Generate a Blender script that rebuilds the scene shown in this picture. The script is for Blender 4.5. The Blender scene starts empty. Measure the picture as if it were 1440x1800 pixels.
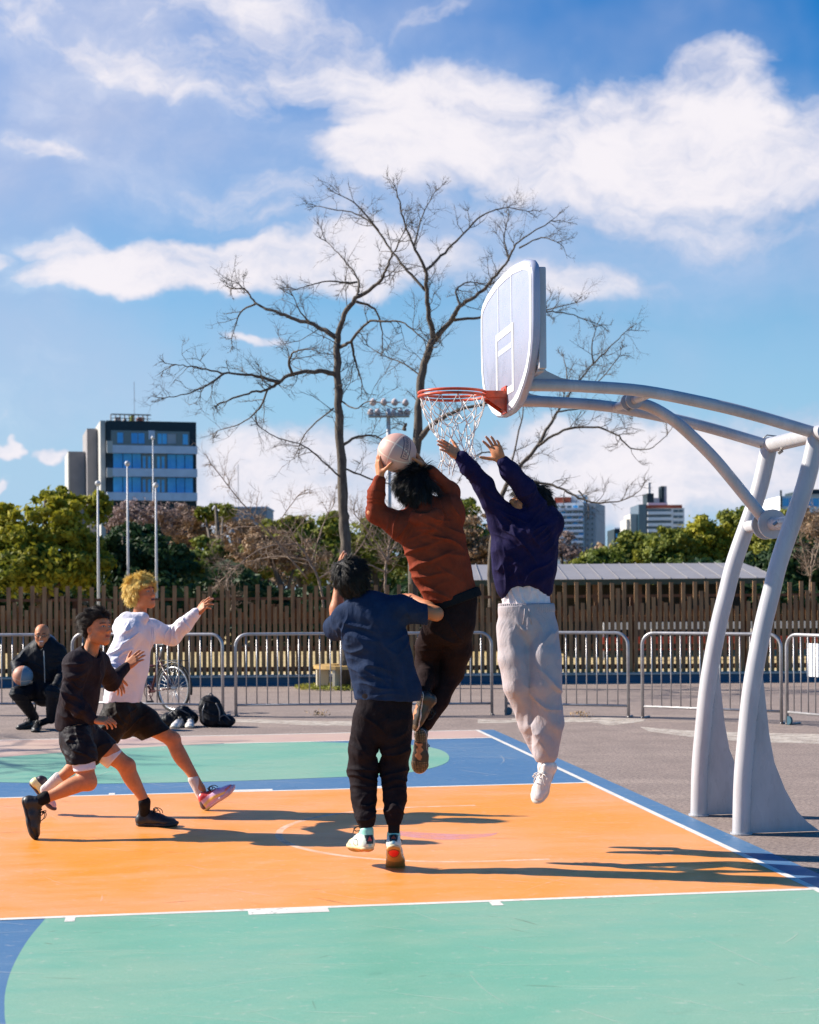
import bpy, bmesh, math, random
import numpy as np
from mathutils import Vector, Matrix, Quaternion
PI = math.pi
scene = bpy.context.scene
# ------------------------------------------------------------------ camera
CF, CH, CYH, CROLL = 2740.0, 1.69, 1035.0, -0.0074      # focal length (px of a 1440 wide picture), height, horizon row, roll
cam_d = bpy.data.cameras.new("camera"); cam = bpy.data.objects.new("camera", cam_d)
scene.collection.objects.link(cam)
cam.location = (0, 0, CH)
cam_d.sensor_fit = 'HORIZONTAL'; cam_d.sensor_width = 36.0
cam_d.lens = 36.0 * CF / 1440
cam_d.shift_y = (CYH - 900) / 1440.0
cam_d.clip_start = 0.1; cam_d.clip_end = 4000
cam.rotation_euler = (Matrix.Rotation(PI/2, 3, 'X') @ Matrix.Rotation(CROLL, 3, 'Z')).to_euler()
cam_d.dof.use_dof = True; cam_d.dof.focus_distance = 10.4; cam_d.dof.aperture_fstop = 5.0
scene.camera = cam
scene.render.resolution_x = 819; scene.render.resolution_y = 1024
# ------------------------------------------------------------------ light
SUN_AZ, SUN_EL = math.radians(13.0), math.radians(33.5)   # sun to the left, 13 degrees beyond the side
to_sun = Vector((-math.cos(SUN_AZ)*math.cos(SUN_EL), math.sin(SUN_AZ)*math.cos(SUN_EL), math.sin(SUN_EL)))
sun_d = bpy.data.lights.new("sun", 'SUN'); sun = bpy.data.objects.new("sun", sun_d); scene.collection.objects.link(sun)
sun_d.energy = 5.0; sun_d.angle = math.radians(0.5); sun_d.color = (1.0, 0.93, 0.83)
sun.rotation_euler = to_sun.to_track_quat('Z', 'Y').to_euler()
scene.view_settings.view_transform = 'Standard'; scene.view_settings.look = 'None'
scene.view_settings.exposure = 0.96; scene.view_settings.gamma = 1.0
world = bpy.data.worlds.new("World"); scene.world = world; world.use_nodes = True

class NT:
    """small helper round a node tree"""
    def __init__(s, tree): s.t = tree; s.n = tree.nodes; s.l = tree.links
    def new(s, typ, **kw):
        nd = s.n.new(typ)
        for k, v in kw.items(): setattr(nd, k, v)
        return nd
    def put(s, sock, v):
        if hasattr(v, 'is_linked') or isinstance(v, bpy.types.NodeSocket): s.l.new(v, sock)
        else:
            if isinstance(v, (tuple, list)) and len(v) == 3 and sock.type == 'RGBA': v = (*v, 1)
            sock.default_value = v
    def math(s, op, a, b=0.0, c=0.0, clamp=False):
        nd = s.new('ShaderNodeMath', operation=op); nd.use_clamp = clamp
        s.put(nd.inputs[0], a); s.put(nd.inputs[1], b)
        if op in ('MULTIPLY_ADD', 'SMOOTH_MAX', 'SMOOTH_MIN'): s.put(nd.inputs[2], c)
        return nd.outputs[0]
    def vmath(s, op, a, b=(0, 0, 0)):
        nd = s.new('ShaderNodeVectorMath', operation=op); s.put(nd.inputs[0], a); s.put(nd.inputs[1], b)
        return nd.outputs[1] if op in ('LENGTH', 'DOT_PRODUCT') else nd.outputs[0]
    def mix(s, f, a, b, blend='MIX'):
        nd = s.new('ShaderNodeMix', data_type='RGBA', blend_type=blend)
        s.put(nd.inputs[0], f); s.put(nd.inputs[6], a); s.put(nd.inputs[7], b); return nd.outputs[2]
    def noise(s, vec, scale, detail=4, rough=0.5, dist=0.0):
        nd = s.new('ShaderNodeTexNoise'); s.put(nd.inputs['Vector'], vec); nd.inputs['Scale'].default_value = scale
        nd.inputs['Detail'].default_value = detail; nd.inputs['Roughness'].default_value = rough
        nd.inputs['Distortion'].default_value = dist; return nd.outputs[0], nd.outputs[1]
    def ramp(s, f, a, b, lo=0.0, hi=1.0, smooth=True):
        nd = s.new('ShaderNodeMapRange'); nd.interpolation_type = 'SMOOTHSTEP' if smooth else 'LINEAR'
        s.put(nd.inputs[0], f); nd.inputs[1].default_value = a; nd.inputs[2].default_value = b
        nd.inputs[3].default_value = lo; nd.inputs[4].default_value = hi; return nd.outputs[0]

def build_world():
    w = NT(world.node_tree); w.n.clear()
    out = w.new('ShaderNodeOutputWorld'); bg = w.new('ShaderNodeBackground')
    tc = w.new('ShaderNodeTexCoord'); sep = w.new('ShaderNodeSeparateXYZ'); w.put(sep.inputs[0], tc.outputs['Generated'])
    sky = w.new('ShaderNodeTexSky', sky_type='NISHITA'); sky.sun_disc = False
    sky.sun_elevation = SUN_EL; sky.sun_rotation = math.atan2(to_sun.x, to_sun.y)
    sky.air_density = 1.0; sky.dust_density = 0.0; sky.ozone_density = 3.0
    yy = w.math('MAXIMUM', w.math('ABSOLUTE', sep.outputs[1]), 0.25)
    u = w.math('DIVIDE', sep.outputs[0], yy); v = w.math('DIVIDE', sep.outputs[2], yy)     # tangents of bearing and height
    cmb = w.new('ShaderNodeCombineXYZ'); w.put(cmb.inputs[0], u); w.put(cmb.inputs[1], v); P = cmb.outputs[0]
    _, nc = w.noise(P, 9.0, 5, 0.58)
    warp = w.vmath('MULTIPLY', w.vmath('SUBTRACT', nc, (.5, .5, .5)), (.10, .075, 0))
    PW = w.vmath('ADD', P, warp)
    blobs = SKY_BLOBS
    dens = None
    for (px, py, rx, ry, rot, amp, soft) in blobs:
        mp = w.new('ShaderNodeMapping', vector_type='TEXTURE'); w.put(mp.inputs[0], PW)
        mp.inputs['Location'].default_value = ((px-720)/CF, (CYH-py)/CF, 0)
        mp.inputs['Rotation'].default_value = (0, 0, math.radians(rot)); mp.inputs['Scale'].default_value = (rx/CF, ry/CF, 1)
        ln = w.vmath('LENGTH', mp.outputs[0])
        m = w.ramp(ln, 1.0+soft, 1.0-soft, 0, amp)
        dens = m if dens is None else w.math('MAXIMUM', dens, m)
    st = w.new('ShaderNodeMapping'); w.put(st.inputs[0], PW); st.inputs['Scale'].default_value = (1, 1.7, 1); st.inputs['Rotation'].default_value = (0, 0, .35)
    n1, _ = w.noise(st.outputs[0], 14.0, 9, 0.62)
    n2, _ = w.noise(st.outputs[0], 48.0, 6, 0.6)
    veil, _ = w.noise(P, 3.2, 5, .55)
    tex = w.math('ADD', w.math('MULTIPLY', n1, .8), w.math('MULTIPLY', n2, .2))
    d = w.math('ADD', dens, w.math('MULTIPLY', w.math('SUBTRACT', tex, .5), 1.7))
    d = w.ramp(d, .12, 1.12, 0, 1)
    thin = None
    for (px, py, rx, ry, rot, amp) in SKY_VEILS:
        mp = w.new('ShaderNodeMapping', vector_type='TEXTURE'); w.put(mp.inputs[0], PW)
        mp.inputs['Location'].default_value = ((px-720)/CF, (CYH-py)/CF, 0); mp.inputs['Rotation'].default_value = (0, 0, math.radians(rot)); mp.inputs['Scale'].default_value = (rx/CF, ry/CF, 1)
        m = w.ramp(w.vmath('LENGTH', mp.outputs[0]), 1.5, .2, 0, amp); thin = m if thin is None else w.math('MAXIMUM', thin, m)
    thin = w.math('MULTIPLY', thin, w.ramp(w.math('ADD', w.math('MULTIPLY', veil, .6), w.math('MULTIPLY', n1, .4)), .30, .66, .35, 1))
    vv = w.math('MULTIPLY', w.ramp(veil, .40, .70, 0, .42), w.ramp(v, .02, .2, .4, 1))
    left = w.ramp(u, .16, -.22, 0, .34)                                # high thin cloud towards the sun side
    high = w.ramp(v, .12, .30, 0, 1)
    vv = w.math('ADD', vv, w.math('MULTIPLY', left, high))
    front = w.ramp(sep.outputs[1], .15, .45, 0, 1); low = w.ramp(v, .75, .42, 0, 1)     # the cloud bank stands ahead, the zenith is clear
    cover = w.math('MULTIPLY', w.math('MAXIMUM', d, vv, clamp=True), w.math('MULTIPLY', front, low))
    hs = w.new('ShaderNodeHueSaturation'); hs.inputs['Saturation'].default_value = 1.42; hs.inputs['Value'].default_value = 1.0
    hs.inputs['Hue'].default_value = .493
    w.put(hs.inputs['Color'], sky.outputs[0])
    tint = w.mix(w.ramp(v, .06, .37, 0, 1), (1.35, 1.18, 1.06, 1), (.15, .93, 1.20, 1))
    base = w.mix(1.0, hs.outputs[0], tint, 'MULTIPLY')
    shade = w.ramp(w.math('ADD', w.math('MULTIPLY', n1, .7), w.math('MULTIPLY', dens, .3)), .35, .75, 0, 1)
    ccol = w.mix(shade, CLOUD_DARK, CLOUD_LIGHT)
    base = w.mix(w.ramp(v, .30, .03, 0, .88), base, (2.75, 4.65, 6.75, 1))
    base = w.mix(w.math('MULTIPLY', thin, w.math('MULTIPLY', front, low)), base, (4.1, 5.0, 7.0, 1))
    col = w.mix(cover, base, ccol)
    w.put(bg.inputs[0], col); bg.inputs[1].default_value = SKY_STRENGTH
    w.put(out.inputs[0], bg.outputs[0])
SKY_STRENGTH = 0.063
SKY_TINT = (1.0, 1.0, 1.05)
CLOUD_DARK = (4.4, 4.7, 6.2); CLOUD_LIGHT = (7.6, 7.3, 7.7)
SKY_BLOBS = [  # centre x, y and radii in pixels of the picture taken as angles, turn, weight, softness
 (300, 60, 380, 120, -14, .66, .6), (560, 90, 200, 90, -25, .80, .6), (240, 95, 200, 50, -22, .82, .55), (480, 30, 150, 60, -20, .8, .6), (800, 205, 230, 110, -8, 1.05, .35), (700, 270, 150, 85, 0, .98, .4), (960, 260, 230, 110, -12, 1.0, .4),
 (1210, 245, 245, 135, -8, 1.03, .4), (1260, 140, 100, 70, 15, .95, .5), (1150, 350, 360, 80, -8, .72, .5), (1400, 290, 140, 110, 0, .9, .5),
 (330, 462, 280, 60, 2, 1.05, .35), (620, 455, 220, 62, 0, 1.0, .4), (150, 440, 120, 32, -14, .88, .5), (0, 440, 70, 22, 0, .85, .5), (960, 490, 190, 40, -4, .85, .6), (560, 350, 460, 80, -6, .52, .7),
 (520, 850, 280, 85, 0, .98, .45), (1130, 840, 420, 88, 3, 1.0, .4), (1020, 800, 170, 60, 0, .95, .5), (1400, 800, 220, 80, 0, .85, .5), (60, 720, 200, 60, 0, .40, .7),
 (80, 245, 110, 28, -18, .88, .6), (75, 790, 34, 17, 0, .95, .5), (5, 785, 24, 14, 0, .9, .5), (5, 835, 18, 12, 0, .9, .5), (430, 606, 80, 13, -3, .85, .6), (765, 35, 90, 24, 5, .72, .6), (30, 160, 60, 30, 0, .5, .7)]
SKY_VEILS = [(250, 240, 460, 150, -14, .72), (560, 60, 420, 130, -18, .55), (1010, 440, 460, 110, -8, .78), (640, 370, 320, 90, 0, .7), (150, 90, 380, 190, -10, .75), (520, 300, 420, 130, -12, .72), (1180, 420, 420, 130, -4, .75), (720, 620, 900, 90, 0, .28), (120, 640, 260, 120, 0, .35), (1300, 330, 260, 150, 0, .6)]
build_world()

# ------------------------------------------------------------------ geometry helpers
cr_c, cr_s = math.cos(CROLL), math.sin(CROLL)
def W(px, py, Z):
    """point whose picture is (px, py) at distance Z in front of the camera"""
    dx, dy = px-720, py-CYH
    x = cr_c*dx + cr_s*dy; y = -cr_s*dx + cr_c*dy
    return Vector((x*Z/CF, Z, CH - y*Z/CF))
def G(px, py, z=0.0):
    """point at height z whose picture is (px, py)"""
    dx, dy = px-720, py-CYH
    y = -cr_s*dx + cr_c*dy
    return W(px, py, (CH-z)*CF/y)
YAW = 0.1465; CO = Vector((0.77, 18.48, 0))
EU = Vector((math.sin(YAW), -math.cos(YAW), 0)); EV = Vector((-math.cos(YAW), -math.sin(YAW), 0))
def K(u, v, z=0.0): return CO + EU*u + EV*v + Vector((0, 0, z))       # court coordinates -> world
def toK(p): d = p-CO; return d.dot(EU), d.dot(EV), p.z
def ray_plane(px, py, p0, n):
    a = Vector((0, 0, CH)); d = W(px, py, 1.0)-a
    return a + d*((p0-a).dot(n)/d.dot(n))

def link(o): scene.collection.objects.link(o); return o
def tag(o, label=None, cat=None, group=None, kind=None):
    for k, v in (('label', label), ('category', cat), ('group', group), ('kind', kind)):
        if v: o[k] = v
    return o
def empty(name, loc, label=None, cat=None, group=None, rz=0):
    o = bpy.data.objects.new(name, None); link(o); o.location = loc; o.rotation_euler = (0, 0, rz); o.empty_display_size = .2
    return tag(o, label, cat, group)
def world_loc(o):
    return Matrix.LocRotScale(o.location, o.rotation_euler, o.scale) if o.parent is None else world_loc(o.parent) @ Matrix.LocRotScale(o.location, o.rotation_euler, o.scale)
def obj_arrays(name, V, F, mats, parent=None, smooth=True, mat_idx=None, local=False, colors=None):
    """V (n,3) in world space, F: int array (m,3|4) or list of lists; kept in the parent's space"""
    me = bpy.data.meshes.new(name)
    V = np.asarray(V, dtype=np.float64)
    if parent is not None and not local:
        M = np.array(world_loc(parent).inverted()); V = V @ M[:3, :3].T + M[:3, 3]
    if isinstance(F, np.ndarray) and F.ndim == 2:
        k = F.shape[1]
        me.vertices.add(len(V)); me.vertices.foreach_set('co', V.astype(np.float32).ravel())
        me.loops.add(F.size); me.loops.foreach_set('vertex_index', F.astype(np.int32).ravel())
        me.polygons.add(len(F)); me.polygons.foreach_set('loop_start', (np.arange(len(F))*k).astype(np.int32))
        me.polygons.foreach_set('loop_total', np.full(len(F), k, dtype=np.int32))
        me.update(calc_edges=True)
    else:
        me.from_pydata([tuple(v) for v in V], [], [list(f) for f in F]); me.update()
    if not isinstance(mats, (list, tuple)): mats = [mats]
    for m in mats: me.materials.append(m)
    if mat_idx is not None: me.polygons.foreach_set('material_index', np.asarray(mat_idx, dtype=np.int32))
    me.polygons.foreach_set('use_smooth', np.full(len(me.polygons), bool(smooth)))
    if colors is not None:
        ca = me.color_attributes.new('tone', 'FLOAT_COLOR', 'POINT'); ca.data.foreach_set('color', np.asarray(colors, dtype=np.float32).ravel())
    me.validate(); me.update()
    o = bpy.data.objects.new(name, me); link(o)
    if parent is not None: o.parent = parent
    return o

class MB:
    """collects shapes into one mesh"""
    def __init__(s): s.V = []; s.F = []; s.M = []; s.m = 0
    def add(s, vs, fs):
        b = len(s.V); s.V += [tuple(v) for v in vs]; s.F += [[b+i for i in f] for f in fs]; s.M += [s.m]*len(fs)
    def box(s, c, sz, R=None, bev=0.0):
        c = Vector(c); hx, hy, hz = sz[0]/2, sz[1]/2, sz[2]/2
        R = R or Matrix.Identity(3)
        if bev <= 0:
            vs = [c + R @ Vector((x*hx, y*hy, z*hz)) for z in (-1, 1) for y in (-1, 1) for x in (-1, 1)]
            s.add(vs, [(0, 2, 3, 1), (4, 5, 7, 6), (0, 1, 5, 4), (2, 6, 7, 3), (0, 4, 6, 2), (1, 3, 7, 5)])
        else:
            bm = bmesh.new(); bmesh.ops.create_cube(bm, size=1.0)
            for v in bm.verts: v.co = Vector((v.co.x*sz[0], v.co.y*sz[1], v.co.z*sz[2]))
            bmesh.ops.bevel(bm, geom=bm.edges[:], offset=bev, segments=2, affect='EDGES', profile=.5)
            bm.verts.ensure_lookup_table(); bm.verts.index_update()
            s.add([c + R @ v.co for v in bm.verts], [[v.index for v in f.verts] for f in bm.faces]); bm.free()
    def tube(s, pts, rad, n=8, caps=True, closed=False):
        pts = [Vector(p) for p in pts]; N = len(pts)
        rad = [rad]*N if isinstance(rad, (int, float)) else list(rad)
        t0 = (pts[1]-pts[0]).normalized()
        up = Vector((0, 0, 1)) if abs(t0.z) < .9 else Vector((1, 0, 0))
        nx = t0.cross(up).normalized(); rings = []; b = len(s.V); prev = t0
        for i in range(N):
            if closed: t = (pts[(i+1) % N]-pts[i-1]).normalized()
            elif i == 0: t = t0
            elif i == N-1: t = (pts[i]-pts[i-1]).normalized()
            else: t = ((pts[i+1]-pts[i]).normalized()+(pts[i]-pts[i-1]).normalized()).normalized()
            q = prev.rotation_difference(t); nx = q @ nx; nx = (nx - t*nx.dot(t)).normalized(); prev = t
            ny = t.cross(nx)
            for k in range(n):
                a = 2*PI*k/n; s.V.append(tuple(pts[i] + (nx*math.cos(a)+ny*math.sin(a))*rad[i]))
        for i in range(N if closed else N-1):
            j = (i+1) % N
            for k in range(n):
                s.F.append([b+i*n+k, b+i*n+(k+1) % n, b+j*n+(k+1) % n, b+j*n+k]); s.M.append(s.m)
        if caps and not closed:
            s.F.append([b+k for k in reversed(range(n))]); s.M.append(s.m)
            s.F.append([b+(N-1)*n+k for k in range(n)]); s.M.append(s.m)
    def prism(s, outline, thick, fn):
        """outline 2-D points, fn(a, b, t) -> world point, t 0..thick"""
        n = len(outline)
        vs = [fn(a, b, 0) for a, b in outline] + [fn(a, b, thick) for a, b in outline]
        s.add(vs, [list(range(n)), list(range(2*n-1, n-1, -1))] + [[i, i+n, (i+1) % n + n, (i+1) % n] for i in range(n)])
    def ellipsoid(s, c, r, R=None, nu=16, nv=10):
        c = Vector(c); R = R or Matrix.Identity(3); vs = []; fs = []
        r = (r, r, r) if isinstance(r, (int, float)) else r
        for j in range(nv+1):
            th = PI*j/nv
            for i in range(nu):
                ph = 2*PI*i/nu
                vs.append(c + R @ Vector((r[0]*math.sin(th)*math.cos(ph), r[1]*math.sin(th)*math.sin(ph), r[2]*math.cos(th))))
        for j in range(nv):
            for i in range(nu):
                a, b2 = j*nu+i, j*nu+(i+1) % nu
                if j == 0: fs.append((a, a+nu, b2+nu))
                elif j == nv-1: fs.append((a, a+nu, b2))
                else: fs.append((a, a+nu, b2+nu, b2))
        s.add(vs, fs)
    def build(s, name, mats, parent=None, smooth=False, autosmooth=None):
        if not isinstance(mats, (list, tuple)): mats = [mats]
        o = obj_arrays(name, np.array(s.V), s.F, mats, parent, smooth, s.M)
        if autosmooth is not None:
            bm = bmesh.new(); bm.from_mesh(o.data)
            for e in bm.edges:
                if len(e.link_faces) == 2 and e.calc_face_angle(0) > autosmooth: e.smooth = False
            for f in bm.faces: f.smooth = True
            bm.to_mesh(o.data); bm.free()
        return o

def spline(pts, n=6):
    """Catmull-Rom through the points"""
    P = [Vector(p) for p in pts]; P = [P[0]*2-P[1]]+P+[P[-1]*2-P[-2]]; out = []
    for i in range(1, len(P)-2):
        for k in range(n):
            t = k/n; a, b, c, d = P[i-1], P[i], P[i+1], P[i+2]
            out.append(.5*((2*b)+(c-a)*t+(2*a-5*b+4*c-d)*t*t+(3*b-a-3*c+d)*t*t*t))
    out.append(P[-2]); return out
def spl1(vals, n=6): return [v.x for v in spline([Vector((a, 0, 0)) for a in vals], n)]

# ------------------------------------------------------------------ materials
def mat(name, col, rough=.6, metal=0.0, var=0.0, vscale=8.0, bump=0.0, bscale=60.0, spec=.5, col2=None, coat=0.0, sheen=0.0, stretch=(1, 1, 1), detail=5, attr=False, sss=0.0, tint2=None):
    m = bpy.data.materials.new(name); m.use_nodes = True; t = NT(m.node_tree); t.n.clear()
    out = t.new('ShaderNodeOutputMaterial'); b = t.new('ShaderNodeBsdfPrincipled'); t.put(out.inputs[0], b.outputs[0])
    tc = t.new('ShaderNodeTexCoord'); mp = t.new('ShaderNodeMapping'); t.put(mp.inputs[0], tc.outputs['Object']); mp.inputs['Scale'].default_value = stretch
    P = mp.outputs[0]
    if not attr: col = tuple(x*.87 for x in col); col2 = tuple(x*.87 for x in col2) if col2 else None
    c = (*col, 1)
    cs = None
    if attr:
        va = t.new('ShaderNodeVertexColor', layer_name='tone'); cs = va.outputs[0]
    if var > 0 or col2:
        n, _ = t.noise(P, vscale, detail, .6)
        f = t.ramp(n, .3, .7)
        c2 = (*col2, 1) if col2 else tuple(x*(1-var) for x in col)+(1,)
        if cs is not None:
            dark = t.mix(1.0, cs, (1-var, 1-var, 1-var, 1), 'MULTIPLY'); cs = t.mix(f, dark, cs)
        else: cs = t.mix(f, c2, c)
    t.put(b.inputs['Base Color'], cs if cs is not None else c)
    n2, _ = t.noise(P, vscale*3, 3, .6)
    t.put(b.inputs['Roughness'], t.ramp(n2, .2, .8, max(0, rough-.08), min(1, rough+.08)))
    b.inputs['Metallic'].default_value = metal; b.inputs['Specular IOR Level'].default_value = spec
    if coat: b.inputs['Coat Weight'].default_value = coat; b.inputs['Coat Roughness'].default_value = .15
    if sheen: b.inputs['Sheen Weight'].default_value = sheen; b.inputs['Sheen Roughness'].default_value = .5
    if sss: b.inputs['Subsurface Weight'].default_value = sss; b.inputs['Subsurface Radius'].default_value = (.9, .35, .15); b.inputs['Subsurface Scale'].default_value = .012
    if bump > 0:
        nb, _ = t.noise(P, bscale, 4, .6); bp = t.new('ShaderNodeBump'); bp.inputs['Strength'].default_value = min(1, bump); bp.inputs['Distance'].default_value = .01
        t.put(bp.inputs['Height'], nb); t.put(b.inputs['Normal'], bp.outputs[0])
    return m

_perm = np.random.default_rng(77).permutation(256)
_grad = np.random.default_rng(78).normal(size=(256, 3)); _grad /= np.linalg.norm(_grad, axis=1)[:, None]
def noise3(P):
    P = np.asarray(P); i = np.floor(P).astype(int); f = P-i; u = f*f*f*(f*(f*6-15)+10); out = 0
    for dx in (0, 1):
        for dy in (0, 1):
            for dz in (0, 1):
                h = _perm[(_perm[(_perm[(i[:, 0]+dx) & 255]+i[:, 1]+dy) & 255]+i[:, 2]+dz) & 255]
                g = ((f-np.array([dx, dy, dz]))*_grad[h]).sum(1)
                w = (u[:, 0] if dx else 1-u[:, 0])*(u[:, 1] if dy else 1-u[:, 1])*(u[:, 2] if dz else 1-u[:, 2]); out = out+g*w
    return out*1.6
# ------------------------------------------------------------------ ground and court
def court_mat(name, col, col2, pv=.55, rough=.45, scuff=.85):
    col = tuple(x*.88 for x in col); col2 = tuple(x*.88 for x in col2)
    m = bpy.data.materials.new(name); m.use_nodes = True; t = NT(m.node_tree); t.n.clear()
    out = t.new('ShaderNodeOutputMaterial'); b = t.new('ShaderNodeBsdfPrincipled'); t.put(out.inputs[0], b.outputs[0])
    tc = t.new('ShaderNodeTexCoord'); P = tc.outputs['Object']
    rot = t.new('ShaderNodeMapping'); t.put(rot.inputs[0], P); rot.inputs['Rotation'].default_value = (0, 0, -YAW)
    st = t.new('ShaderNodeMapping'); t.put(st.inputs[0], rot.outputs[0]); st.inputs['Scale'].default_value = (.32, 1.0, 1)
    n1, _ = t.noise(rot.outputs[0], .55, 4, .55)
    n2, _ = t.noise(st.outputs[0], 4.5, 7, .68)
    n3, _ = t.noise(P, 140, 3, .6)
    f = t.math('ADD', t.math('MULTIPLY', n1, .6), t.math('MULTIPLY', n2, .4)); f = t.ramp(f, .40, .60)
    c = t.mix(t.math('MULTIPLY', f, pv), col, col2)
    c = t.mix(t.ramp(n3, .3, .75, 0, .22), c, tuple(x*.55 for x in col))
    # fine rubbed scratches, each family running its own way
    for k, (ang, sc, thr) in enumerate(((.25, (.5, 26, 1), .665), (-.5, (.7, 34, 1), .67), (1.1, (.8, 30, 1), .68), (.05, (.25, 42, 1), .655))):
        mp = t.new('ShaderNodeMapping'); t.put(mp.inputs[0], P); mp.inputs['Rotation'].default_value = (0, 0, ang); mp.inputs['Location'].default_value = (k*3.1, k*7.7, 0)
        mp2 = t.new('ShaderNodeMapping'); t.put(mp2.inputs[0], mp.outputs[0]); mp2.inputs['Scale'].default_value = sc
        nn, _ = t.noise(mp2.outputs[0], 1.4, 5, .75, .15)
        c = t.mix(t.ramp(nn, thr, thr+.05, 0, scuff*.5), c, (.75, .70, .62))
    mp = t.new('ShaderNodeMapping'); t.put(mp.inputs[0], P); mp.inputs['Rotation'].default_value = (0, 0, .6); mp2 = t.new('ShaderNodeMapping'); t.put(mp2.inputs[0], mp.outputs[0]); mp2.inputs['Scale'].default_value = (1.3, 15, 1)
    nn, _ = t.noise(mp2.outputs[0], 1.3, 4, .7, .6); c = t.mix(t.ramp(nn, .68, .74, 0, .38), c, tuple(x*.42 for x in col))
    n5, _ = t.noise(P, 17, 5, .75); c = t.mix(t.ramp(n5, .57, .70, 0, .30), c, (.55, .50, .44))
    n4, _ = t.noise(P, 2.3, 6, .7)
    c = t.mix(t.ramp(n4, .60, .74, 0, .18*scuff*2), c, tuple(x*.6 for x in col))
    t.put(b.inputs['Base Color'], c)
    t.put(b.inputs['Roughness'], t.ramp(n2, .3, .7, rough-.07, rough+.1)); b.inputs['Specular IOR Level'].default_value = .25
    bp = t.new('ShaderNodeBump'); bp.inputs['Strength'].default_value = .25; bp.inputs['Distance'].default_value = .004
    t.put(bp.inputs['Height'], n3); t.put(b.inputs['Normal'], bp.outputs[0])
    return m
M_BLUE = court_mat('court_blue', (.065, .17, .33), (.115, .215, .35), .7)
M_GREEN = court_mat('court_green', (.175, .42, .30), (.265, .43, .315), .8)
M_ORANGE = court_mat('court_orange', (.86, .30, .028), (.86, .37, .165), .85, .42, .35)
M_PINK = court_mat('court_pink', (.58, .38, .32), (.64, .48, .36), .7)
M_LINE = court_mat('court_line', (.80, .77, .72), (.70, .66, .60), .6, .55, .3)

def asphalt():
    m = bpy.data.materials.new('asphalt'); m.use_nodes = True; t = NT(m.node_tree); t.n.clear()
    out = t.new('ShaderNodeOutputMaterial'); b = t.new('ShaderNodeBsdfPrincipled'); t.put(out.inputs[0], b.outputs[0])
    P = t.new('ShaderNodeTexCoord').outputs['Object']
    n1, _ = t.noise(P, 2.2, 8, .72); n2, _ = t.noise(P, 34, 5, .8); n3, _ = t.noise(P, .22, 4, .5)
    st = t.new('ShaderNodeMapping'); t.put(st.inputs[0], P); st.inputs['Scale'].default_value = (.16, 1, 1)
    n4, _ = t.noise(st.outputs[0], 1.6, 5, .6)
    vo = t.new('ShaderNodeTexVoronoi'); t.put(vo.inputs['Vector'], P); vo.inputs['Scale'].default_value = 75
    c = t.mix(t.ramp(n1, .3, .7), (.25, .205, .185), (.37, .305, .275))
    c = t.mix(t.ramp(n3, .35, .65, 0, .5), c, (.28, .24, .225))
    c = t.mix(t.ramp(n4, .52, .68, 0, .45), c, (.48, .41, .36))
    c = t.mix(t.ramp(n2, .44, .60, 0, .85), c, (.135, .105, .10))
    c = t.mix(t.ramp(vo.outputs[0], .0, .22, .5, 0), c, (.46, .41, .37))
    c = t.mix(1.0, c, (.88, .81, .745, 1), 'MULTIPLY'); t.put(b.inputs['Base Color'], c); b.inputs['Roughness'].default_value = .85
    bp = t.new('ShaderNodeBump'); bp.inputs['Strength'].default_value = .6; bp.inputs['Distance'].default_value = .008
    t.put(bp.inputs['Height'], n2); t.put(b.inputs['Normal'], bp.outputs[0])
    return m
M_ASPH = asphalt()

def sheet(name, pts, z, m, label=None, kind='structure', thick=0):
    bm = bmesh.new(); vs = [bm.verts.new((p[0], p[1], z)) for p in pts]; f = bm.faces.new(vs); bm.normal_update()
    if f.normal.z < 0: f.normal_flip()
    bmesh.ops.triangulate(bm, faces=[f]); me = bpy.data.meshes.new(name); bm.to_mesh(me); bm.free(); me.materials.append(m)
    o = link(bpy.data.objects.new(name, me)); return tag(o, label, None, None, kind)
def KP(lst): return [K(u, v) for u, v in lst]
gm = MB()
gm.add([(-900, -60, 0), (900, -60, 0), (900, 27.75, 0), (-900, 27.75, 0)], [(0, 1, 2, 3)])
tag(gm.build('ground', M_ASPH), kind='structure')
sheet('court_floor', KP([(-.07, -.232), (16, -.232), (16, 15), (-.07, 15)]), .003, M_BLUE)
RU, RV, RR = 7.5, 1.575, 6.75
def arc(r, a0, a1, n=40, cu=RU, cv=RV): return [(cu-r*math.cos(a0+(a1-a0)*i/n), cv+r*math.sin(a0+(a1-a0)*i/n)) for i in range(n+1)]
a_in = math.acos(6.6/6.75)
far_arc = [(.9, 0)]+arc(RR, a_in, PI/2+.9, 60)
sheet('court_border', KP([(0, 0)]+far_arc+[(far_arc[-1][0], 15), (0, 15)]), .0050, M_PINK)
fg = [(790, 1333), (783, 1323), (760, 1315), (720, 1310), (680, 1308), (600, 1306), (500, 1304)]
fg2 = [(0, 1376), (120, 1378), (210, 1378), (400, 1374), (615, 1366), (700, 1361), (750, 1353), (782, 1343)]
_all = spline([G(*p) for p in fg2+fg], 5); _k = len(fg2)*5-2; P2 = _all[:_k]; P0 = _all[_k:]
lp = P2[0]
sheet('court_circle', P0+[K(1.5, 6), K(1.5, 12), lp+Vector((-4, -.2, 0)), lp+Vector((-2, -.25, 0))]+P2, .0045, M_GREEN)
ng = [(80, 1616), (52, 1650), (32, 1682), (17, 1715), (9, 1748), (8, 1777), (10, 1800), (24, 1850), (60, 1920), (130, 2020), (300, 2200)]
P1 = spline([G(*p) for p in ng], 5)
sheet('court_circle', [K(9.93, -.045)]+[K(9.93, 6.4)]+P1+[K(15.5, 3), K(15.5, -.045)], .0045, M_GREEN)
sheet('court_lane', KP([(5.05, 0), (9.95, 0), (9.95, 9), (5.05, 9)]), .0050, M_ORANGE)
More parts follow.
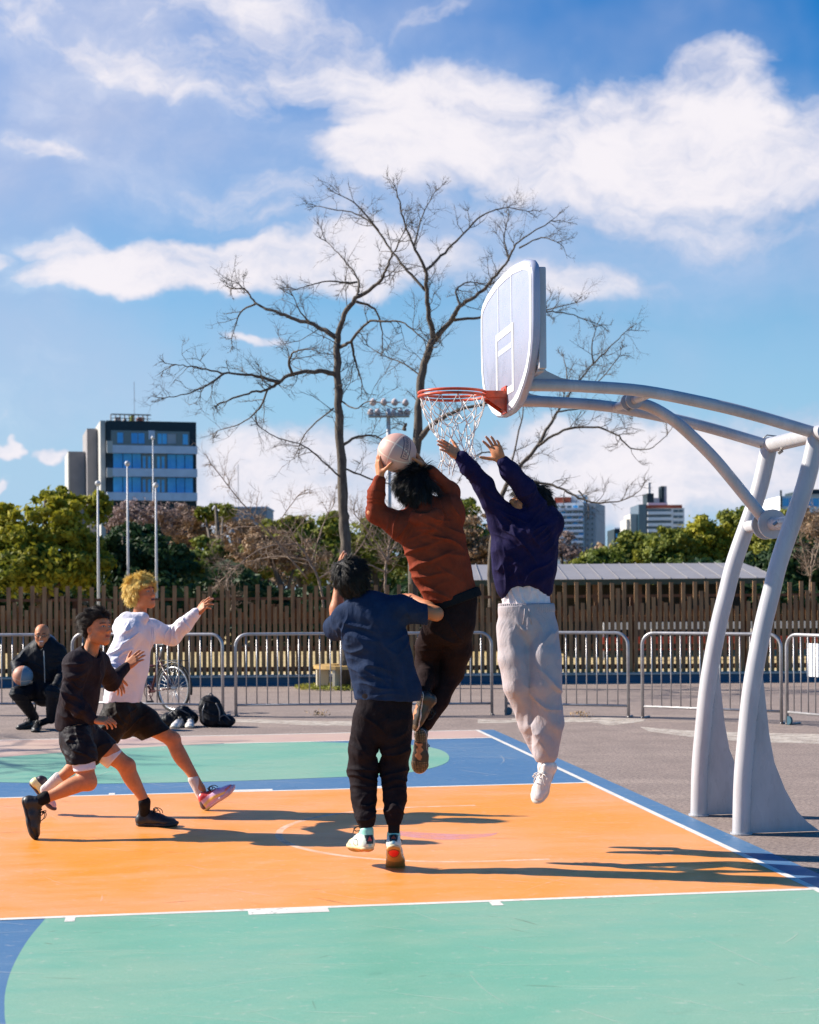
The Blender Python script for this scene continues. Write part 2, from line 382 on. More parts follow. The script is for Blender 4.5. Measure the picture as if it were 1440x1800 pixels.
def worn_line():
    m = bpy.data.materials.new('court_line_paint'); m.use_nodes = True; t = NT(m.node_tree); t.n.clear()
    out = t.new('ShaderNodeOutputMaterial'); b = t.new('ShaderNodeBsdfPrincipled'); tr = t.new('ShaderNodeBsdfTransparent'); mx = t.new('ShaderNodeMixShader')
    P = t.new('ShaderNodeTexCoord').outputs['Object']; n, _ = t.noise(P, 16, 7, .8); n2, _ = t.noise(P, 2.5, 4, .6); q = t.math('ADD', t.math('MULTIPLY', n, .7), t.math('MULTIPLY', n2, .3))
    t.put(mx.inputs[0], t.ramp(q, .36, .46, .30, 1)); t.put(mx.inputs[1], tr.outputs[0]); t.put(mx.inputs[2], b.outputs[0]); t.put(out.inputs[0], mx.outputs[0])
    t.put(b.inputs['Base Color'], t.mix(t.ramp(n2, .35, .7), (.70, .66, .60, 1), (.58, .54, .48, 1))); b.inputs['Roughness'].default_value = .6; return m
M_LINE = worn_line()
lw = .05
def line(name, a, b, w, z=.0056, m=None):
    """stripe from a to b in court coordinates, width w lying to one side"""
    a = Vector(a+(0,)); b = Vector(b+(0,)); d = (b-a).normalized(); n = Vector((-d.y, d.x, 0))*w
    return sheet(name, KP([tuple(p.xy) for p in (a, b, b+n, a+n)]), z, m or M_LINE)
line('court_line', (-.05, 0), (15.05, 0), -(.05), .0061)                      # end line, outside the court
line('court_line', (0, .0), (0, 15), .05)                               # far sideline
line('court_line', (.9, 0.0), (.9, RV+RR*math.sin(a_in)), -.05)          # corner three-point straight
line('court_line', (5.05, 0), (5.05, 9), -.05)                       # lane edges
line('court_line', (9.95, 0), (9.95, 9), .05)
# blocks and ticks beside the lane
tk = [G(*p) for p in ((115, 1616), (133, 1615), (436, 1604), (577, 1599), (862, 1590), (882, 1589))]
tv = [toK(p)[1] for p in tk]
for v0, v1 in ((tv[1], tv[0]), (tv[3], tv[2]), (tv[5], tv[4])):
    for uu, s in ((9.95, 1), (5.05, -1)):
        sheet('court_marking', KP([(uu, v0), (uu, v1), (uu+s*.10, v1), (uu+s*.10, v0)]), .0058, M_LINE)
def faint_mat(name, col, a, sc=6.0):
    m = bpy.data.materials.new(name); m.use_nodes = True; t = NT(m.node_tree); t.n.clear()
    out = t.new('ShaderNodeOutputMaterial'); b = t.new('ShaderNodeBsdfPrincipled'); tr = t.new('ShaderNodeBsdfTransparent'); mx = t.new('ShaderNodeMixShader')
    P = t.new('ShaderNodeTexCoord').outputs['Object']; n, _ = t.noise(P, sc, 6, .75)
    t.put(mx.inputs[0], t.ramp(n, .32, .66, a*.35, a)); t.put(mx.inputs[1], tr.outputs[0]); t.put(mx.inputs[2], b.outputs[0]); t.put(out.inputs[0], mx.outputs[0])
    b.inputs['Base Color'].default_value = (*col, 1); b.inputs['Roughness'].default_value = .6; return m
M_FAINT = faint_mat('worn_line', (.86, .60, .44), .75); M_FAINT2 = faint_mat('worn_violet', (.62, .30, .34), .75, 3)
M_WORN = faint_mat('worn_pale_band', (.62, .54, .45), .8, 5)
r1 = 1.25
oo = [(RU-r1, 1.2)] + arc(r1, 0, PI, 40) + [(RU+r1, 1.2)]; ii = [(RU-r1+.05, 1.2)] + arc(r1-.05, 0, PI, 40) + [(RU+r1-.05, 1.2)]
mk = MB(); n_ = len(oo)
mk.add([K(*p, .0056) for p in oo]+[K(*p, .0056) for p in ii], [(i, i+1, n_+i+1, n_+i) for i in range(n_-1)])
o_ = mk.build('court_marking', M_FAINT); tag(o_, kind='structure')
pp = spline([G(*p) for p in ((700, 1470), (760, 1477), (820, 1476), (862, 1471), (877, 1465))], 6)
qq = spline([G(*p) for p in ((700, 1462), (762, 1466), (820, 1468), (856, 1467), (877, 1465))], 6)
mk = MB(); n_ = len(pp); up = Vector((0, 0, .0056))
mk.add([p+up for p in pp]+[p+up for p in qq], [(i, i+1, n_+i+1, n_+i) for i in range(n_-1)])
tag(mk.build('court_marking', M_FAINT2), kind='structure')
# pale worn bands on the asphalt
for pts in (((1125, 1278), (1200, 1284), (1300, 1288), (1440, 1291), (1500, 1292), (1500, 1309), (1440, 1308), (1330, 1305), (1230, 1298), (1140, 1286)),
            ((380, 1264), (460, 1265), (560, 1268), (640, 1268), (640, 1276), (560, 1276), (450, 1271), (380, 1269)),
            ((900, 1264), (985, 1262), (1060, 1262), (1135, 1264), (1130, 1269), (1072, 1276), (1040, 1270), (900, 1270)),
            ((840, 1265), (900, 1266), (900, 1271), (840, 1272))):
    sheet('worn_band', [G(*p) for p in pts], .003, M_WORN)

# ------------------------------------------------------------------ kerb, field, fence
FZ = 27.85
M_KTOP = mat('kerb_top', (.62, .58, .50), .8, var=.25, vscale=3, bump=.3)
M_KFACE = mat('kerb_face', (.030, .12, .22), .6, var=.35, vscale=2, bump=.2, col2=(.02, .10, .17))
kb = MB(); kb.box((0, FZ-.0, .071), (260, .5, .142)); kb.m = 1; kb.box((0, FZ-.02, .157), (260, .56, .03))
tag(kb.build('kerb', [M_KFACE, M_KTOP]), kind='structure')
kb2 = MB(); kb2.box((0, FZ-.42, .002), (260, .30, .012)); tag(kb2.build('gutter', mat('gutter_concrete', (.33, .30, .28), .85, var=.3, vscale=4, bump=.3)), kind='structure')
M_FIELD = mat('dry_grass_field', (.58, .42, .20), .95, var=.5, vscale=.8, bump=1, bscale=30, detail=9, col2=(.44, .33, .13))
fm = MB(); fm.add([(-900, 28.05, .05), (900, 28.05, .05), (900, 62, .05), (-900, 62, .05)], [(0, 1, 2, 3)])
tag(fm.build('field', M_FIELD), kind='structure')
fm = MB(); fm.add([(-1500, 62, .05), (1500, 62, .05), (1500, 3500, .05), (-1500, 3500, .05)], [(0, 1, 2, 3)])
tag(fm.build('far_ground', mat('park_and_city_ground', (.07, .085, .05), .95, var=.5, vscale=.05, col2=(.12, .11, .10))), kind='structure')
rng = random.Random(5)
M_WOOD = mat('fence_wood', (.42, .23, .095), .75, var=.35, vscale=5, bump=.4, bscale=40, stretch=(3, 3, .4), col2=(.22, .11, .048))
M_WOOD2 = mat('fence_rail_wood', (.16, .08, .04), .8, var=.3, vscale=4, bump=.3)
def fence():
    root = empty('wooden_fence', (0, FZ, .172), 'long brown picket fence with uneven slat tops standing on the blue kerb', 'fence')
    s = MB(); s2 = MB(); sp = .1055; n = int(24/sp)
    hts = [1.22, 1.34, 1.20, 1.27, 1.50, 1.18, 1.31, 1.24, 1.45, 1.20, 1.36, 1.24]
    x0 = -12
    for i in range(n):
        x = x0+i*sp
        h = 1.60 if i % 2 == 0 else hts[(i*5 + (i//7)*3) % 12]
        h += rng.uniform(-.018, .018)
        s.box((x, FZ-.06, .172+h/2), (.068, .032, h), Matrix.Rotation(rng.uniform(-.007, .007), 3, 'Y'))
    for i in range(n):
        x = x0+(i+.5)*sp
        h = rng.choice((1.02, 1.12, 1.18, 1.26)); z0 = .95
        s2.box((x, FZ+.075, .172+(h+z0)/2 - 0*z0), (.088, .026, h-z0))
    s.build('slats', M_WOOD, root); s2.build('rear_slats', M_WOOD, root)
    r = MB()
    for z in (.10, .46, .95, 1.36): r.box((0, FZ+.01, .172+z), (24, .055, .085 if z < 1.3 else .05))
    r.build('rails', M_WOOD2, root)
    for k in range(13):
        p = MB(); p.box((-12+k*2, FZ+.135, .172+.69), (.09, .07, 1.38)); p.build('post', M_WOOD2, root)
fence()

# ------------------------------------------------------------------ crowd barriers
M_STEEL = mat('galvanised_steel', (.48, .46, .46), .45, metal=.55, var=.25, vscale=9, bump=.05)
M_RUBBER = mat('wheel_rubber', (.03, .10, .14), .6)
def barrier(A, B, label, wheel=None, nb=13, H=1.10):
    A = Vector(A); B = Vector(B); A.z = B.z = 0; d = (B-A); L = d.length; d.normalize(); r = .16
    root = empty('crowd_barrier', (A+B)/2, label, 'barrier', 'steel crowd barriers along the back of the court')
    def pt(x, z): return A + d*x + Vector((0, 0, z))
    fr = MB(); path = [pt(0, 0), pt(0, H-r)] + [pt(r-r*math.cos(a), H-r+r*math.sin(a)) for a in [PI/2*i/6 for i in range(1, 7)]] + \
        [pt(L-r+r*math.sin(a), H-r+r*math.cos(a)) for a in [PI/2*i/6 for i in range(0, 7)]] + [pt(L, 0)]
    fr.tube(path, .021, 10); fr.build('frame', M_STEEL, root, True)
    lr = MB(); lr.tube([pt(.02, .155), pt(L-.02, .155)], .016, 8); lr.build('lower_rail', M_STEEL, root, True)
    bars = MB()
    for i in range(1, nb):
        x = L*i/nb; zt = H-.02
        for xx in (x, L-x):
            if xx == x and x < r: zt = H-r+math.sqrt(max(0, r*r-(r-x)**2))
            if L-x < r: zt = H-r+math.sqrt(max(0, r*r-(r-(L-x))**2))
        bars.tube([pt(x, .155), pt(x, zt)], .0085, 6)
    bars.build('bars', M_STEEL, root, True)
    for x in (.0, L):
        ft = MB()
        ft.tube([pt(x, .012)+Vector((-d.y, d.x, 0))*(-.02), pt(x, .012)+Vector((-d.y, d.x, 0))*.22], .013, 6)
        ft.build('foot', M_STEEL, root, True)
    if wheel is not None:
        w = MB(); c = pt(.03+wheel, .055); nrm = Vector((-d.y, d.x, 0)); w.tube([c-nrm*.015, c+nrm*.015], .052, 16); w.build('wheel', M_RUBBER, root)
    return root
barrier(G(-150, 1257), G(100, 1257), 'steel crowd barrier behind the seated man, nearest the left edge of the photo')
barrier(G(128, 1254), G(392, 1260), 'steel crowd barrier in front of the parked bicycle', nb=14)
barrier(G(415, 1260), G(637, 1258), 'steel crowd barrier in front of the round yellow bench', nb=12)
barrier(G(643, 1259), G(865, 1257), 'steel crowd barrier behind the legs of the two players under the ball', nb=12)
barrier(G(890, 1257), G(1105, 1262), 'steel crowd barrier behind the grey sweatpants, its wheel beside the left post', 0, nb=12)
barrier(G(1130, 1263), G(1374, 1273), 'steel crowd barrier behind the two curved hoop posts', nb=14)
barrier(G(1384, 1274), G(1600, 1296), 'steel crowd barrier at the right edge carrying a white notice board', .0, nb=16)
# notice board hung on the last barrier
nbm = MB(); a = G(1418, 1276); a2 = G(1500, 1286); dd = (a2-a).normalized()
nbm.box((a+a2)/2 + Vector((0, -.045, .80)), ((a2-a).length, .012, .40), Matrix.Rotation(math.atan2(dd.y, dd.x), 3, 'Z'), .003)
tag(nbm.build('notice_board', mat('white_board', (.82, .82, .80), .5)), 'white rectangular notice board hanging on the barrier at the right edge', 'sign')

# rubbed scuffs and scratches on the paint, each at its own place on the floor
def scuffs(name, n, seed, m, u0, u1, v0, v1, lo, hi, w0, w1, z=.0060):
    rg = random.Random(seed); t = MB()
    for _ in range(n):
        c = K(rg.uniform(u0, u1), rg.uniform(v0, v1), z); a = rg.gauss(-.1, .55); L = rg.uniform(lo, hi); w = rg.uniform(w0, w1); k = rg.uniform(-.5, .5); N = 8; prev = None
        for i in range(N+1):
            s = (i/N-.5)*L; an = a+k*s; p = c+Vector((math.cos(an), math.sin(an), 0))*s; q = Vector((-math.sin(an), math.cos(an), 0))*w*math.sin(PI*(i+.3)/(N+.6))
            if prev: t.add([prev[0], p-q, p+q, prev[1]], [(0, 1, 2, 3)])
            prev = (p-q, p+q)
    tag(t.build(name, m), kind='structure')
M_SCL = faint_mat('scratch_pale', (.66, .62, .54), .30, 22); M_SCD = faint_mat('scuff_dark', (.16, .09, .06), .26, 22)
scuffs('floor_scratches', 95, 5, M_SCL, 9.98, 13.2, -.0, 6.5, .12, .75, .002, .0055)
scuffs('floor_scratches', 120, 6, M_SCL, 5.1, 9.9, .1, 8, .15, .9, .003, .008)
scuffs('floor_scratches', 60, 7, M_SCL, .9, 5.0, .1, 8, .2, 1.0, .004, .010)
scuffs('floor_scuffs', 46, 8, M_SCD, 5.1, 9.9, .1, 7, .06, .35, .004, .012)
scuffs('floor_scuffs', 30, 9, M_SCD, 9.98, 13.2, -.0, 6.5, .05, .22, .003, .008)
# ------------------------------------------------------------------ basketball stand
M_HOOP = mat('hoop_white_paint', (.56, .55, .57), .30, var=.22, vscale=3.5, bump=.05, coat=.25, detail=9, stretch=(1.6, 1.6, .5))
M_BOARD = mat('board_face_paint', (.42, .44, .56), .30, var=.07, vscale=3, bump=.02)
M_BWHITE = mat('board_white_paint', (.80, .79, .78), .4, var=.08, vscale=6)
M_RING = mat('ring_orange_paint', (.78, .085, .015), .38, var=.5, vscale=14, col2=(.34, .05, .02), bump=.1)
M_NET = mat('net_cord', (.74, .70, .66), .85)
M_BOLT = mat('bolt_steel', (.45, .43, .40), .45, metal=.8)
U1, U2, UM = 7.105, 7.985, 7.545
hoop = empty('basketball_hoop', K(UM, -.32, 0), 'white tubular basketball stand with two curved posts, backboard and orange ring', 'basketball hoop')
pole_vz = [(-.318, 0), (-.330, .35), (-.355, .62), (-.397, .98), (-.473, 1.37), (-.542, 1.636), (-.615, 1.895), (-.79, 2.37), (-.885, 2.735)]
pv = spline([Vector((a, b, 0)) for a, b in pole_vz], 5)
def tubeK(pts, r, n=20, m=M_HOOP, name='tube', parent=hoop, caps=True):
    t = MB(); t.tube([K(*p) for p in pts], r, n, caps); return t.build(name, m, parent, autosmooth=.7)
for u in (U1, U2):
    p = tubeK([(u, q.x, q.y) for q in pv], .0615, 24, name='post')
    # plate behind the post
    fin = [(-.88, 0.006), (-.79, .07), (-.716, .148), (-.63, .30), (-.556, .484), (-.52, .68), (-.50, .87), (-.475, 1.10), (-.47, 1.22)]
    back = [(q.x-.03, q.y) for q in pv if q.y < 1.2]
    out = fin + [(b[0], b[1]) for b in reversed(back)]
    out = [(a, max(b, .006)) for a, b in out]
    f = MB(); f.prism(out, .014, lambda a, b, t, u=u: K(u-.007+t, a, b)); f.build('stiffener_plate', M_HOOP, hoop)
    bp = MB(); bp.tube([K(u, -.318, .002), K(u, -.318, .012)], .075, 24); bp.build('base_plate', M_HOOP, hoop)
arm_vz = [(1.15, 3.045), (.95, 3.045), (.75, 3.04), (.35, 3.014), (-.1, 2.935), (-.45, 2.855), (-.885, 2.735)]
av = spline([Vector((a, b, 0)) for a, b in arm_vz], 5)
for u in (U1, U2): tubeK([(u, q.x, q.y) for q in av], .041, 20, name='arm')
tubeK([(U1-.02, -.885, 2.735), (U2+.14, -.885, 2.735)], .056, 24, name='crossbar')
for u, s in ((U2+.14, 1), (U1-.02, -1)):
    c = MB(); c.tube([K(u, -.885, 2.735), K(u+s*.012, -.885, 2.735)], .064, 24); c.build('end_cap', M_HOOP, hoop)
tubeK([(U1, .30, 3.0), (U2, .30, 3.0)], .030, 16, name='crossbar')
tubeK([(U1, -.705, 2.13), (U2, -.705, 2.13)], .046, 20, name='crossbar')
bz = [(.30, 3.0), (.15, 2.955), (0, 2.87), (-.126, 2.767), (-.29, 2.61), (-.418, 2.465), (-.54, 2.32), (-.64, 2.20), (-.69, 2.14)]
tubeK([(UM, q.x, q.y) for q in spline([Vector((a, b, 0)) for a, b in bz], 5)], .042, 20, name='brace')
for (v, z, r) in ((.30, 3.0, .062), (-.705, 2.13, .105)):
    for du in (-.062, .062):
        t = MB(); t.tube([K(UM+du-.012, v, z), K(UM+du+.012, v, z)], r, 28); t.build('clamp_disc', M_HOOP, hoop, autosmooth=.6)
for u, v, z in ((U1+.02, -.83, 2.745), (U1+.25, -.885, 2.675), (U2-.10, -.63, 2.13), (UM, .30, 2.95)):
    t = MB(); t.tube([K(u, v, z), K(u, v+.03, z-.02)], .012, 8); t.build('bolt', M_BOLT, hoop)
# thin wire stays by the far arm end
t = MB(); t.tube([K(U1, -.80, 2.76), K(U1+.02, -.86, 2.81), K(U1+.03, -.93, 2.80)], .006, 6); t.build('stay_wire', M_BOLT, hoop, True)
# backboard
hb = [(0, 2.895), (.16, 2.898), (.30, 2.915), (.45, 2.955), (.60, 3.025), (.72, 3.10), (.80, 3.19), (.845, 3.30), (.86, 3.42), (.862, 3.60), (.858, 3.72), (.83, 3.785), (.77, 3.82), (.6, 3.86), (.3, 3.893), (0, 3.90)]
UB = 7.50
def outline(s=1.0, cz=3.42):
    R = [(UB+a*s, cz+(z-cz)*s) for a, z in hb]; L = [(UB-a*s, cz+(z-cz)*s) for a, z in reversed(hb[1:-1])]
    return R+L
def inset(pts, d):
    n = len(pts); out = []
    for i in range(n):
        a = Vector(pts[i-1]); b = Vector(pts[i]); c = Vector(pts[(i+1) % n])
        t = ((b-a).normalized()+(c-b).normalized()).normalized(); nrm = Vector((-t.y, t.x)); out.append(tuple(b+nrm*d))
    return out
ol = outline(); VB = 1.2
bb = MB()
o1 = ol; o2 = inset(ol, .012)
n_ = len(ol)
vs = [K(a, VB-.012, z) for a, z in o1] + [K(a, VB, z) for a, z in o2] + [K(a, VB-.045, z) for a, z in o1] + [K(a, VB-.055, z) for a, z in inset(ol, .01)]
fs = [(i, (i+1) % n_, (i+1) % n_+n_, i+n_) for i in range(n_)] + [(i, i+2*n_, (i+1) % n_+2*n_, (i+1) % n_) for i in range(n_)] + [(i+2*n_, i+3*n_, (i+1) % n_+3*n_, (i+1) % n_+2*n_) for i in range(n_)]
fs += [tuple(range(n_, 2*n_)), tuple(reversed(range(3*n_, 4*n_)))]
bb.add(vs, fs); board = bb.build('backboard', M_BOARD, hoop, autosmooth=.8)
# painted border, square and the two stripes, each 3 mm proud
def band(o, i, v, name, parent=board, m=M_BWHITE):
    t = MB(); n = len(o); t.add([K(a, v, z) for a, z in o]+[K(a, v, z) for a, z in i], [(k, (k+1) % n, (k+1) % n+n, k+n) for k in range(n)]); return t.build(name, m, parent)
band(inset(ol, .014), inset(ol, .068), VB+.003, 'border_stripe')
def rect(a0, a1, z0, z1): return [(a0, z0), (a1, z0), (a1, z1), (a0, z1)]
band(rect(7.205, 7.795, 3.03, 3.50), rect(7.255, 7.745, 3.08, 3.45), VB+.003, 'target_square')
M_BPALE = mat('board_rib_paint', (.50, .52, .62), .4)
for a in (7.27, 7.71):
    t = MB(); t.add([K(a, VB+.002, 3.50), K(a+.035, VB+.002, 3.50), K(a+.035, VB+.002, 3.86), K(a, VB+.002, 3.86)], [(0, 1, 2, 3)]); t.build('stripe', M_BPALE, board)
t = MB(); t.add([K(a, VB+.002, z) for a, z in rect(7.27, 7.73, 3.335, 3.375)], [(0, 1, 2, 3)]); t.build('stripe', M_BPALE, board)
# steel channel behind the board
for s in (-1, 1):
    t = MB(); t.box(K(UB+s*.79, VB-.080, 3.44), (.05, .05, .66), Matrix.Rotation(-YAW+PI/2, 3, 'Z') @ Matrix.Rotation(0, 3, 'X') if False else Matrix.Rotation(YAW+PI/2, 3, 'Z') if False else Matrix((tuple(EU), tuple(EV), (0, 0, 1))).transposed(), .008)
    t.build('board_frame', M_HOOP, hoop)
for z in (3.12, 3.70):
    t = MB(); t.box(K(UB, VB-.080, z), (1.526, .045, .05), Matrix((tuple(EU), tuple(EV), (0, 0, 1))).transposed(), .006); t.build('board_frame', M_HOOP, hoop)
for u in (U1, U2):
    gs = [(1.145, 3.07), (1.145, 3.33), (1.09, 3.22), (1.02, 3.14), (.92, 3.095), (.80, 3.075)]
    t = MB(); t.prism(gs, .02, lambda a, b, tt, u=u: K(u-.01+tt, a, b)); t.build('gusset', M_HOOP, hoop)
# ring, its plate and the net
RC = (7.5, 1.575, 3.05)
ring = MB()
for r_, dz in ((.232, .0), (.232, -.026)):
    ring.tube([K(RC[0]+r_*math.cos(a), RC[1]+r_*math.sin(a), RC[2]+dz) for a in [2*PI*i/48 for i in range(48)]], .010, 10, closed=True)
ring = ring.build('ring', M_RING, hoop, True)
RK = Matrix((tuple(EU), tuple(EV), (0, 0, 1))).transposed()
t = MB(); t.box(K(7.5, 1.28, 3.035), (.155, .15, .050), RK, .004); t.box(K(7.5, 1.208, 3.0), (.16, .010, .19), RK, .003)
for du in (-.065, .065):
    t.prism([(1.205, 3.01), (1.35, 3.01), (1.205, 2.91)], .008, lambda a, b, tt, du=du: K(7.496+du+tt, a, b))
t.build('ring_bracket', M_RING, hoop)
for du in (-.05, .05):
    for z in (3.07, 2.94):
        t = MB(); t.tube([K(7.5+du, 1.212, z), K(7.5+du, 1.222, z)], .008, 8); t.build('bolt', M_BOLT, hoop)
net = MB(); NN = 12; prof = [(0, .226), (.085, .212), (.16, .175), (.225, .142), (.29, .122), (.35, .112), (.41, .108), (.46, .112)]
rn = random.Random(3); nodes = []
for j, (dz, r_) in enumerate(prof):
    rowp = []
    for i in range(NN):
        a = 2*PI*(i+(j % 2)*.5)/NN + .10*j
        jit = .0 if j == 0 else .012+.006*j*(j > 2)
        rr = r_*(1+rn.uniform(-jit, jit)*4)
        lean = .010*j
        rowp.append(K(RC[0]+rr*math.cos(a), RC[1]-lean*.6+rr*math.sin(a), RC[2]-.03-dz+rn.uniform(-jit, jit)))
    nodes.append(rowp)
for j in range(len(prof)-1):
    for i in range(NN):
        k2 = (i+1) % NN if j % 2 else (i-1) % NN
        for k in (i, k2):
            a = nodes[j][i]; b = nodes[j+1][k]; m_ = (a+b)/2+Vector((rn.uniform(-.008, .008), rn.uniform(-.008, .008), -.01))
            net.tube([a, m_, b], .0036, 5)
for i in range(NN):
    a = nodes[-1][i]; net.tube([a, a+Vector((rn.uniform(-.02, .02), rn.uniform(-.02, .02), -.05))], .0036, 5)
net.build('net', M_NET, ring, True)
# ------------------------------------------------------------------ vegetation
def leaf_mat(name, c1, c2, trans=.25):
    m = bpy.data.materials.new(name); m.use_nodes = True; t = NT(m.node_tree); t.n.clear()
    out = t.new('ShaderNodeOutputMaterial'); b = t.new('ShaderNodeBsdfPrincipled'); tl = t.new('ShaderNodeBsdfTranslucent'); mx = t.new('ShaderNodeMixShader')
    P = t.new('ShaderNodeTexCoord').outputs['Object']; n, _ = t.noise(P, .55, 3, .6); n2, _ = t.noise(P, 5, 2, .6)
    f = t.math('ADD', t.math('MULTIPLY', n, .65), t.math('MULTIPLY', n2, .35))
    c = t.mix(t.ramp(f, .38, .62), c1, c2)
    t.put(b.inputs['Base Color'], c); b.inputs['Roughness'].default_value = .6; b.inputs['Specular IOR Level'].default_value = .25
    t.put(tl.inputs['Color'], c); mx.inputs[0].default_value = trans
    t.put(mx.inputs[1], b.outputs[0]); t.put(mx.inputs[2], tl.outputs[0]); t.put(out.inputs[0], mx.outputs[0]); return m
M_L1 = leaf_mat('leaf_olive_bright', (.12, .15, .018), (.42, .37, .030), .36)
M_L2 = leaf_mat('leaf_dark', (.018, .045, .016), (.045, .085, .022))
M_L3 = leaf_mat('leaf_mid', (.09, .13, .020), (.26, .26, .035), .3)
M_L4 = leaf_mat('twig_brown', (.22, .13, .075), (.38, .25, .14), .1)
M_L5 = leaf_mat('blossom_pale', (.34, .24, .22), (.27, .19, .15), .2)
M_BARK = mat('bark', (.075, .055, .042), .9, var=.5, vscale=10, bump=1, bscale=30, stretch=(2, 2, .5), col2=(.15, .12, .09))
M_BARK2 = mat('bark_pale', (.36, .27, .20), .9, var=.4, vscale=9, bump=.5, col2=(.22, .15, .11))
def cards(pts, nrm, size, rg, aspect=.55, bend=.35):
    """a four sided leaf clump at every point, facing roughly along nrm"""
    n = len(pts); a = rg.normal(size=(n, 3)); nn = nrm + rg.normal(size=(n, 3))*.55; nn /= np.linalg.norm(nn, axis=1)[:, None]+1e-9
    t = np.cross(nn, a); t /= np.linalg.norm(t, axis=1)[:, None]+1e-9; b = np.cross(nn, t)
    s = (size*rg.uniform(.55, 1.35, n))[:, None]
    lift = nn*s*bend*rg.uniform(-1, 1, n)[:, None]
    V = np.stack([pts-t*s, pts-b*s*aspect+lift, pts+t*s, pts+b*s*aspect+lift*.5], 1).reshape(-1, 3)
    return V, np.arange(4*n).reshape(n, 4)
def leaf_tree(name, base, blobs, n, size, m, label, cat='tree', group=None, seed=1, trunk_r=.18, shell=.45, bark=None, limbs=True):
    """blobs: list of (x, y, z, rx, ry, rz) in world space that make up an uneven crown"""
    rg = np.random.default_rng(seed); base = Vector(base)
    root = empty(name, base, label, cat, group); n = int(n*1.7); size = size*.74
    sub = []
    for b in blobs:
        k = 30; rr = min(b[3], b[5])
        for _ in range(k):                                     # break each lobe into smaller clumps
            d = rg.normal(size=3); d /= np.linalg.norm(d); d[2] = d[2]*.9+.12
            c = np.array(b[:3])+d*np.array(b[3:])*rg.uniform(.35, 1.06); s_ = rr*rg.uniform(.12, .34)
            sub.append((*c, s_*1.15, s_*1.15, s_*.8))
    allb = [(b, .14) for b in blobs]+[(b, 1.0) for b in sub]
    area = np.array([b[3]*b[5]*w for b, w in allb]); area /= area.sum()
    Vs = []; Ns = []
    for (b, w), f in zip(allb, area):
        k = max(8, int(n*f)); d = rg.normal(size=(k, 3)); d /= np.linalg.norm(d, axis=1)[:, None]
        r = 1-shell*rg.random(k)**1.6; r *= 1+.10*np.sin(d[:, 0]*7+b[0]*3)*np.cos(d[:, 2]*9+b[1])
        Vs.append(np.array(b[:3])+d*np.array(b[3:])*r[:, None]); Ns.append(d)
    V = np.concatenate(Vs); N = np.concatenate(Ns); keep = V[:, 2] > base.z+.15; V = V[keep]; N = N[keep]
    vv, ff = cards(V, N, size, rg)
    obj_arrays('crown', vv, ff, m, root, False)
    tk = MB(); zc = max(b[2] for b in blobs)
    tk.tube([base, base+Vector((.1, 0, (zc-base.z)*.4)), Vector((blobs[0][0], blobs[0][1], zc))], [trunk_r, trunk_r*.75, trunk_r*.25], 8)
    if limbs:
        for b in blobs[1:]:
            s_ = base+Vector((0, 0, (zc-base.z)*.3)); e_ = Vector(b[:3]); tk.tube([s_, (s_+e_)/2+Vector((0, 0, .2)), e_], [trunk_r*.5, trunk_r*.35, trunk_r*.12], 6)
    tk.build('trunk', bark or M_BARK, root, True)
    return root
def BL(px, py, Z, rx, ry, dz=None):
    """one crown lobe seen at (px, py) with radii given in picture pixels"""
    p = W(px, py, Z); k = Z/CF; return (p.x, p.y, p.z, rx*k, (dz or (rx+ry)/2)*k, ry*k)
gb = .06
def gp(px, Z): p = W(px, 1035, Z); return (p.x, Z, gb)
leaf_tree('evergreen_tree', gp(70, 44), [BL(80, 925, 44, 62, 48), BL(25, 960, 43.5, 60, 55), BL(120, 950, 44, 58, 60), BL(70, 1000, 43, 80, 50), BL(150, 1005, 44, 45, 45), BL(170, 895, 45, 30, 28), BL(20, 1010, 42.5, 60, 40), BL(100, 880, 44.5, 36, 24), BL(0, 905, 44, 26, 22)],
          19000, .13, M_L1, 'large yellow-green evergreen tree at the left edge behind the fence', seed=2)
leaf_tree('evergreen_tree', gp(225, 47), [BL(215, 980, 47, 52, 42), BL(270, 985, 47, 60, 45), BL(190, 1010, 46.5, 50, 40), BL(310, 1005, 47, 36, 34), BL(240, 940, 48, 48, 22), BL(250, 1030, 46, 90, 30)],
          13000, .13, M_L2, 'dark green rounded tree behind the three flagpoles', seed=3)
leaf_tree('evergreen_tree', gp(385, 52), [BL(380, 990, 52, 50, 42), BL(345, 1010, 51, 40, 40), BL(430, 1000, 52, 46, 44), BL(392, 900, 56, 26, 16), BL(360, 905, 56, 18, 14)],
          9000, .14, M_L3, 'mid green tree behind the brown bushes, right of the flagpoles', seed=4)
leaf_tree('leafless_tree', gp(270, 56), [BL(245, 905, 56, 52, 34), BL(300, 915, 56, 44, 34), BL(215, 920, 56, 34, 30)], 7500, .07, M_L5, 'leafless pinkish-brown tree in front of the dark office building', seed=5, shell=.95)
leaf_tree('leafless_tree', gp(345, 58), [BL(345, 930, 58, 42, 38), BL(330, 965, 57, 40, 30)], 6500, .08, M_L4, 'leafless rusty-brown tree right of the pinkish one, behind the flagpoles', seed=6, shell=.95)
leaf_tree('leafless_tree', gp(425, 60), [BL(430, 935, 60, 50, 40), BL(395, 965, 60, 40, 30), BL(485, 955, 60, 60, 36), BL(440, 990, 60, 60, 30)], 12000, .07, M_L4, 'leafless brown tree left of the nearest bare trunk', seed=7, shell=.95)
leaf_tree('leafless_tree', gp(500, 50), [BL(470, 965, 50, 46, 40), BL(520, 985, 50, 60, 34), BL(430, 990, 50, 40, 34)], 9000, .06, M_L4, 'leafless reddish-brown thicket tree in front of the green one, left of the nearest bare trunk', seed=31, shell=.95)
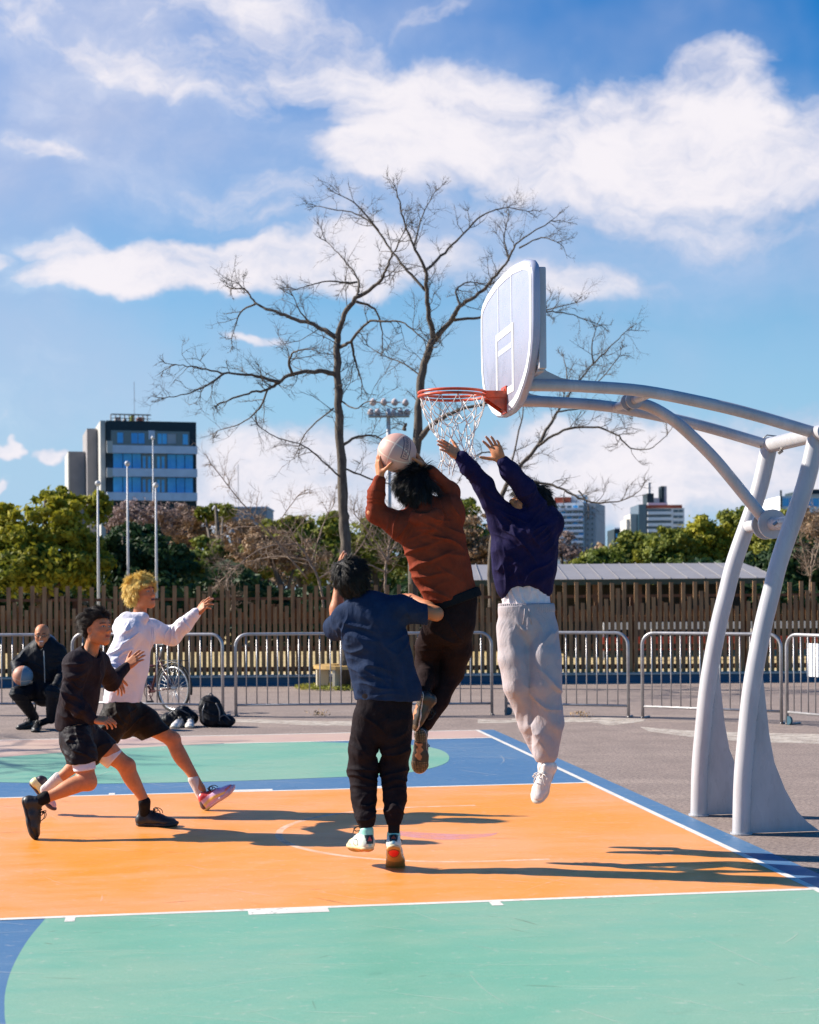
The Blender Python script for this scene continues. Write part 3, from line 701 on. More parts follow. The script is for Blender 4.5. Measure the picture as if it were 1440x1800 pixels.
leaf_tree('evergreen_tree', gp(530, 58), [BL(500, 945, 58, 40, 40), BL(565, 945, 58, 50, 44), BL(560, 990, 57, 70, 40)], 9000, .14, M_L3, 'mid green tree directly behind the nearest bare trunk', seed=8)
leaf_tree('evergreen_tree', gp(660, 60), [BL(650, 950, 60, 52, 42), BL(700, 975, 60, 60, 42), BL(620, 985, 60, 50, 40)], 8500, .14, M_L3, 'mid green tree behind the brown hoodie player', seed=9)
leaf_tree('leafless_tree', gp(830, 57), [BL(830, 940, 57, 38, 52), BL(850, 980, 57, 50, 38), BL(790, 975, 57, 40, 40)], 7000, .09, M_L4, 'leafless brown tree between the brown and the navy player', seed=10, shell=.95)
leaf_tree('evergreen_tree', gp(800, 66), [BL(815, 915, 66, 34, 40), BL(860, 960, 66, 50, 40), BL(900, 970, 66, 60, 40)], 8500, .15, M_L3, 'mid green tree behind the navy sweatshirt player', seed=11)
leaf_tree('leafless_tree', gp(990, 70), [BL(985, 960, 70, 36, 26), BL(1010, 975, 70, 40, 20)], 3500, .09, M_L5, 'small leafless tree in front of the white apartment block', seed=12, shell=.95)
hx = [(1060, 985, 46, 22, M_L3, 13, 5200, 'low olive tree at the left end of the tree row above the shed'), (1115, 968, 46, 34, M_L3, 14, 6500, 'rounded olive tree in front of the orange-roofed block'),
      (1175, 965, 44, 36, M_L3, 15, 6500, 'rounded olive tree just right of the orange-roofed block'), (1232, 948, 42, 42, M_L1, 16, 7500, 'yellow-green tree left of the curved hoop posts'),
      (1300, 940, 50, 50, M_L3, 17, 9000, 'tall olive tree behind the clamp of the curved hoop posts'), (1385, 945, 56, 50, M_L3, 18, 9000, 'dark olive tree between the near hoop post and the right edge')]
for (x, y, rx, ry, m, sd, n, lb) in hx:
    Z = 56+(sd % 3)*1.6
    bl = [BL(x, y, Z, rx, ry), BL(x-rx*.45, y+ry*.5, Z-.5, rx*.8, ry*.75), BL(x+rx*.5, y+ry*.55, Z-.4, rx*.8, ry*.75), BL(x+rx*.2, y-ry*.35, Z+.4, rx*.55, ry*.55), BL(x, y+ry*1.3, Z-1, rx*1.1, ry*.8)]
    if sd in (16, 17, 18): bl.append(BL(x, y+ry*2.0, Z-1, rx*1.1, ry*.7))
    leaf_tree('evergreen_tree', gp(x, Z), bl, int(n*1.3), .13, m, lb, group='evergreen trees in the row above the shed', seed=sd)
leaf_tree('evergreen_tree', gp(1300, 47), [BL(1290, 1015, 47, 60, 34), BL(1400, 1000, 46, 60, 60), BL(1350, 1010, 47, 50, 40), BL(1445, 1010, 46, 50, 50)], 12000, .14, M_L2, 'dark green tree behind the right end of the shed', seed=22)
leaf_tree('leafless_tree', gp(1440, 50), [BL(1430, 915, 50, 26, 30), BL(1450, 950, 50, 30, 30)], 3000, .07, M_L4, 'reddish leafless tree at the right edge', seed=23, shell=.95)
def far_wood():
    rg = np.random.default_rng(60); n = 42000; Z = 82.0
    px = rg.uniform(-500, 1940, n); top = 968+14*np.sin(px*.021)+9*np.sin(px*.057+1)+6*np.sin(px*.13); hh = np.maximum((1040-top)*Z/CF+1.2, 1)
    z = gb+rg.random(n)**.7*hh; y = Z+rg.uniform(-2, 2, n); P = np.stack([(px-720)*Z/CF, y, z], 1)+rg.normal(size=(n, 3))*.15
    vv, ff = cards(P, np.tile(np.array([-.5, -.6, .6]), (n, 1)), .19, rg); k = (noise3(P*.35)+rg.normal(size=n)*.15 > .12).astype(int)
    tag(obj_arrays('far_wood', vv, ff, [M_L3, M_L4], None, False, k), 'long mixed green and brown wood far behind the shed and the field', None, None, 'stuff')
far_wood()
# low dark hedge that closes the field
def hedge():
    rg = np.random.default_rng(40); n = 30000
    x = rg.uniform(-19, 20, n); z = gb+rg.random(n)**.8*(1.75+.45*np.sin(x*.9)+.25*np.sin(x*2.3+1)); y = 45+rg.uniform(-.8, .8, n)+.3*np.sin(x*3)
    P = np.stack([x, y, z], 1); nr = np.tile(np.array([0, -.8, .5]), (n, 1)); vv, ff = cards(P, nr, .14, rg)
    o = obj_arrays('hedge', vv, ff, M_L2, None, False); tag(o, 'long low dark hedge at the far side of the dry field', 'hedge')
hedge()

# ---- bare cherry trees: limbs traced once, twigs grown from them
def zc(X, Y): return (260+X/1.532, 300+Y/1.532)
def bare_tree(label, Z, limbs, seed, scale_w=1.0, twig_n=1.0, bark=M_BARK, ground=None, len_k=1.0, name='bare_tree', group='bare cherry trees behind the barriers'):
    """limbs: (zoomed points, start width px, end width px)"""
    rg = random.Random(seed); k = Z/CF
    p0 = W(*zc(*limbs[0][0][0]), Z); base = Vector((p0.x, Z, ground if ground is not None else gb))
    root = empty(name, base, label, 'tree', group)
    tr = MB(); br = MB(); tw = MB(); segs = []
    for li, (pts, w0, w1, dz0, dz1) in enumerate(limbs):
        n = len(pts); P3 = [W(*zc(*p), Z+dz0+(dz1-dz0)*i/(n-1)) for i, p in enumerate(pts)]
        if li == 0: P3 = [base]+P3
        sp = spline(P3, 5); N = len(sp)
        for i in range(2, N-1): sp[i] = sp[i]+Vector((rg.uniform(-1, 1), rg.uniform(-1, 1), rg.uniform(-1, 1)))*.018*min(1, w0*k*8)
        rad = [(w0+(w1-w0)*(i/(N-1))**.8)*k/2/1.532*scale_w*(1+rg.uniform(-.08, .1)) for i in range(N)]
        if li == 0: rad[0] *= 1.5; rad[1] *= 1.15
        (tr if li == 0 else br).tube(sp, rad, 9 if li == 0 else 7)
        segs.append((sp, rad, li))
    def grow(p, d, L, r, lvl):
        n = 5 if lvl == 0 else 4; pts = [p]; dd = d.normalized()
        for i in range(n):
            dd = (dd+Vector((rg.gauss(0, .22), rg.gauss(0, .22), rg.gauss(0, .22)+.03))).normalized(); pts.append(pts[-1]+dd*L/n)
        tw.tube(pts, [r*(1-.75*i/n) for i in range(n+1)], 4 if lvl == 0 else 3, caps=False)
        if lvl < 2:
            for _ in range(rg.choice((4, 5, 6)) if lvl == 0 else rg.choice((3, 4))):
                i = rg.randrange(1, n); side = Vector((rg.gauss(0, 1), rg.gauss(0, 1), rg.gauss(0, .8)+.15)).normalized()
                grow(pts[i], dd*.8+side*.8, L*rg.uniform(.35, .6), r*.6, lvl+1)
    for sp, rad, li in segs:
        L = sum((sp[i+1]-sp[i]).length for i in range(len(sp)-1)); start = .55 if li == 0 else .12
        cnt = int(L*(5.0 if li else 2.2)*twig_n)
        for _ in range(cnt):
            f = start+(1-start)*rg.random()**.85; i = min(len(sp)-2, int(f*(len(sp)-1))); p = sp[i].lerp(sp[i+1], rg.random())
            t = (sp[i+1]-sp[i]).normalized(); side = Vector((rg.gauss(0, 1), rg.gauss(0, 1), rg.gauss(0, .8)+.1)); side = (side-t*side.dot(t)).normalized()
            grow(p, t*rg.uniform(.5, 1.1)+side, rg.uniform(.26, .76)*len_k, min(rad[i]*.5, .0085), 0)
        e = sp[-1]; t = (sp[-1]-sp[-2]).normalized()
        for _ in range(2): grow(e, t+Vector((rg.gauss(0, .3), rg.gauss(0, .3), rg.gauss(0, .3))), rg.uniform(.22, .42)*len_k, .009, 0)
    tr.build('trunk', bark, root, True); b = br.build('branches', bark, root, True)
    tw.build('twigs', bark, root, True)
    return root
cherry = bare_tree('bare cherry tree with an upright trunk, left of the ball and behind the navy T-shirt', 26.8, [
    ([(532, 1000), (527, 900), (518, 750), (512, 600), (510, 460)], 34, 19, 0, 0),
    ([(510, 465), (525, 400), (560, 345), (620, 305), (640, 270), (660, 225), (682, 180)], 17, 3, 0, -.8),
    ([(560, 345), (568, 310), (560, 280), (520, 230), (480, 190)], 8, 2, 0, .9), ([(562, 300), (540, 303), (480, 298), (430, 310), (400, 320)], 6, 2, 0, -.8),
    ([(560, 352), (610, 372), (630, 425), (632, 480)], 8, 2, 0, .7), ([(507, 450), (460, 420), (400, 400), (330, 375), (290, 355), (260, 322), (225, 318)], 14, 3, 0, .7),
    ([(292, 358), (250, 380), (235, 420), (226, 450)], 6, 2, .6, 1), ([(440, 412), (410, 380), (392, 338)], 6, 2, .2, -.4),
    ([(518, 475), (545, 460), (590, 410), (640, 405), (690, 412), (742, 452)], 10, 3, 0, -1.0), ([(548, 458), (560, 520), (577, 575)], 8, 3, -.1, .3),
    ([(508, 548), (460, 540), (400, 545), (350, 570), (320, 590), (270, 600), (195, 625)], 15, 4, 0, -.9), ([(388, 546), (380, 510), (400, 486), (440, 480)], 9, 3, -.4, -.9),
    ([(352, 570), (280, 550), (200, 545), (130, 530), (75, 522)], 10, 2, -.5, -1.4), ([(322, 590), (300, 640), (250, 680), (188, 700)], 6, 2, -.6, 0), ([(205, 546), (150, 582), (100, 602), (45, 612)], 6, 2, -1.1, -1.8),
    ([(520, 742), (570, 715), (612, 715), (642, 738)], 9, 3, 0, .9), ([(526, 832), (480, 790), (420, 740), (350, 720), (300, 690)], 6, 2, 0, -1.0),
    ([(526, 800), (600, 830), (660, 850), (700, 900)], 6, 2, 0, .8), ([(520, 620), (560, 640), (600, 620), (660, 640)], 5, 2, 0, -.8), ([(500, 640), (430, 700), (400, 760)], 5, 2, 0, 1)], 11, ground=.0)
bare_tree('tallest bare cherry tree, forked trunk rising between the ball and the net', 30, [
    ([(716, 1010), (718, 850), (726, 700), (737, 560), (760, 475), (772, 452)], 30, 18, 0, 0),
    ([(770, 455), (755, 380), (750, 320), (745, 260), (715, 200), (690, 130), (670, 55)], 16, 3, 0, -.8),
    ([(748, 322), (700, 270), (660, 220), (620, 160), (570, 120), (510, 105), (453, 95)], 9, 2, -.2, .8), ([(622, 162), (560, 90), (502, 58)], 6, 2, .2, -.3),
    ([(745, 272), (790, 230), (840, 180), (900, 120), (960, 100), (1025, 110)], 9, 2, 0, .9), ([(716, 205), (740, 120), (772, 58)], 5, 2, -.3, .3),
    ([(772, 455), (820, 400), (840, 365), (890, 330), (930, 290), (970, 240), (1000, 190), (1085, 135)], 16, 3, 0, -.7),
    ([(825, 402), (890, 395), (960, 398), (1060, 380), (1130, 385), (1217, 415)], 9, 2, 0, .9), ([(1062, 380), (1090, 370), (1142, 358)], 5, 2, .6, .3),
    ([(842, 366), (830, 320), (870, 300), (912, 312)], 7, 2, 0, .5), ([(972, 242), (960, 180), (972, 118)], 5, 2, -.4, 0), ([(1000, 208), (1060, 180), (1102, 192)], 5, 2, -.5, -.9),
    ([(722, 735), (760, 690), (800, 662), (850, 642), (930, 620)], 18, 7, 0, -.8), ([(745, 560), (690, 520), (640, 500), (590, 470)], 5, 2, 0, .8), ([(690, 700), (692, 690), (695, 682)], 12, 7, 0, 0)], 12, ground=gb)
bare_tree('bare cherry tree leaning right, its crown behind the hoop arm', 31, [
    ([(925, 1040), (948, 900), (960, 860), (1000, 800), (1050, 740)], 18, 10, 0, 0),
    ([(1050, 742), (1080, 690), (1110, 640), (1150, 580), (1200, 520), (1250, 470), (1292, 430)], 10, 2, 0, .8),
    ([(1052, 740), (1120, 700), (1200, 690), (1260, 710), (1300, 745), (1350, 750), (1397, 714)], 8, 2, 0, -.8),
    ([(1000, 832), (1060, 840), (1110, 855), (1160, 880), (1220, 895), (1290, 885), (1327, 860)], 9, 2, -.1, -1), ([(1160, 862), (1178, 885), (1186, 905)], 5, 2, -.3, -.4),
    ([(1110, 640), (1130, 560), (1118, 500)], 5, 2, 0, .9), ([(1200, 522), (1196, 470), (1206, 430)], 5, 2, .4, .2), ([(960, 862), (990, 740), (1010, 650), (1000, 600)], 7, 2, 0, .9),
    ([(1100, 650), (1180, 640), (1260, 640), (1300, 660)], 5, 2, 0, 1), ([(1000, 800), (930, 760), (880, 770), (840, 830)], 6, 2, 0, -.9), ([(1150, 582), (1210, 570), (1270, 500)], 5, 2, .2, -.5)], 13, ground=gb)
bare_tree('low shrub of pale bare branches, left of the navy T-shirt head', 29.2, [
    ([(470, 1150), (440, 1060), (400, 1000)], 8, 5, 0, 0), ([(430, 1100), (330, 980), (250, 890), (170, 790)], 6, 2, 0, -.5), ([(440, 1060), (470, 960), (500, 900)], 5, 2, 0, .5),
    ([(400, 1000), (380, 960), (360, 940), (400, 880)], 4, 2, 0, -.6), ([(440, 1050), (350, 1040), (250, 1060), (200, 1100)], 5, 2, 0, .4), ([(460, 1100), (560, 1030), (600, 960)], 5, 2, 0, .3), ([(300, 960), (240, 960), (200, 980)], 3, 2, 0, .3), ([(400, 1005), (300, 1020), (215, 1100), (225, 1150)], 5, 2, 0, -.6)],
    14, bark=M_BARK2, ground=gb, twig_n=1.5, name='bare_shrub', group='pale bare shrubs behind the fence')
bare_tree('tangled pale shrub between the two bare trunks, right of the navy T-shirt head', 29.0, [
    ([(640, 1160), (640, 1080), (650, 1010)], 9, 6, 0, 0), ([(650, 1060), (600, 980), (560, 930)], 6, 2, 0, -.5), ([(645, 1040), (700, 960), (740, 900)], 6, 2, 0, .5), ([(650, 1010), (650, 940), (620, 880)], 5, 2, 0, .3), ([(640, 1080), (580, 1060), (500, 1080)], 5, 2, 0, -.6)],
    15, bark=M_BARK2, ground=gb, twig_n=2.2, name='bare_shrub', group='pale bare shrubs behind the fence')
bare_tree('small pale shrub behind the fence at the right end of the shed', 34, [
    ([(1780, 1180), (1785, 1100), (1790, 1030)], 6, 4, 0, 0), ([(1785, 1100), (1760, 1000), (1750, 950)], 4, 2, 0, -.5), ([(1788, 1080), (1810, 1000), (1830, 940)], 4, 2, 0, .5)],
    16, bark=M_BARK2, ground=gb, twig_n=1.6, name='bare_shrub', group='pale bare shrubs behind the fence')

# the same kind of tree stands left of the picture and throws its branch shadows over the court
def copy_tree(o, parent=None):
    c = o.copy(); link(c); c.parent = parent
    for ch in list(o.children): copy_tree(ch, c)
    return c
c2 = copy_tree(cherry); c2.location = cherry.location+Vector((-12.6, -8.2, 0)); c2.rotation_euler.z = 2.0
c2['label'] = 'bare tree standing beyond the left edge, throwing thin branch shadows on the green floor'
# ------------------------------------------------------------------ buildings and street furniture behind the fence
M_DARKF = mat('facade_slate', (.010, .030, .042), .7, var=.2, vscale=1)
M_CREAM = mat('facade_cream', (.56, .53, .48), .8, var=.12, vscale=.5)
M_BEIGE = mat('facade_beige', (.34, .31, .30), .85, var=.15, vscale=.5)
M_SLAB = mat('balcony_white', (.74, .78, .88), .7, var=.15, vscale=.8)
M_GLASS = mat('window_painted_reflection', (.02, .34, .78), .15, spec=.4, var=.6, vscale=.35, col2=(.10, .56, .92))  # sky reflection painted into the pane colour as bright blue
M_GLASSD = mat('window_glass_dark', (.03, .07, .10), .15, spec=1.0)
M_CONC = mat('facade_grey', (.46, .45, .46), .85, var=.15, vscale=.6)
M_WHITEF = mat('facade_white', (.88, .87, .86), .8, var=.10, vscale=.6)
M_REDR = mat('roof_red', (.48, .10, .05), .8, var=.3, vscale=.8)
M_STEELW = mat('pole_pale_paint', (.62, .62, .64), .5, var=.2, vscale=2)
class PB:
    """boxes laid out by the picture rows and columns of one facade, at its own distance and real size"""
    def __init__(s, Z, root): s.Z = Z; s.root = root
    def xz(s, px, py): p = W(px, py, s.Z); return p.x, p.z
    def box(s, x0, y0, x1, y1, m, name, front=0.0, depth=6.0, base=False, parent=None):
        a, z1 = s.xz(x0, y0); b, z0 = s.xz(x1, y1)
        if base: z0 = gb
        t = MB(); t.box(((a+b)/2, s.Z+front+depth/2, (z0+z1)/2), (b-a, depth, z1-z0)); return t.build(name, m, parent or s.root)
Zb = 200
ob = empty('office_building', (W(267, 1035, Zb).x, Zb, gb), 'dark slate office building with blue windows above the trees at left', 'building')
B = PB(Zb, ob)
B.box(188, 741, 346, 900, M_DARKF, 'wall', 0, 12, True)
B.box(178, 741, 187.8, 900, M_CREAM, 'side_wall', .3, 12, True)
B.box(159, 749, 177.8, 900, M_BEIGE, 'wing', 5, 10, True)
B.box(129, 787, 158.8, 900, M_BEIGE, 'wing', 8, 10, True)
B.box(128, 787, 131.5, 900, M_CREAM, 'wing_sunlit_strip', 7.9, 10, True)  # sunlit left side of the wing painted on as a paler strip
for (y0, y1) in ((785, 797), (825, 838), (867, 880)): B.box(188.5, y0, 345.5, y1, M_SLAB, 'balcony', -.9, .88)
B.box(188, 778, 198, 799, M_CREAM, 'balcony_end', -.95, .3); B.box(188, 826, 198, 841, M_CREAM, 'balcony_end', -.95, .3)
B.box(196, 758, 333, 784, M_GLASSD, 'recess', -.05, .04)
for x0, x1 in ((207, 217), (218, 229), (231, 242), (243, 254), (277, 284), (285, 293), (310, 320), (321, 330)): B.box(x0, 762, x1, 780, M_GLASS if int(x0) % 2 else M_GLASSD, 'window', -.12, .06)
B.box(261, 757, 272, 772, M_SLAB, 'panel', -.14, .06); B.box(294, 762, 309, 779, M_CONC, 'panel', -.13, .06)
for y0, y1 in ((797, 825), (838, 867)):
    for x0, x1 in ((200, 216), (217, 232), (233, 248), (294, 309), (310, 324), (325, 339)): B.box(x0, y0+1, x1, y1-1, M_GLASS, 'window', -.1, .08)
    B.box(249, y0+1, 293, y1-1, M_GLASSD, 'window_band', -.06, .04)
    for x0 in (251, 260, 276, 284): B.box(x0, y0+5, x0+5, y1-2, M_GLASS, 'window', -.1, .05)
rt = MB()
for x in range(198, 270, 8): a, z = B.xz(x, 741); rt.tube([(a, Zb+2, z-.1), (a, Zb+2, z+1.0)], .07, 5)
a, z = B.xz(198, 727); b, _ = B.xz(268, 727); rt.tube([(a, Zb+2, z), (b, Zb+2, z)], .09, 5); rt.tube([(a, Zb+2, z-.5), (b, Zb+2, z-.5)], .05, 5)
rt.build('roof_railing', M_BARK2, ob)
for x0, x1, y0, m in ((207, 216, 731, M_CONC), (234, 240, 727, M_L3), (246, 257, 730, M_REDR), (279, 312, 737, M_SLAB), (221, 226, 733, M_CONC)):
    B.box(x0, y0, x1, 741.5, m, 'roof_unit', 2.4, 3)
am = MB(); a, z = B.xz(241, 665); am.tube([(a, Zb+4, z), (a, Zb+4, z-6)], .035, 5); am.build('antenna', M_CONC, ob)

ob.rotation_euler.z = math.radians(15)
Zb = 230
ap = empty('apartment_block', (W(1010, 1035, Zb).x, Zb, gb), 'white apartment block with rows of balconies right of the navy player', 'building')
B = PB(Zb, ap)
B.box(970, 884, 1027, 985, M_WHITEF, 'wall', 0, 10, True); B.box(1027.2, 884, 1047, 985, M_CONC, 'side_wall', .6, 9, True)
B.box(972, 873, 1000, 884, M_REDR, 'roof', 1, 6); B.box(1000, 868, 1022, 884.2, M_WHITEF, 'stair_tower', 2, 4); B.box(978, 876, 990, 884, M_REDR, 'roof_hut', .5, 3)
for i in range(9):
    y = 889+i*9.6
    B.box(972, y+4.6, 1027, y+8.2, M_SLAB, 'balcony', -1.1, 1.05)
    for x0 in (974, 986, 997, 1008, 1018): B.box(x0, y, x0+8, y+4.5, M_GLASSD if (x0+i) % 3 else M_GLASS, 'window', -.1, .08)
    for x0 in (1031, 1039): B.box(x0, y+1, x0+3, y+5, M_GLASSD, 'window', .5, .08)
ap.rotation_euler.z = math.radians(-16)
Zb = 260
sb = empty('apartment_block', (W(1160, 1035, Zb).x, Zb, gb), 'stepped white block with dark stair tower and orange roof edge, right of centre', 'building')
B = PB(Zb, sb)
B.box(1136, 893, 1204, 985, M_WHITEF, 'wall', 0, 12, True); B.box(1122, 887, 1136, 985, M_GLASSD, 'stair_tower', -.6, 10, True)
B.box(1110, 903, 1122, 985, M_CREAM, 'wing', 1, 8, True); B.box(1104, 912, 1110, 985, M_CREAM, 'wing', 1.6, 8, True)
B.box(1136, 888, 1199, 893, M_REDR, 'roof_edge', -.3, 10)
B.box(1141, 866, 1153, 888, M_DARKF, 'plant_room', 2, 5); B.box(1153, 874, 1163, 888, M_CONC, 'plant_room', 2, 5); B.box(1166, 853, 1171, 888, M_DARKF, 'chimney', 2, 3); B.box(1171.3, 853, 1176, 888, M_CONC, 'chimney', 2, 3)
B.box(1145, 846, 1149, 866, M_CONC, 'chimney', 3, 1.5); B.box(1141, 883, 1176, 888.2, M_WHITEF, 'parapet', 1.4, .5)
for i in range(9):
    y = 895+i*10.2
    B.box(1137, y+4.8, 1181, y+9.6, M_WHITEF, 'balcony', -1.2, 1.15); B.box(1137, y, 1180, y+4.6, M_GLASSD, 'window_band', -.1, .08)
    for x0 in (1184, 1193): B.box(x0, y+1, x0+8, y+5.5, M_GLASSD, 'window', -.1, .08)
Zb = 280
lb = empty('low_building', (W(1095, 1035, Zb).x, Zb, gb), 'small blue-grey building left of the orange-roofed block', 'building')
B = PB(Zb, lb); B.box(1080, 930, 1109, 985, M_DARKF, 'wall', 0, 10, True); B.box(1097, 933, 1109, 985, M_WHITEF, 'wing', -.5, 5, True); B.box(1083, 938, 1095, 945, M_GLASS, 'window', -.1, .08); B.box(1083, 949, 1095, 955, M_GLASS, 'window', -.1, .08); B.box(1080, 928, 1098, 930, M_SLAB, 'parapet', -.3, .3)
Zb = 240
gbd = empty('glass_building', (W(1430, 1035, Zb).x, Zb, gb), 'pale blue glazed building with a dark green roof at the right edge', 'building')
B = PB(Zb, gbd); B.box(1372, 872, 1480, 985, M_WHITEF, 'wall', 0, 14, True); B.box(1410, 861, 1490, 868, M_DARKF, 'roof', -1, 12); B.box(1414, 868, 1486, 872, M_SLAB, 'roof_fascia', -.4, 9)
for x in range(1376, 1470, 13): B.box(x, 876, x+11, 890, M_GLASS, 'window', -.1, .08)
B.box(1371, 862, 1374, 905, M_DARKF, 'corner_post', -.4, .3)
Zb = 210
fb = empty('low_building', (W(430, 1035, Zb).x, Zb, gb), 'flat roofed grey building low behind the trees, right of the office building', 'building')
B = PB(Zb, fb); B.box(405, 893, 470, 985, M_CONC, 'wall', 0, 10, True); B.box(404, 891, 471, 893, M_SLAB, 'parapet', -.2, 10.4)
am = MB(); a, z = B.xz(413, 812); am.tube([(a, Zb+4, z), (a, Zb+4, z-6.6)], .05, 5); am.build('antenna', M_CONC, fb)

def flagpole(px, top, Z, label, r=.033):
    p = W(px, top, Z); root = empty('flagpole', (p.x, Z, gb), label, 'flagpole', 'flagpoles between the office building and the fence')
    t = MB(); t.tube([(p.x, Z, gb), (p.x, Z, gb+(p.z-gb)*.5), (p.x, Z, p.z)], [r*1.35, r*1.1, r*.7], 10); t.build('pole', M_STEELW, root, True)
    t = MB(); t.ellipsoid((p.x, Z, p.z+.05), .075, None, 10, 6); t.build('finial', M_STEELW, root, True)
    t = MB(); t.tube([(p.x, Z, gb), (p.x, Z, gb+.25)], r*2.4, 12); t.build('base', M_CONC, root)
flagpole(172, 853, 41, 'leftmost thin white flagpole, in front of the yellow-green tree')
flagpole(224, 818, 42.5, 'white flagpole in the middle, in front of the blue office windows')
flagpole(274, 856, 42.5, 'short white flagpole, rightmost of the row')
flagpole(269, 772, 58, 'tallest white flagpole, its top against the top storey of the office building')

M_LAMPH = mat('lamp_housing', (.66, .52, .50), .5)
Zm = 95
p = W(683, 735, Zm); km = Zm/CF
fm_ = empty('floodlight_mast', (p.x, Zm, gb), 'white floodlight mast with two rows of lamps behind the ball', 'floodlight')
t = MB(); t.tube([(p.x, Zm, gb), (p.x, Zm, p.z+.6)], [.17, .12], 12); t.build('mast', M_STEELW, fm_, True)
for y in (707, 727):
    a = W(650 if y > 710 else 658, y, Zm); b = W(718 if y > 710 else 706, y, Zm); t = MB(); t.tube([a, b], .05, 6); t.build('lamp_rail', M_STEELW, fm_)
t = MB(); a = W(648, 732, Zm); b = W(720, 732, Zm); t.box(((a.x+b.x)/2, Zm, a.z), (b.x-a.x, .8, .08)); t.build('platform', M_CONC, fm_)
for x, y in [(656, 706), (675, 706), (694, 706), (713, 707), (652, 724), (664, 724), (692, 725), (704, 725), (716, 724)]:
    c = W(x, y, Zm); t = MB(); t.tube([c+Vector((0, -.25, -.1)), c+Vector((0, .12, .1))], [.21, .13], 10); t.build('lamp_head', M_LAMPH, fm_, True)

# ---- open shed with a grey metal roof
M_ROOF = mat('shed_roof_metal', (.30, .28, .28), .5, var=.12, vscale=2, bump=.05)
M_SHED = mat('shed_painted_shade', (.03, .03, .026), .8, var=.3, vscale=3)  # shade of the open interior put into the wall colour as near-black
Ze, Zr = 37.0, 40.0
a = W(800, 1020, Ze); b = W(1376, 1020, Ze); r1_ = W(812, 993, Zr); r2_ = W(1306, 993, Zr)
ze = a.z; zr = r1_.z
sh = empty('shed', ((a.x+b.x)/2, Zr, gb), 'long low shed with a grey metal hipped roof behind the fence', 'shed')
t = MB(); Zk = 2*Zr-Ze
vs = [(a.x, Ze, ze), (b.x, Ze, ze), (r2_.x, Zr, zr), (r1_.x, Zr, zr), (a.x, Zk, ze), (b.x, Zk, ze)]
t.add(vs, [(0, 1, 2, 3), (1, 5, 2), (5, 4, 3, 2), (4, 0, 3)]); roof = t.build('roof', M_ROOF, sh)
t = MB(); n_ = 19
for i in range(n_):
    f = (i+.5)/n_; x = a.x+(b.x-a.x)*f; xr = min(max(x, r1_.x), r2_.x); g_ = 1.0
    if x < r1_.x: g_ = (x-a.x)/(r1_.x-a.x)
    if x > r2_.x: g_ = (b.x-x)/(b.x-r2_.x)
    t.tube([(x, Ze, ze+.02), (x, Ze+(Zr-Ze)*g_, ze+(zr-ze)*g_+.02)], .009, 5, True)
t.build('roof_seams', M_ROOF, roof)
t = MB(); t.box(((a.x+b.x)/2, Ze+.05, ze-.07), (b.x-a.x, .06, .12)); t.build('fascia', mat('fascia_green', (.03, .05, .04), .7), sh)
t = MB(); t.box(((a.x+b.x)/2, Zr+.4, (ze-.13+gb)/2), (b.x-a.x-.6, .12, ze-.13-gb)); t.build('back_wall', M_SHED, sh)
for i in range(8):
    x = a.x+.25+(b.x-a.x-.5)*i/7; t = MB(); t.box((x, Ze+.3, (ze-.13+gb)/2), (.12, .12, ze-.13-gb)); t.build('post', M_WOOD2, sh)
# low railing seen through the fence on the right
M_REDP = mat('red_panel', (.60, .07, .03), .6, var=.3, vscale=2); M_WHP = mat('white_panel', (.78, .77, .74), .6, var=.1, vscale=2)
rl = empty('low_railing', (W(1260, 1035, 35).x, 35, gb), 'low red and white railing seen through the right part of the fence', 'railing')
x0, x1 = W(1060, 1035, 35).x, W(1500, 1035, 35).x
t = MB(); t.box(((x0+x1)/2, 35, .82), (x1-x0, .05, .16)); t.build('top_rail', M_WHP, rl)
t = MB(); t.box(((x0+x1)/2, 35.06, .42), (x1-x0, .04, .30)); t.build('panel', M_REDP, rl)
for i in range(6): t = MB(); t.box((x0+(x1-x0)*i/5, 35.12, .45), (.06, .06, .8)); t.build('post', M_WHP, rl)

# ---- round bench built round the nearest tree
tb = W(*zc(532, 1000), 26.8); bc = Vector((W(611, 1180, 26.6).x, 26.6, 0)); rbn = .58
M_BENCH = mat('bench_yellow_wood', (.62, .40, .13), .6, var=.3, vscale=6, bump=.1, col2=(.50, .30, .10))
M_BLEG = mat('bench_leg_paint', (.66, .56, .40), .6)
bn = empty('round_bench', bc, 'round yellow wooden bench encircling the nearest tree trunk', 'bench')
zs = .40
t = MB()
for (ra, rb_) in ((.30, .385), (.395, .48), (.49, .58)):
    N = 40; vs = []
    for i in range(N):
        an = 2*PI*i/N; c_, s_ = math.cos(an), math.sin(an)
        vs += [(bc.x+ra*c_, bc.y+ra*s_, zs), (bc.x+rb_*c_, bc.y+rb_*s_, zs), (bc.x+rb_*c_, bc.y+rb_*s_, zs-.055), (bc.x+ra*c_, bc.y+ra*s_, zs-.055)]
    t.add(vs, [(4*i+k, 4*((i+1) % N)+k, 4*((i+1) % N)+(k+1) % 4, 4*i+(k+1) % 4) for i in range(N) for k in range(4)])
t.build('seat', M_BENCH, bn)
for i in range(8):
    an = 2*PI*(i+.5)/8; t = MB(); t.box((bc.x+.46*math.cos(an), bc.y+.46*math.sin(an), .172), (.20, .05, .344), Matrix.Rotation(an, 3, 'Z')); t.build('leg', M_BLEG, bn)
rg_ = np.random.default_rng(8); n = 2600; aa = rg_.random(n)*2*PI; rr = np.sqrt(rg_.random(n))*.72
P = np.stack([bc.x+rr*np.cos(aa)*1.25, bc.y+rr*np.sin(aa)-.05, .01+rg_.random(n)*.06], 1); vv, ff = cards(P, np.tile([0, -.3, .6], (n, 1)), .03, rg_, .3)
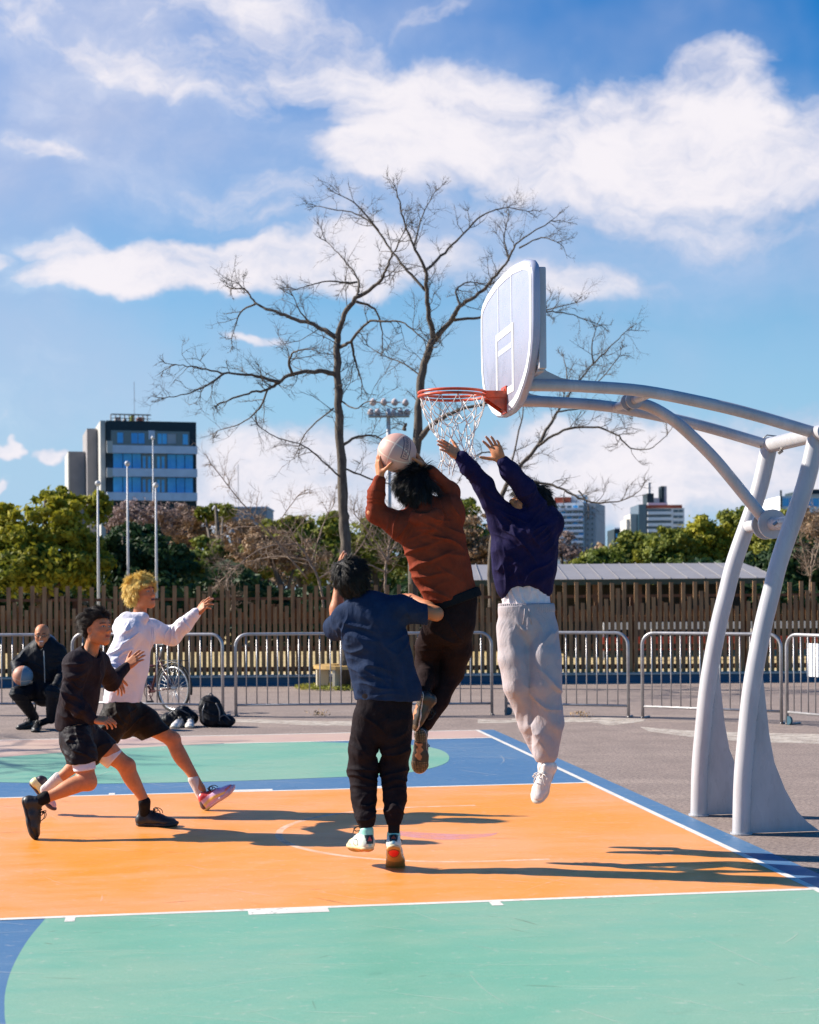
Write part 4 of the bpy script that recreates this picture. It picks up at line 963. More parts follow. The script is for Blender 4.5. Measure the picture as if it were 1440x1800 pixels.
tag(obj_arrays('grass', vv, ff, leaf_mat('grass_yellow', (.20, .22, .03), (.42, .36, .06)), None, False), kind='stuff')
# ------------------------------------------------------------------ smooth solid modelling for figures
f4 = np.float32
def nrm(v): v = np.asarray(v, dtype=float); return v/(np.linalg.norm(v)+1e-12)
def A(v): return np.array([v[0], v[1], v[2]], dtype=float)
class Sdf:
    def __init__(s): s.p = []
    def cone(s, a, b, ra, rb, k=.02, flat=None, lat=None):
        """tapered round limb; flat scales its thickness across lat"""
        a, b = A(a), A(b); t = nrm(b-a)
        if lat is None: lat = np.cross(t, [0, 0, 1.]) if abs(t[2]) < .95 else np.array([1., 0, 0])
        lat = nrm(np.array(lat, float)-t*np.dot(lat, t)); s.p.append(('c', a, b, ra, rb, k, flat or 1.0, lat)); return s
    def ell(s, c, r, k=.02, X=None, Y=None, Zx=None, sub=False):
        R = np.eye(3) if X is None else np.stack([nrm(X), nrm(Y), nrm(Zx)]); s.p.append(('e', A(c), np.array([r]*3 if np.isscalar(r) else r, float), R, k, sub)); return s
    def chain(s, pts, rads, k=.02, flat=None, lat=None):
        for i in range(len(pts)-1): s.cone(pts[i], pts[i+1], rads[i], rads[i+1], k, flat, lat)
        return s
    def plane_cut(s, p, n, R=None): s.p.append(('h', A(p), nrm(n), R)); return s        # keeps the side n points away from
    def bounds(s):
        lo = np.full(3, 1e9); hi = -lo
        for q in s.p:
            if q[0] == 'c': m = max(q[3], q[4])*max(1, q[6])*1.05; lo = np.minimum(lo, np.minimum(q[1], q[2])-m); hi = np.maximum(hi, np.maximum(q[1], q[2])+m)
            elif q[0] == 'e' and not q[5]: m = q[2].max(); lo = np.minimum(lo, q[1]-m); hi = np.maximum(hi, q[1]+m)
        return lo-.02, hi+.02
    def grid(s, lo, hi, h):
        n = np.ceil((hi-lo)/h).astype(int)+1; D = np.full(n, .05, f4)
        ax = [np.arange(n[i], dtype=f4)*h+lo[i] for i in range(3)]
        for q in s.p:
            if q[0] == 'c': kk = q[5]; m = max(q[3], q[4])*max(1, q[6])+.05+kk; a0 = np.minimum(q[1], q[2])-m; a1 = np.maximum(q[1], q[2])+m
            elif q[0] == 'e': kk = q[4]; m = q[2].max()+.05+kk; a0 = q[1]-m; a1 = q[1]+m
            elif q[3]: a0, a1 = q[1]-q[3], q[1]+q[3]
            else: a0, a1 = lo, hi
            i0 = np.clip(((a0-lo)/h).astype(int), 0, n); i1 = np.clip(((a1-lo)/h).astype(int)+2, 0, n)
            if (i1 <= i0).any(): continue
            sl = tuple(slice(i0[i], i1[i]) for i in range(3))
            x = ax[0][sl[0]][:, None, None]; y = ax[1][sl[1]][None, :, None]; z = ax[2][sl[2]][None, None, :]
            d0 = D[sl]
            if q[0] == 'c':
                _, a, b, ra, rb, k, fl, lat = q; ab = b-a; L2 = ab@ab+1e-12
                px, py, pz = x-f4(a[0]), y-f4(a[1]), z-f4(a[2])
                t = np.clip((px*f4(ab[0])+py*f4(ab[1])+pz*f4(ab[2]))/f4(L2), 0, 1); r = f4(ra)+f4(rb-ra)*t
                qx = px-t*f4(ab[0]); qy = py-t*f4(ab[1]); qz = pz-t*f4(ab[2])
                if fl != 1.0:
                    # squeeze along the depth axis (perpendicular to lat)
                    dp = np.cross(nrm(ab), lat); s_ = (qx*f4(dp[0])+qy*f4(dp[1])+qz*f4(dp[2]))
                    l2 = qx*qx+qy*qy+qz*qz; ll = np.sqrt(np.maximum(l2+s_*s_*f4(1/fl**2-1), 0)); d = (ll-r)*f4(min(1, .35+.65*fl))
                else: d = np.sqrt(qx*qx+qy*qy+qz*qz)-r
            elif q[0] == 'e':
                _, c, r, R, k, sub = q; px, py, pz = x-f4(c[0]), y-f4(c[1]), z-f4(c[2]); l = 0
                for i in range(3): l = l+((px*f4(R[i, 0])+py*f4(R[i, 1])+pz*f4(R[i, 2]))/f4(r[i]))**2
                l = np.sqrt(l); d = (l-1)*f4(r.min() if r.min() > .4*r.max() else (r.min()*r.max())**.5*.75)
                if sub:
                    hh = np.clip(.5-.5*(d0+d)/f4(k), 0, 1); D[sl] = d0*(1-hh)+(-d)*hh+f4(k)*hh*(1-hh); continue
            else:
                d = (x-f4(q[1][0]))*f4(q[2][0])+(y-f4(q[1][1]))*f4(q[2][1])+(z-f4(q[1][2]))*f4(q[2][2])
                if q[3]: rr = np.sqrt((x-f4(q[1][0]))**2+(y-f4(q[1][1]))**2+(z-f4(q[1][2]))**2)-f4(q[3]); d = np.where(rr < 0, d, f4(-9))
                D[sl] = np.maximum(d0, d); continue
            hh = np.clip(.5+.5*(d0-d)/f4(k), 0, 1); D[sl] = d0*(1-hh)+d*hh-f4(k)*hh*(1-hh)
        return D
    def mesh(s, h=.005, lo=None, hi=None, excl=(), smooth=1):
        if lo is None: lo, hi = s.bounds()
        D = s.grid(lo, hi, h); ins = D < 0; n = np.array(D.shape)
        cell = np.zeros(n-1, np.int8)
        for dx in (0, 1):
            for dy in (0, 1):
                for dz in (0, 1): cell += ins[dx:n[0]-1+dx, dy:n[1]-1+dy, dz:n[2]-1+dz]
        act = (cell > 0) & (cell < 8); I = np.argwhere(act)
        if not len(I): return np.zeros((0, 3)), np.zeros((0, 4), int)
        idx = np.full(act.shape, -1, np.int32); idx[act] = np.arange(len(I))
        acc = np.zeros((len(I), 3), f4); cnt = np.zeros(len(I), f4)
        offs = [(0, 0, 0), (1, 0, 0), (0, 1, 0), (1, 1, 0), (0, 0, 1), (1, 0, 1), (0, 1, 1), (1, 1, 1)]
        val = [D[I[:, 0]+o[0], I[:, 1]+o[1], I[:, 2]+o[2]] for o in offs]
        for a in range(8):
            for b in range(a+1, 8):
                if sum(abs(offs[a][i]-offs[b][i]) for i in range(3)) != 1: continue
                va, vb = val[a], val[b]; m = (va < 0) != (vb < 0); t = np.where(m, va/(va-vb+1e-12), 0)
                P = np.array(offs[a], f4)+np.array([offs[b][i]-offs[a][i] for i in range(3)], f4)*t[:, None]
                acc += P*m[:, None]; cnt += m
        V = (I+acc/cnt[:, None])*h+lo; F = []
        for ax in range(3):
            o1, o2 = [(1, 2), (2, 0), (0, 1)][ax]
            s0 = [slice(None)]*3; s1 = [slice(None)]*3; s0[ax] = slice(0, -1); s1[ax] = slice(1, None)
            e = ins[tuple(s0)] != ins[tuple(s1)]; E = np.argwhere(e)
            ok = (E[:, o1] > 0) & (E[:, o2] > 0) & (E[:, o1] < n[o1]-1) & (E[:, o2] < n[o2]-1); E = E[ok]
            c = []
            for (da, db) in ((0, 0), (-1, 0), (-1, -1), (0, -1)):
                q = E.copy(); q[:, o1] += da; q[:, o2] += db; c.append(idx[q[:, 0], q[:, 1], q[:, 2]])
            Q = np.stack(c, 1); flip = ins[E[:, 0], E[:, 1], E[:, 2]]; Q[~flip] = Q[~flip][:, ::-1]; F.append(Q)
        F = np.concatenate(F); F = F[(F >= 0).all(1)]
        for (l2, h2) in excl:
            m = ((V > l2) & (V < h2)).all(1); F = F[~m[F].all(1)]
        used = np.zeros(len(V), bool); used[F.ravel()] = True; rm = np.cumsum(used)-1; V = V[used]; F = rm[F]
        for _ in range(smooth): V = relax(V, F, .5)
        return V, F
def relax(V, F, w):
    S = np.zeros_like(V); C = np.zeros(len(V))
    for a, b in ((0, 1), (1, 2), (2, 3), (3, 0)):
        for i, j in ((a, b), (b, a)):
            for c in range(3): S[:, c] += np.bincount(F[:, i], V[F[:, j], c], len(V))
            C += np.bincount(F[:, i], minlength=len(V))
    return V*(1-w)+w*S/np.maximum(C, 1)[:, None]
def normals(V, F):
    n = np.cross(V[F[:, 2]]-V[F[:, 0]], V[F[:, 3]]-V[F[:, 1]]); N = np.zeros_like(V)
    for i in range(4):
        for c in range(3): N[:, c] += np.bincount(F[:, i], n[:, c], len(V))
    return N/(np.linalg.norm(N, axis=1)[:, None]+1e-12)
def folds(V, F, packs, base=.004, seed=0, scale=9.0, stretch=(1, 1, .55), big=.006):
    """cloth creases: packets of waves (centre, wave vector direction, wavelength, height, reach) over broad soft noise"""
    N = normals(V, F); off = seed*13.7
    Q = V*np.array(stretch)
    d = base*noise3(Q*scale+off)+base*.55*noise3(Q*scale*2.3+off+5)+big*noise3(V*4.2+off+9)
    wv = noise3(V*7+off+31)*.9+noise3(V*3+off+60)*1.2
    for k, (c, w, lam, amp, R) in enumerate(packs):
        c = A(c); w = nrm(w); r = V-c; g = np.exp(-(r*r).sum(1)/(R*R)); near = g > .02
        a = nrm(np.cross(w, [.13, 1, .21])); b = np.cross(w, a); q = r[near]; bend = noise3(V[near]*5+off+k*3)*.035
        Q2 = np.stack([(q@w+bend)/lam*.95+k*7.1+off, (q@a)/(lam*4.2)+k*3.3, (q@b)/(lam*3.0)+off], 1); n_ = noise3(Q2)
        rid = (1-np.minimum(1, np.abs(n_)*2.6))**1.5
        d[near] += amp*1.55*g[near]*(rid-.30)+amp*.6*g[near]*noise3(Q2*.6+9)
    return V+N*d[:, None]

def shape(name, sdf, m, parent, h=.005, packs=(), base=.0, seed=0, big=0.0, scale=9.0, smooth=1, stretch=(1, 1, .55), paint=None, extra=None):
    V, F = sdf.mesh(h, smooth=smooth)
    if base or big or packs: V = folds(V, F, packs, base, seed, scale, stretch, big)
    if extra is not None: V = extra(V, F)
    col = None
    if paint is not None: col = paint(V)
    return obj_arrays(name, V, F, m, parent, True, colors=col)

# ---- anatomy
class Frame:
    def __init__(s, o, fwd, up):
        s.o = A(o); s.f = nrm(fwd); u = np.asarray(up, float); s.u = nrm(u-s.f*np.dot(u, s.f)); s.r = np.cross(s.f, s.u)   # r = the figure's right
    def __call__(s, x, y, z): return s.o+s.r*x+s.f*y+s.u*z
    def loc(s, V): d = V-s.o; return np.stack([d@s.r, d@s.f, d@s.u], 1)
def head_sdf(b, H, sc=1.0, nose=1.0):
    q = lambda x, y, z: H(x*sc, y*sc, z*sc)
    ax = dict(X=H.r, Y=H.f, Zx=H.u)
    def e(x, y, z, r, k=.02, sub=False): b.ell(q(x, y, z), [c*sc for c in r], k*sc, sub=sub, **ax)
    e(0, -.010, .030, (.077, .097, .086)); e(0, .026, -.022, (.064, .066, .078), .03); e(0, .020, -.055, (.056, .058, .050), .03)
    b.cone(q(-.040, -.002, -.062), q(0, .060, -.098), .026*sc, .022*sc, .03*sc); b.cone(q(.040, -.002, -.062), q(0, .060, -.098), .026*sc, .022*sc, .03*sc)
    e(0, .068, -.098, (.019, .016, .015), .018)
    b.cone(q(-.034, .076, .020), q(.034, .076, .020), .010*sc, .010*sc, .016*sc)
    for s_ in (-1, 1):
        e(s_*.031, .098, .000, (.017, .014, .011), .012, True)
        e(s_*.031, .075, .001, (.0135, .0125, .0125), .004)
        e(s_*.040, .058, -.028, (.022, .022, .020), .02)
        e(s_*.076, -.008, -.012, (.009, .019, .031), .006); e(s_*.084, .002, -.012, (.006, .009, .016), .006, True)
        e(s_*.011, .093, -.037, (.009, .010, .008), .006)
    b.cone(q(0, .084, .008), q(0, .106*nose+(0 if nose == 1 else .0), -.033), .008*sc, .0115*sc, .010*sc)
    b.cone(q(-.019, .083, -.061), q(.019, .083, -.061), .006*sc, .006*sc, .006*sc); b.cone(q(-.015, .083, -.071), q(.015, .083, -.071), .0068*sc, .0068*sc, .006*sc)
def face_paint(H, sc, skin, open_mouth=False, brow=(.03, .02, .015), stub=None):
    def fn(V, col):
        L = H.loc(V)/sc; x, y, z = L[:, 0], L[:, 1], L[:, 2]; ax = np.abs(x); front = y > .045
        def put(m, c, w=1.0): col[m, :3] = col[m, :3]*(1-w)+np.array(c)*w
        put(front & (ax < .024) & (z > -.077) & (z < -.056) & (y > .075), (skin[0]*.80, skin[1]*.42, skin[2]*.40), .75)
        put(front & (ax < .019) & (np.abs(z+.066) < (.0065 if open_mouth else .0022)) & (y > .07), (.06, .015, .012))
        bz = .0245-.10*(ax-.032)**2*10; put(front & (ax > .012) & (ax < .052) & (np.abs(z-bz) < .0042), brow, .9)
        ew = ((ax-.031)/.0145)**2+((z-.0015)/.0058)**2; put(front & (ew < 1.5), (.05, .025, .018), .8); put(front & (ew < .8), (.62, .58, .54)); put(front & (((ax-.0325)/.0060)**2+((z-.0015)/.0062)**2 < 1), (.012, .008, .006))
        put((np.hypot(y-.002, z+.010) < .012) & (ax > .074), np.array(skin)*.55, .6)
        put(front & (np.hypot(ax-.038, z+.03) < .022), (skin[0]*1.0, skin[1]*.80, skin[2]*.75), .35)
        if stub is not None: put((y > .03) & (z < -.052) & (z > -.10) & (ax > .016), stub, .25)
    return fn
def hand_sdf(b, W_, fwd, pn, side, curl=(20, 20, 20, 20, 20), spread=8, sc=1.0, thumb=(.75, .75, .1), back=0):
    """W_ wrist, fwd towards the fingers, pn the way the palm faces, side +1/-1 picks the thumb side"""
    W_ = A(W_); f = nrm(fwd); n = np.asarray(pn, float); n = nrm(n-f*np.dot(n, f)); s_ = np.cross(f, n)*side
    P = lambda a, c, d: W_+(s_*a+f*c+n*d)*sc
    kn = [(.030, .088), (.010, .094), (-.011, .089), (-.030, .078)]; L = (.070, .079, .073, .057); rr = (.0088, .0090, .0086, .0076)
    for (a, c) in kn: b.cone(P(a*.55, .004, .002), P(a, c, 0), .0155*sc, .0118*sc, .014*sc)
    b.ell(P(.012, .04, .010), [.026*sc, .036*sc, .014*sc], .014*sc, X=s_, Y=f, Zx=n); b.ell(P(-.018, .045, .008), [.018*sc, .034*sc, .013*sc], .014*sc, X=s_, Y=f, Zx=n)
    tips = []
    for i in range(4):
        a, c = kn[i]; p = P(a, c, 0); an = math.radians(spread*(1.5-i)/1.5); d = f*math.cos(an)+s_*math.sin(an); th = 0
        for j, fr in enumerate((.46, .30, .24)):
            th += math.radians(curl[i]*(.9 if j == 0 else 1.1)); dd = d*math.cos(th)+n*math.sin(th); q_ = p+dd*L[i]*fr*sc
            b.cone(p, q_, rr[i]*sc*(1.08-.10*j), rr[i]*sc*(1.0-.12*j), .0035*sc); p = q_
        tips.append(p)
    p = P(.022, .022, .006); d = nrm(s_*thumb[0]+f*thumb[1]+n*thumb[2]); q_ = p+d*.046*sc; b.cone(p, q_, .0150*sc, .0112*sc, .012*sc)
    d2 = nrm(d+n*math.radians(curl[4])*1.0+f*.25); q2 = q_+d2*.032*sc; b.cone(q_, q2, .0108*sc, .0098*sc, .004*sc); d3 = nrm(d2+n*math.radians(curl[4])*.9+f*.15); b.cone(q2, q2+d3*.022*sc, .0098*sc, .0075*sc, .004*sc)
    return tips

def figure_mesh(name, b, m, parent, fine, skin, paints=(), h=.0065, hf=.0032, nails=(), joints=()):
    """one continuous skin surface, finer inside the boxes round head and hands"""
    lo, hi = b.bounds(); Vs = []; Fs = []; n = 0
    boxes = []
    for (c, r) in fine: boxes.append((A(c)-r, A(c)+r))
    V, F = b.mesh(h, lo, hi, excl=[(l+h, u-h) for l, u in boxes]); Vs.append(V); Fs.append(F); n += len(V)
    for l, u in boxes:
        V, F = b.mesh(hf, l, u, smooth=1)
        Vs.append(V); Fs.append(F+n); n += len(V)
    V = np.concatenate(Vs); F = np.concatenate(Fs); col = np.ones((len(V), 4)); col[:, :3] = skin
    t = noise3(V*22)*.10+noise3(V*9+3)*.10; col[:, 0] *= 1+t*.4; col[:, 1] *= 1+t*.9; col[:, 2] *= 1+t
    for (c_, r_) in joints: w_ = np.exp(-((V-A(c_))**2).sum(1)/(r_*r_))[:, None]*.45; col[:, :3] = col[:, :3]*(1-w_)+col[:, :3]*np.array([1.0, .70, .66])*w_
    for pf in paints: pf(V, col)
    for tp in nails:
        d = np.linalg.norm(V-tp, axis=1); mm = d < .009; col[mm, :3] = col[mm, :3]*.6+np.array([.75, .50, .45])*.4
    return obj_arrays(name, V, F, m, parent, True, colors=np.clip(col, 0, 1))

def hair_mesh(name, H, sc, m, parent, n=1500, length=(.05, .09), cover=None, comb=(0, -.3, -.6), lift=.5, thick=.0042, seed=0, cap=True, rad=(.083, .103, .094), wild=.35, ctr=(0, -.012, .032), clump=10, curl=0.0):
    """locks of hair rooted on the scalp; comb is the lay of the hair in head axes (right, forward, up)"""
    rg = np.random.default_rng(seed); Vs = []; Fs = []; c0 = 0
    if cap:
        s = Sdf(); s.ell(H(ctr[0]*sc, ctr[1]*sc, ctr[2]*sc), [r*sc for r in rad], .02, X=H.r, Y=H.f, Zx=H.u)
        V, F = s.mesh(.006, smooth=0); L = H.loc(V)/sc; keep = cover(L[:, 0], L[:, 1], L[:, 2]); F = F[keep[F].all(1)]
        used = np.zeros(len(V), bool); used[F.ravel()] = True; rm = np.cumsum(used)-1; V = V[used]; F = rm[F]
        V = V+(H.r*0+0)*0; nn = nrm_rows(V-H(ctr[0]*sc, ctr[1]*sc, ctr[2]*sc)); V = V+nn*(noise3(V*45)*.006)[:, None]
        Vs.append(V); Fs.append(F); c0 = len(V)
    comb = np.array(comb, float); k = 0
    cl = rg.normal(size=(max(8, n//clump), 3))
    roots = []
    while len(roots) < n:
        d = rg.normal(size=(n*3, 3)); d /= np.linalg.norm(d, axis=1)[:, None]; p = d*np.array(rad)*.97+np.array(ctr); ok = cover(p[:, 0], p[:, 1], p[:, 2])
        for a, b_ in zip(p[ok], d[ok]):
            roots.append((a, b_))
            if len(roots) >= n: break
    R = np.array([r[0] for r in roots]); D = np.array([r[1] for r in roots])
    ci = (np.floor((R[:, 0]+.2)*38).astype(int)*7+np.floor((R[:, 1]+.2)*38).astype(int)*13+np.floor((R[:, 2]+.2)*38).astype(int)*29) % len(cl)
    w = cl[ci]*wild+rg.normal(size=R.shape)*wild*.35
    Lh = rg.uniform(length[0], length[1], len(R))*(1+.25*cl[ci, 0]).clip(.5, 1.5)
    segs = 5; P = R.copy(); d = nrm_rows(D*lift+comb*.7+w*.5); rings = [P.copy()]
    for j in range(segs):
        tang = comb-D*(comb*D).sum(1)[:, None]
        d = nrm_rows(d*.75+tang*.42+np.array([0, 0, -1.])*.10+w*.16+rg.normal(size=R.shape)*curl)
        P = P+d*(Lh/segs)[:, None]
        q = (P-np.array(ctr))/np.array(rad); ln = np.linalg.norm(q, axis=1); fix = ln < 1.02; P[fix] = np.array(ctr)+(q[fix]/ln[fix][:, None]*1.02)*np.array(rad); rings.append(P.copy())
    a = nrm_rows(rg.normal(size=R.shape)); th = thick*rg.uniform(.7, 1.5, len(R))
    allv = []
    for j, Pj in enumerate(rings):
        tdir = nrm_rows(rings[min(j+1, segs)]-rings[max(j-1, 0)]); s1 = nrm_rows(np.cross(tdir, a)); s2 = np.cross(tdir, s1); rr = (th*(1-.85*(j/segs)**1.4))[:, None]
        for kk in range(3):
            an = 2*PI*kk/3; allv.append((Pj+(s1*math.cos(an)+s2*math.sin(an)*.6)*rr))
    allv = np.stack(allv, 1)*sc                      # (n, rings*3, 3)
    Wv = H.o+allv[..., 0:1]*H.r+allv[..., 1:2]*H.f+allv[..., 2:3]*H.u
    nv = (segs+1)*3; base = (np.arange(len(R))*nv)[:, None]; fs = []
    for j in range(segs):
        for kk in range(3): fs.append(base+np.array([[j*3+kk, j*3+(kk+1) % 3, (j+1)*3+(kk+1) % 3, (j+1)*3+kk]]))
    Vs.append(Wv.reshape(-1, 3)); Fs.append(np.concatenate(fs)+c0)
    return obj_arrays(name, np.concatenate(Vs), np.concatenate(Fs), m, parent, True)
def nrm_rows(M): return M/(np.linalg.norm(M, axis=-1, keepdims=True)+1e-12)
def cover_std(back=-.075, front=.030, fz=.055, side=.0):
    """scalp: above a hairline that drops from the forehead behind the ears to the nape"""
    def fn(x, y, z):
        line = np.interp(y, [-.12, -.03, .01, .035, .09, .12], [back, back+.02, side, fz*.55, fz, fz+.01]); return z > line
    return fn

def shoe(parent, heel, toe_dir, up, mats, L=.285, w=.047, high=.0, laces=None, h=.0042, seed=0, label=None, accent=None, bend=0.0, sole_paint=None, upper_paint=None, chunky=1.0, rs=1.0):
    """heel: point under the heel; a sole and an upper shaped over it"""
    f = nrm(toe_dir); u = np.asarray(up, float); u = nrm(u-f*np.dot(u, f)); r = np.cross(f, u); O = A(heel)
    def q(x, y, z):
        yy = y*L/.285; fo = max(0, (yy-L*.62)); a = bend; 
        if bend and fo > 0: return O+r*x*rs+f*(L*.62+fo*math.cos(a))+u*(z*rs+fo*math.sin(a))
        return O+r*x*rs+f*yy+u*z*rs
    up_, so_, la_ = mats; ch = chunky
    s = Sdf(); fl = .46
    pts = [(0, .032, .015), (.002, .10, .015), (.008, .17, .014), (.006, .228, .014), (.002, .252, .018)]; rd = [w*.74*rs, w*.70*rs, w*.94*rs, w*1.0*rs, w*.80*rs]
    s.chain([q(*p) for p in pts], rd, .012, flat=fl*ch, lat=r)
    o = shape('shoe_sole_tmp', s, so_, None, h)  # placed under the upper below
    so = o; so.name = 'sole'
    t = Sdf(); k_ = rs
    t.cone(q(0, .040, .045), q(0, .046, .085+high), .033*k_, .034*k_, .03); t.cone(q(0, .035, .035), q(.004, .13, .038), .032*k_, .033*k_, .03, lat=r)
    t.cone(q(.004, .13, .040), q(.006, .20, .032), w*.80*k_, w*.84*k_, .03, flat=.70, lat=r); t.cone(q(.006, .20, .030), q(.003, .240, .029), w*.84*k_, w*.74*k_, .03, flat=.66, lat=r)
    t.cone(q(0, .085, .075), q(.003, .165, .052), .027*k_, .027*k_, .03); t.ell(q(0, .030, .040), (.031*k_, .031*k_, .034*k_), .02, X=r, Y=f, Zx=u)
    t.cone(q(0, .075, .088+high*.6), q(0, .060, .105+high), .020*k_, .018*k_, .014)
    t.plane_cut(q(0, 0, .016), -u)
    V, F = t.mesh(h, smooth=1); V = folds(V, F, [(q(0, .19, .05), f, .020, .0016, .05)], .0012, seed, 30, big=.0)
    col = None
    if upper_paint: col = upper_paint(np.stack([(V-O)@r, (V-O)@f, (V-O)@u], 1))
    uo = obj_arrays('shoe', V, F, up_, parent, True, colors=col)
    if label: uo['label'] = label
    # hand the sole to the shoe as its part
    M = np.array(world_loc(uo).inverted()); me = so.data; co = np.empty(len(me.vertices)*3, f4); me.vertices.foreach_get('co', co); co = co.reshape(-1, 3)
    if sole_paint:
        ca = me.color_attributes.new('tone', 'FLOAT_COLOR', 'POINT'); ca.data.foreach_set('color', sole_paint(np.stack([(co-O)@r, (co-O)@f, (co-O)@u], 1)).astype(f4).ravel())
    co = co @ M[:3, :3].T + M[:3, 3]; me.vertices.foreach_set('co', co.astype(f4).ravel()); me.update(); so.parent = uo
    lm = MB(); rg = random.Random(seed)
    for i in range(6):
        y = .105+.017*i; z = .098-.0080*i-(.004 if i > 3 else 0)
        lm.tube([q(-.022, y+.004, z-.010), q(-.010, y, z+.003), q(.010, y+.003, z+.003), q(.022, y-.002, z-.010)], .0034, 5)
    for sg in (-1, 1):
        p0 = Vector(q(sg*.004, .118, .098)); R_, F_, U_ = Vector(r), Vector(f), Vector(u)
        lm.tube(spline([p0, p0+R_*sg*.020+U_*.022+F_*.006, p0+R_*sg*.044+U_*.010+F_*.018, p0+R_*sg*.030-U_*.006+F_*.020, p0+R_*sg*.006], 4), .0032, 5)
        lm.tube(spline([p0, p0+R_*sg*.014+U_*.020+F_*.022, p0+R_*sg*.030+U_*.004+F_*.050, p0+R_*sg*.034-U_*.022+F_*.058], 4), .0030, 5)
    lm.build('laces', la_, uo, True)
    return uo, q
# ------------------------------------------------------------------ people
def skin_mat(name):
    m = mat(name, (1, 1, 1), .56, attr=True, sss=.05, bump=.14, bscale=160, var=.16, vscale=26, spec=.35); return m
M_SKIN = skin_mat('skin')
def cloth(name, c, c2=None, rough=.85, weave=380, bump=.12, sheen=.15, var=.12, wr=.30):
    m = mat(name, c, rough, var=var, vscale=14, bump=bump, bscale=weave, sheen=0.0, spec=.12, col2=c2); t = NT(m.node_tree)
    bp0 = [n for n in t.n if n.type == 'BUMP'][0]; P = t.new('ShaderNodeTexCoord').outputs['Object']; mp = t.new('ShaderNodeMapping'); t.put(mp.inputs[0], P); mp.inputs['Scale'].default_value = (1, 1, .5); mp.inputs['Rotation'].default_value = (0, .35, 0)
    a, _ = t.noise(mp.outputs[0], 7, 4, .55, .6); a = t.math('ABSOLUTE', t.math('SUBTRACT', a, .5)); a = t.math('POWER', a, .7)
    b2 = t.new('ShaderNodeBump'); b2.inputs['Strength'].default_value = wr; b2.inputs['Distance'].default_value = .035; t.put(b2.inputs['Height'], a); t.put(bp0.inputs['Normal'], b2.outputs[0]); return m
M_HAIR = mat('hair_black', (.016, .013, .011), .52, var=.4, vscale=60, spec=.35)
M_HAIRB = mat('hair_dark_brown', (.030, .019, .014), .55, var=.4, vscale=60, spec=.3)
M_BLOND = mat('hair_blond', (1.0, .76, .24), .55, var=.3, vscale=50, spec=.3, col2=(.82, .55, .12))
M_NAVY = cloth('cotton_navy', (.018, .034, .080), (.013, .025, .060)); M_BLACKP = cloth('jersey_black', (.017, .011, .013), (.011, .007, .009)); M_CUFF = cloth('sock_black', (.012, .012, .014))
M_RUST = cloth('fleece_rust', (.27, .046, .019), (.21, .035, .015), sheen=.3); M_RUSTD = cloth('jersey_brown_black', (.022, .011, .011), (.015, .007, .007))
M_PURP = cloth('fleece_navy_purple', (.017, .013, .062), (.012, .009, .044), sheen=.35); M_GREY = cloth('fleece_light_grey', (.50, .44, .455), (.455, .40, .415), sheen=.2, weave=300, bump=.2)
M_WHITE = cloth('cotton_white', (.84, .76, .79), (.80, .72, .75)); M_HOOD = cloth('fleece_white', (.84, .80, .86), (.80, .76, .82), sheen=.2)
M_CHAR = cloth('jersey_charcoal', (.026, .019, .024), (.018, .013, .017)); M_SHORT = cloth('shorts_black', (.018, .015, .019), (.012, .010, .013), rough=.6)
M_SHORT2 = cloth('shorts_brown_black', (.020, .014, .010), (.013, .009, .007), rough=.6); M_SOCKW = cloth('sock_white', (.74, .66, .62)); M_JACK = cloth('jacket_black', (.014, .015, .020), (.010, .011, .014), rough=.55)
M_SHBLK = mat('shoe_black', (.018, .018, .018), .45, var=.4, vscale=30, spec=.5); M_SHSOLE = mat('shoe_sole_black', (.02, .02, .02), .6, var=.3, vscale=30)
M_SHWHT = mat('shoe_white', (.80, .74, .70), .4, var=.12, vscale=40); M_SOLEW = mat('shoe_sole_offwhite', (.74, .68, .58), .5, var=.15, vscale=30)
M_SHATT = mat('shoe_patterned', (1, 1, 1), .4, attr=True, var=.06, vscale=30); M_SOLATT = mat('sole_patterned', (1, 1, 1), .5, attr=True, var=.08, vscale=30)
M_LACE = mat('lace_black', (.015, .015, .015), .7); M_LACEW = mat('lace_white', (.72, .68, .64), .7)
X_, Y_, Z_ = np.array([1., 0, 0]), np.array([0, 1., 0]), np.array([0, 0, 1.])
SK1 = (.56, .215, .095); SK2 = (.58, .22, .095); SK3 = (.48, .18, .08)
def hand(b, Wp, f, n, tv, **kw):
    f = nrm(f); nn = np.asarray(n, float); nn = nrm(nn-f*np.dot(nn, f)); side = 1 if np.dot(np.cross(f, nn), tv) > 0 else -1
    return hand_sdf(b, Wp, f, nn, side, **kw)
def arm(b, sh, el, wr, s=1.0):
    b.chain([A(sh), A(el)], [.052*s, .040*s], .03); m = A(el)*.65+A(wr)*.35; b.chain([A(el), m, A(wr)], [.039*s, .042*s, .0255*s], .03)
def leg(b, hip, kn, an, back, s=1.0):
    hip, kn, an = A(hip), A(kn), A(an); b.chain([hip, hip*.5+kn*.5, kn], [.086*s, .074*s, .054*s], .035); b.cone(kn, an, .050*s, .035*s, .03)
    c = kn*.70+an*.30+nrm(back)*.018; ax = nrm(kn-an); l = nrm(np.cross(ax, back)); b.ell(c, (.048*s, .050*s, .115*s), .03, X=l, Y=np.cross(ax, l), Zx=ax); b.ell(kn-nrm(back)*.014, .045*s, .03)
def foot(b, an, heel, toe): b.cone(an, A(heel)*.8+A(toe)*.2, .034, .032, .02); b.cone(A(heel)*.8+A(toe)*.2, A(heel)*.2+A(toe)*.8, .032, .026, .02)
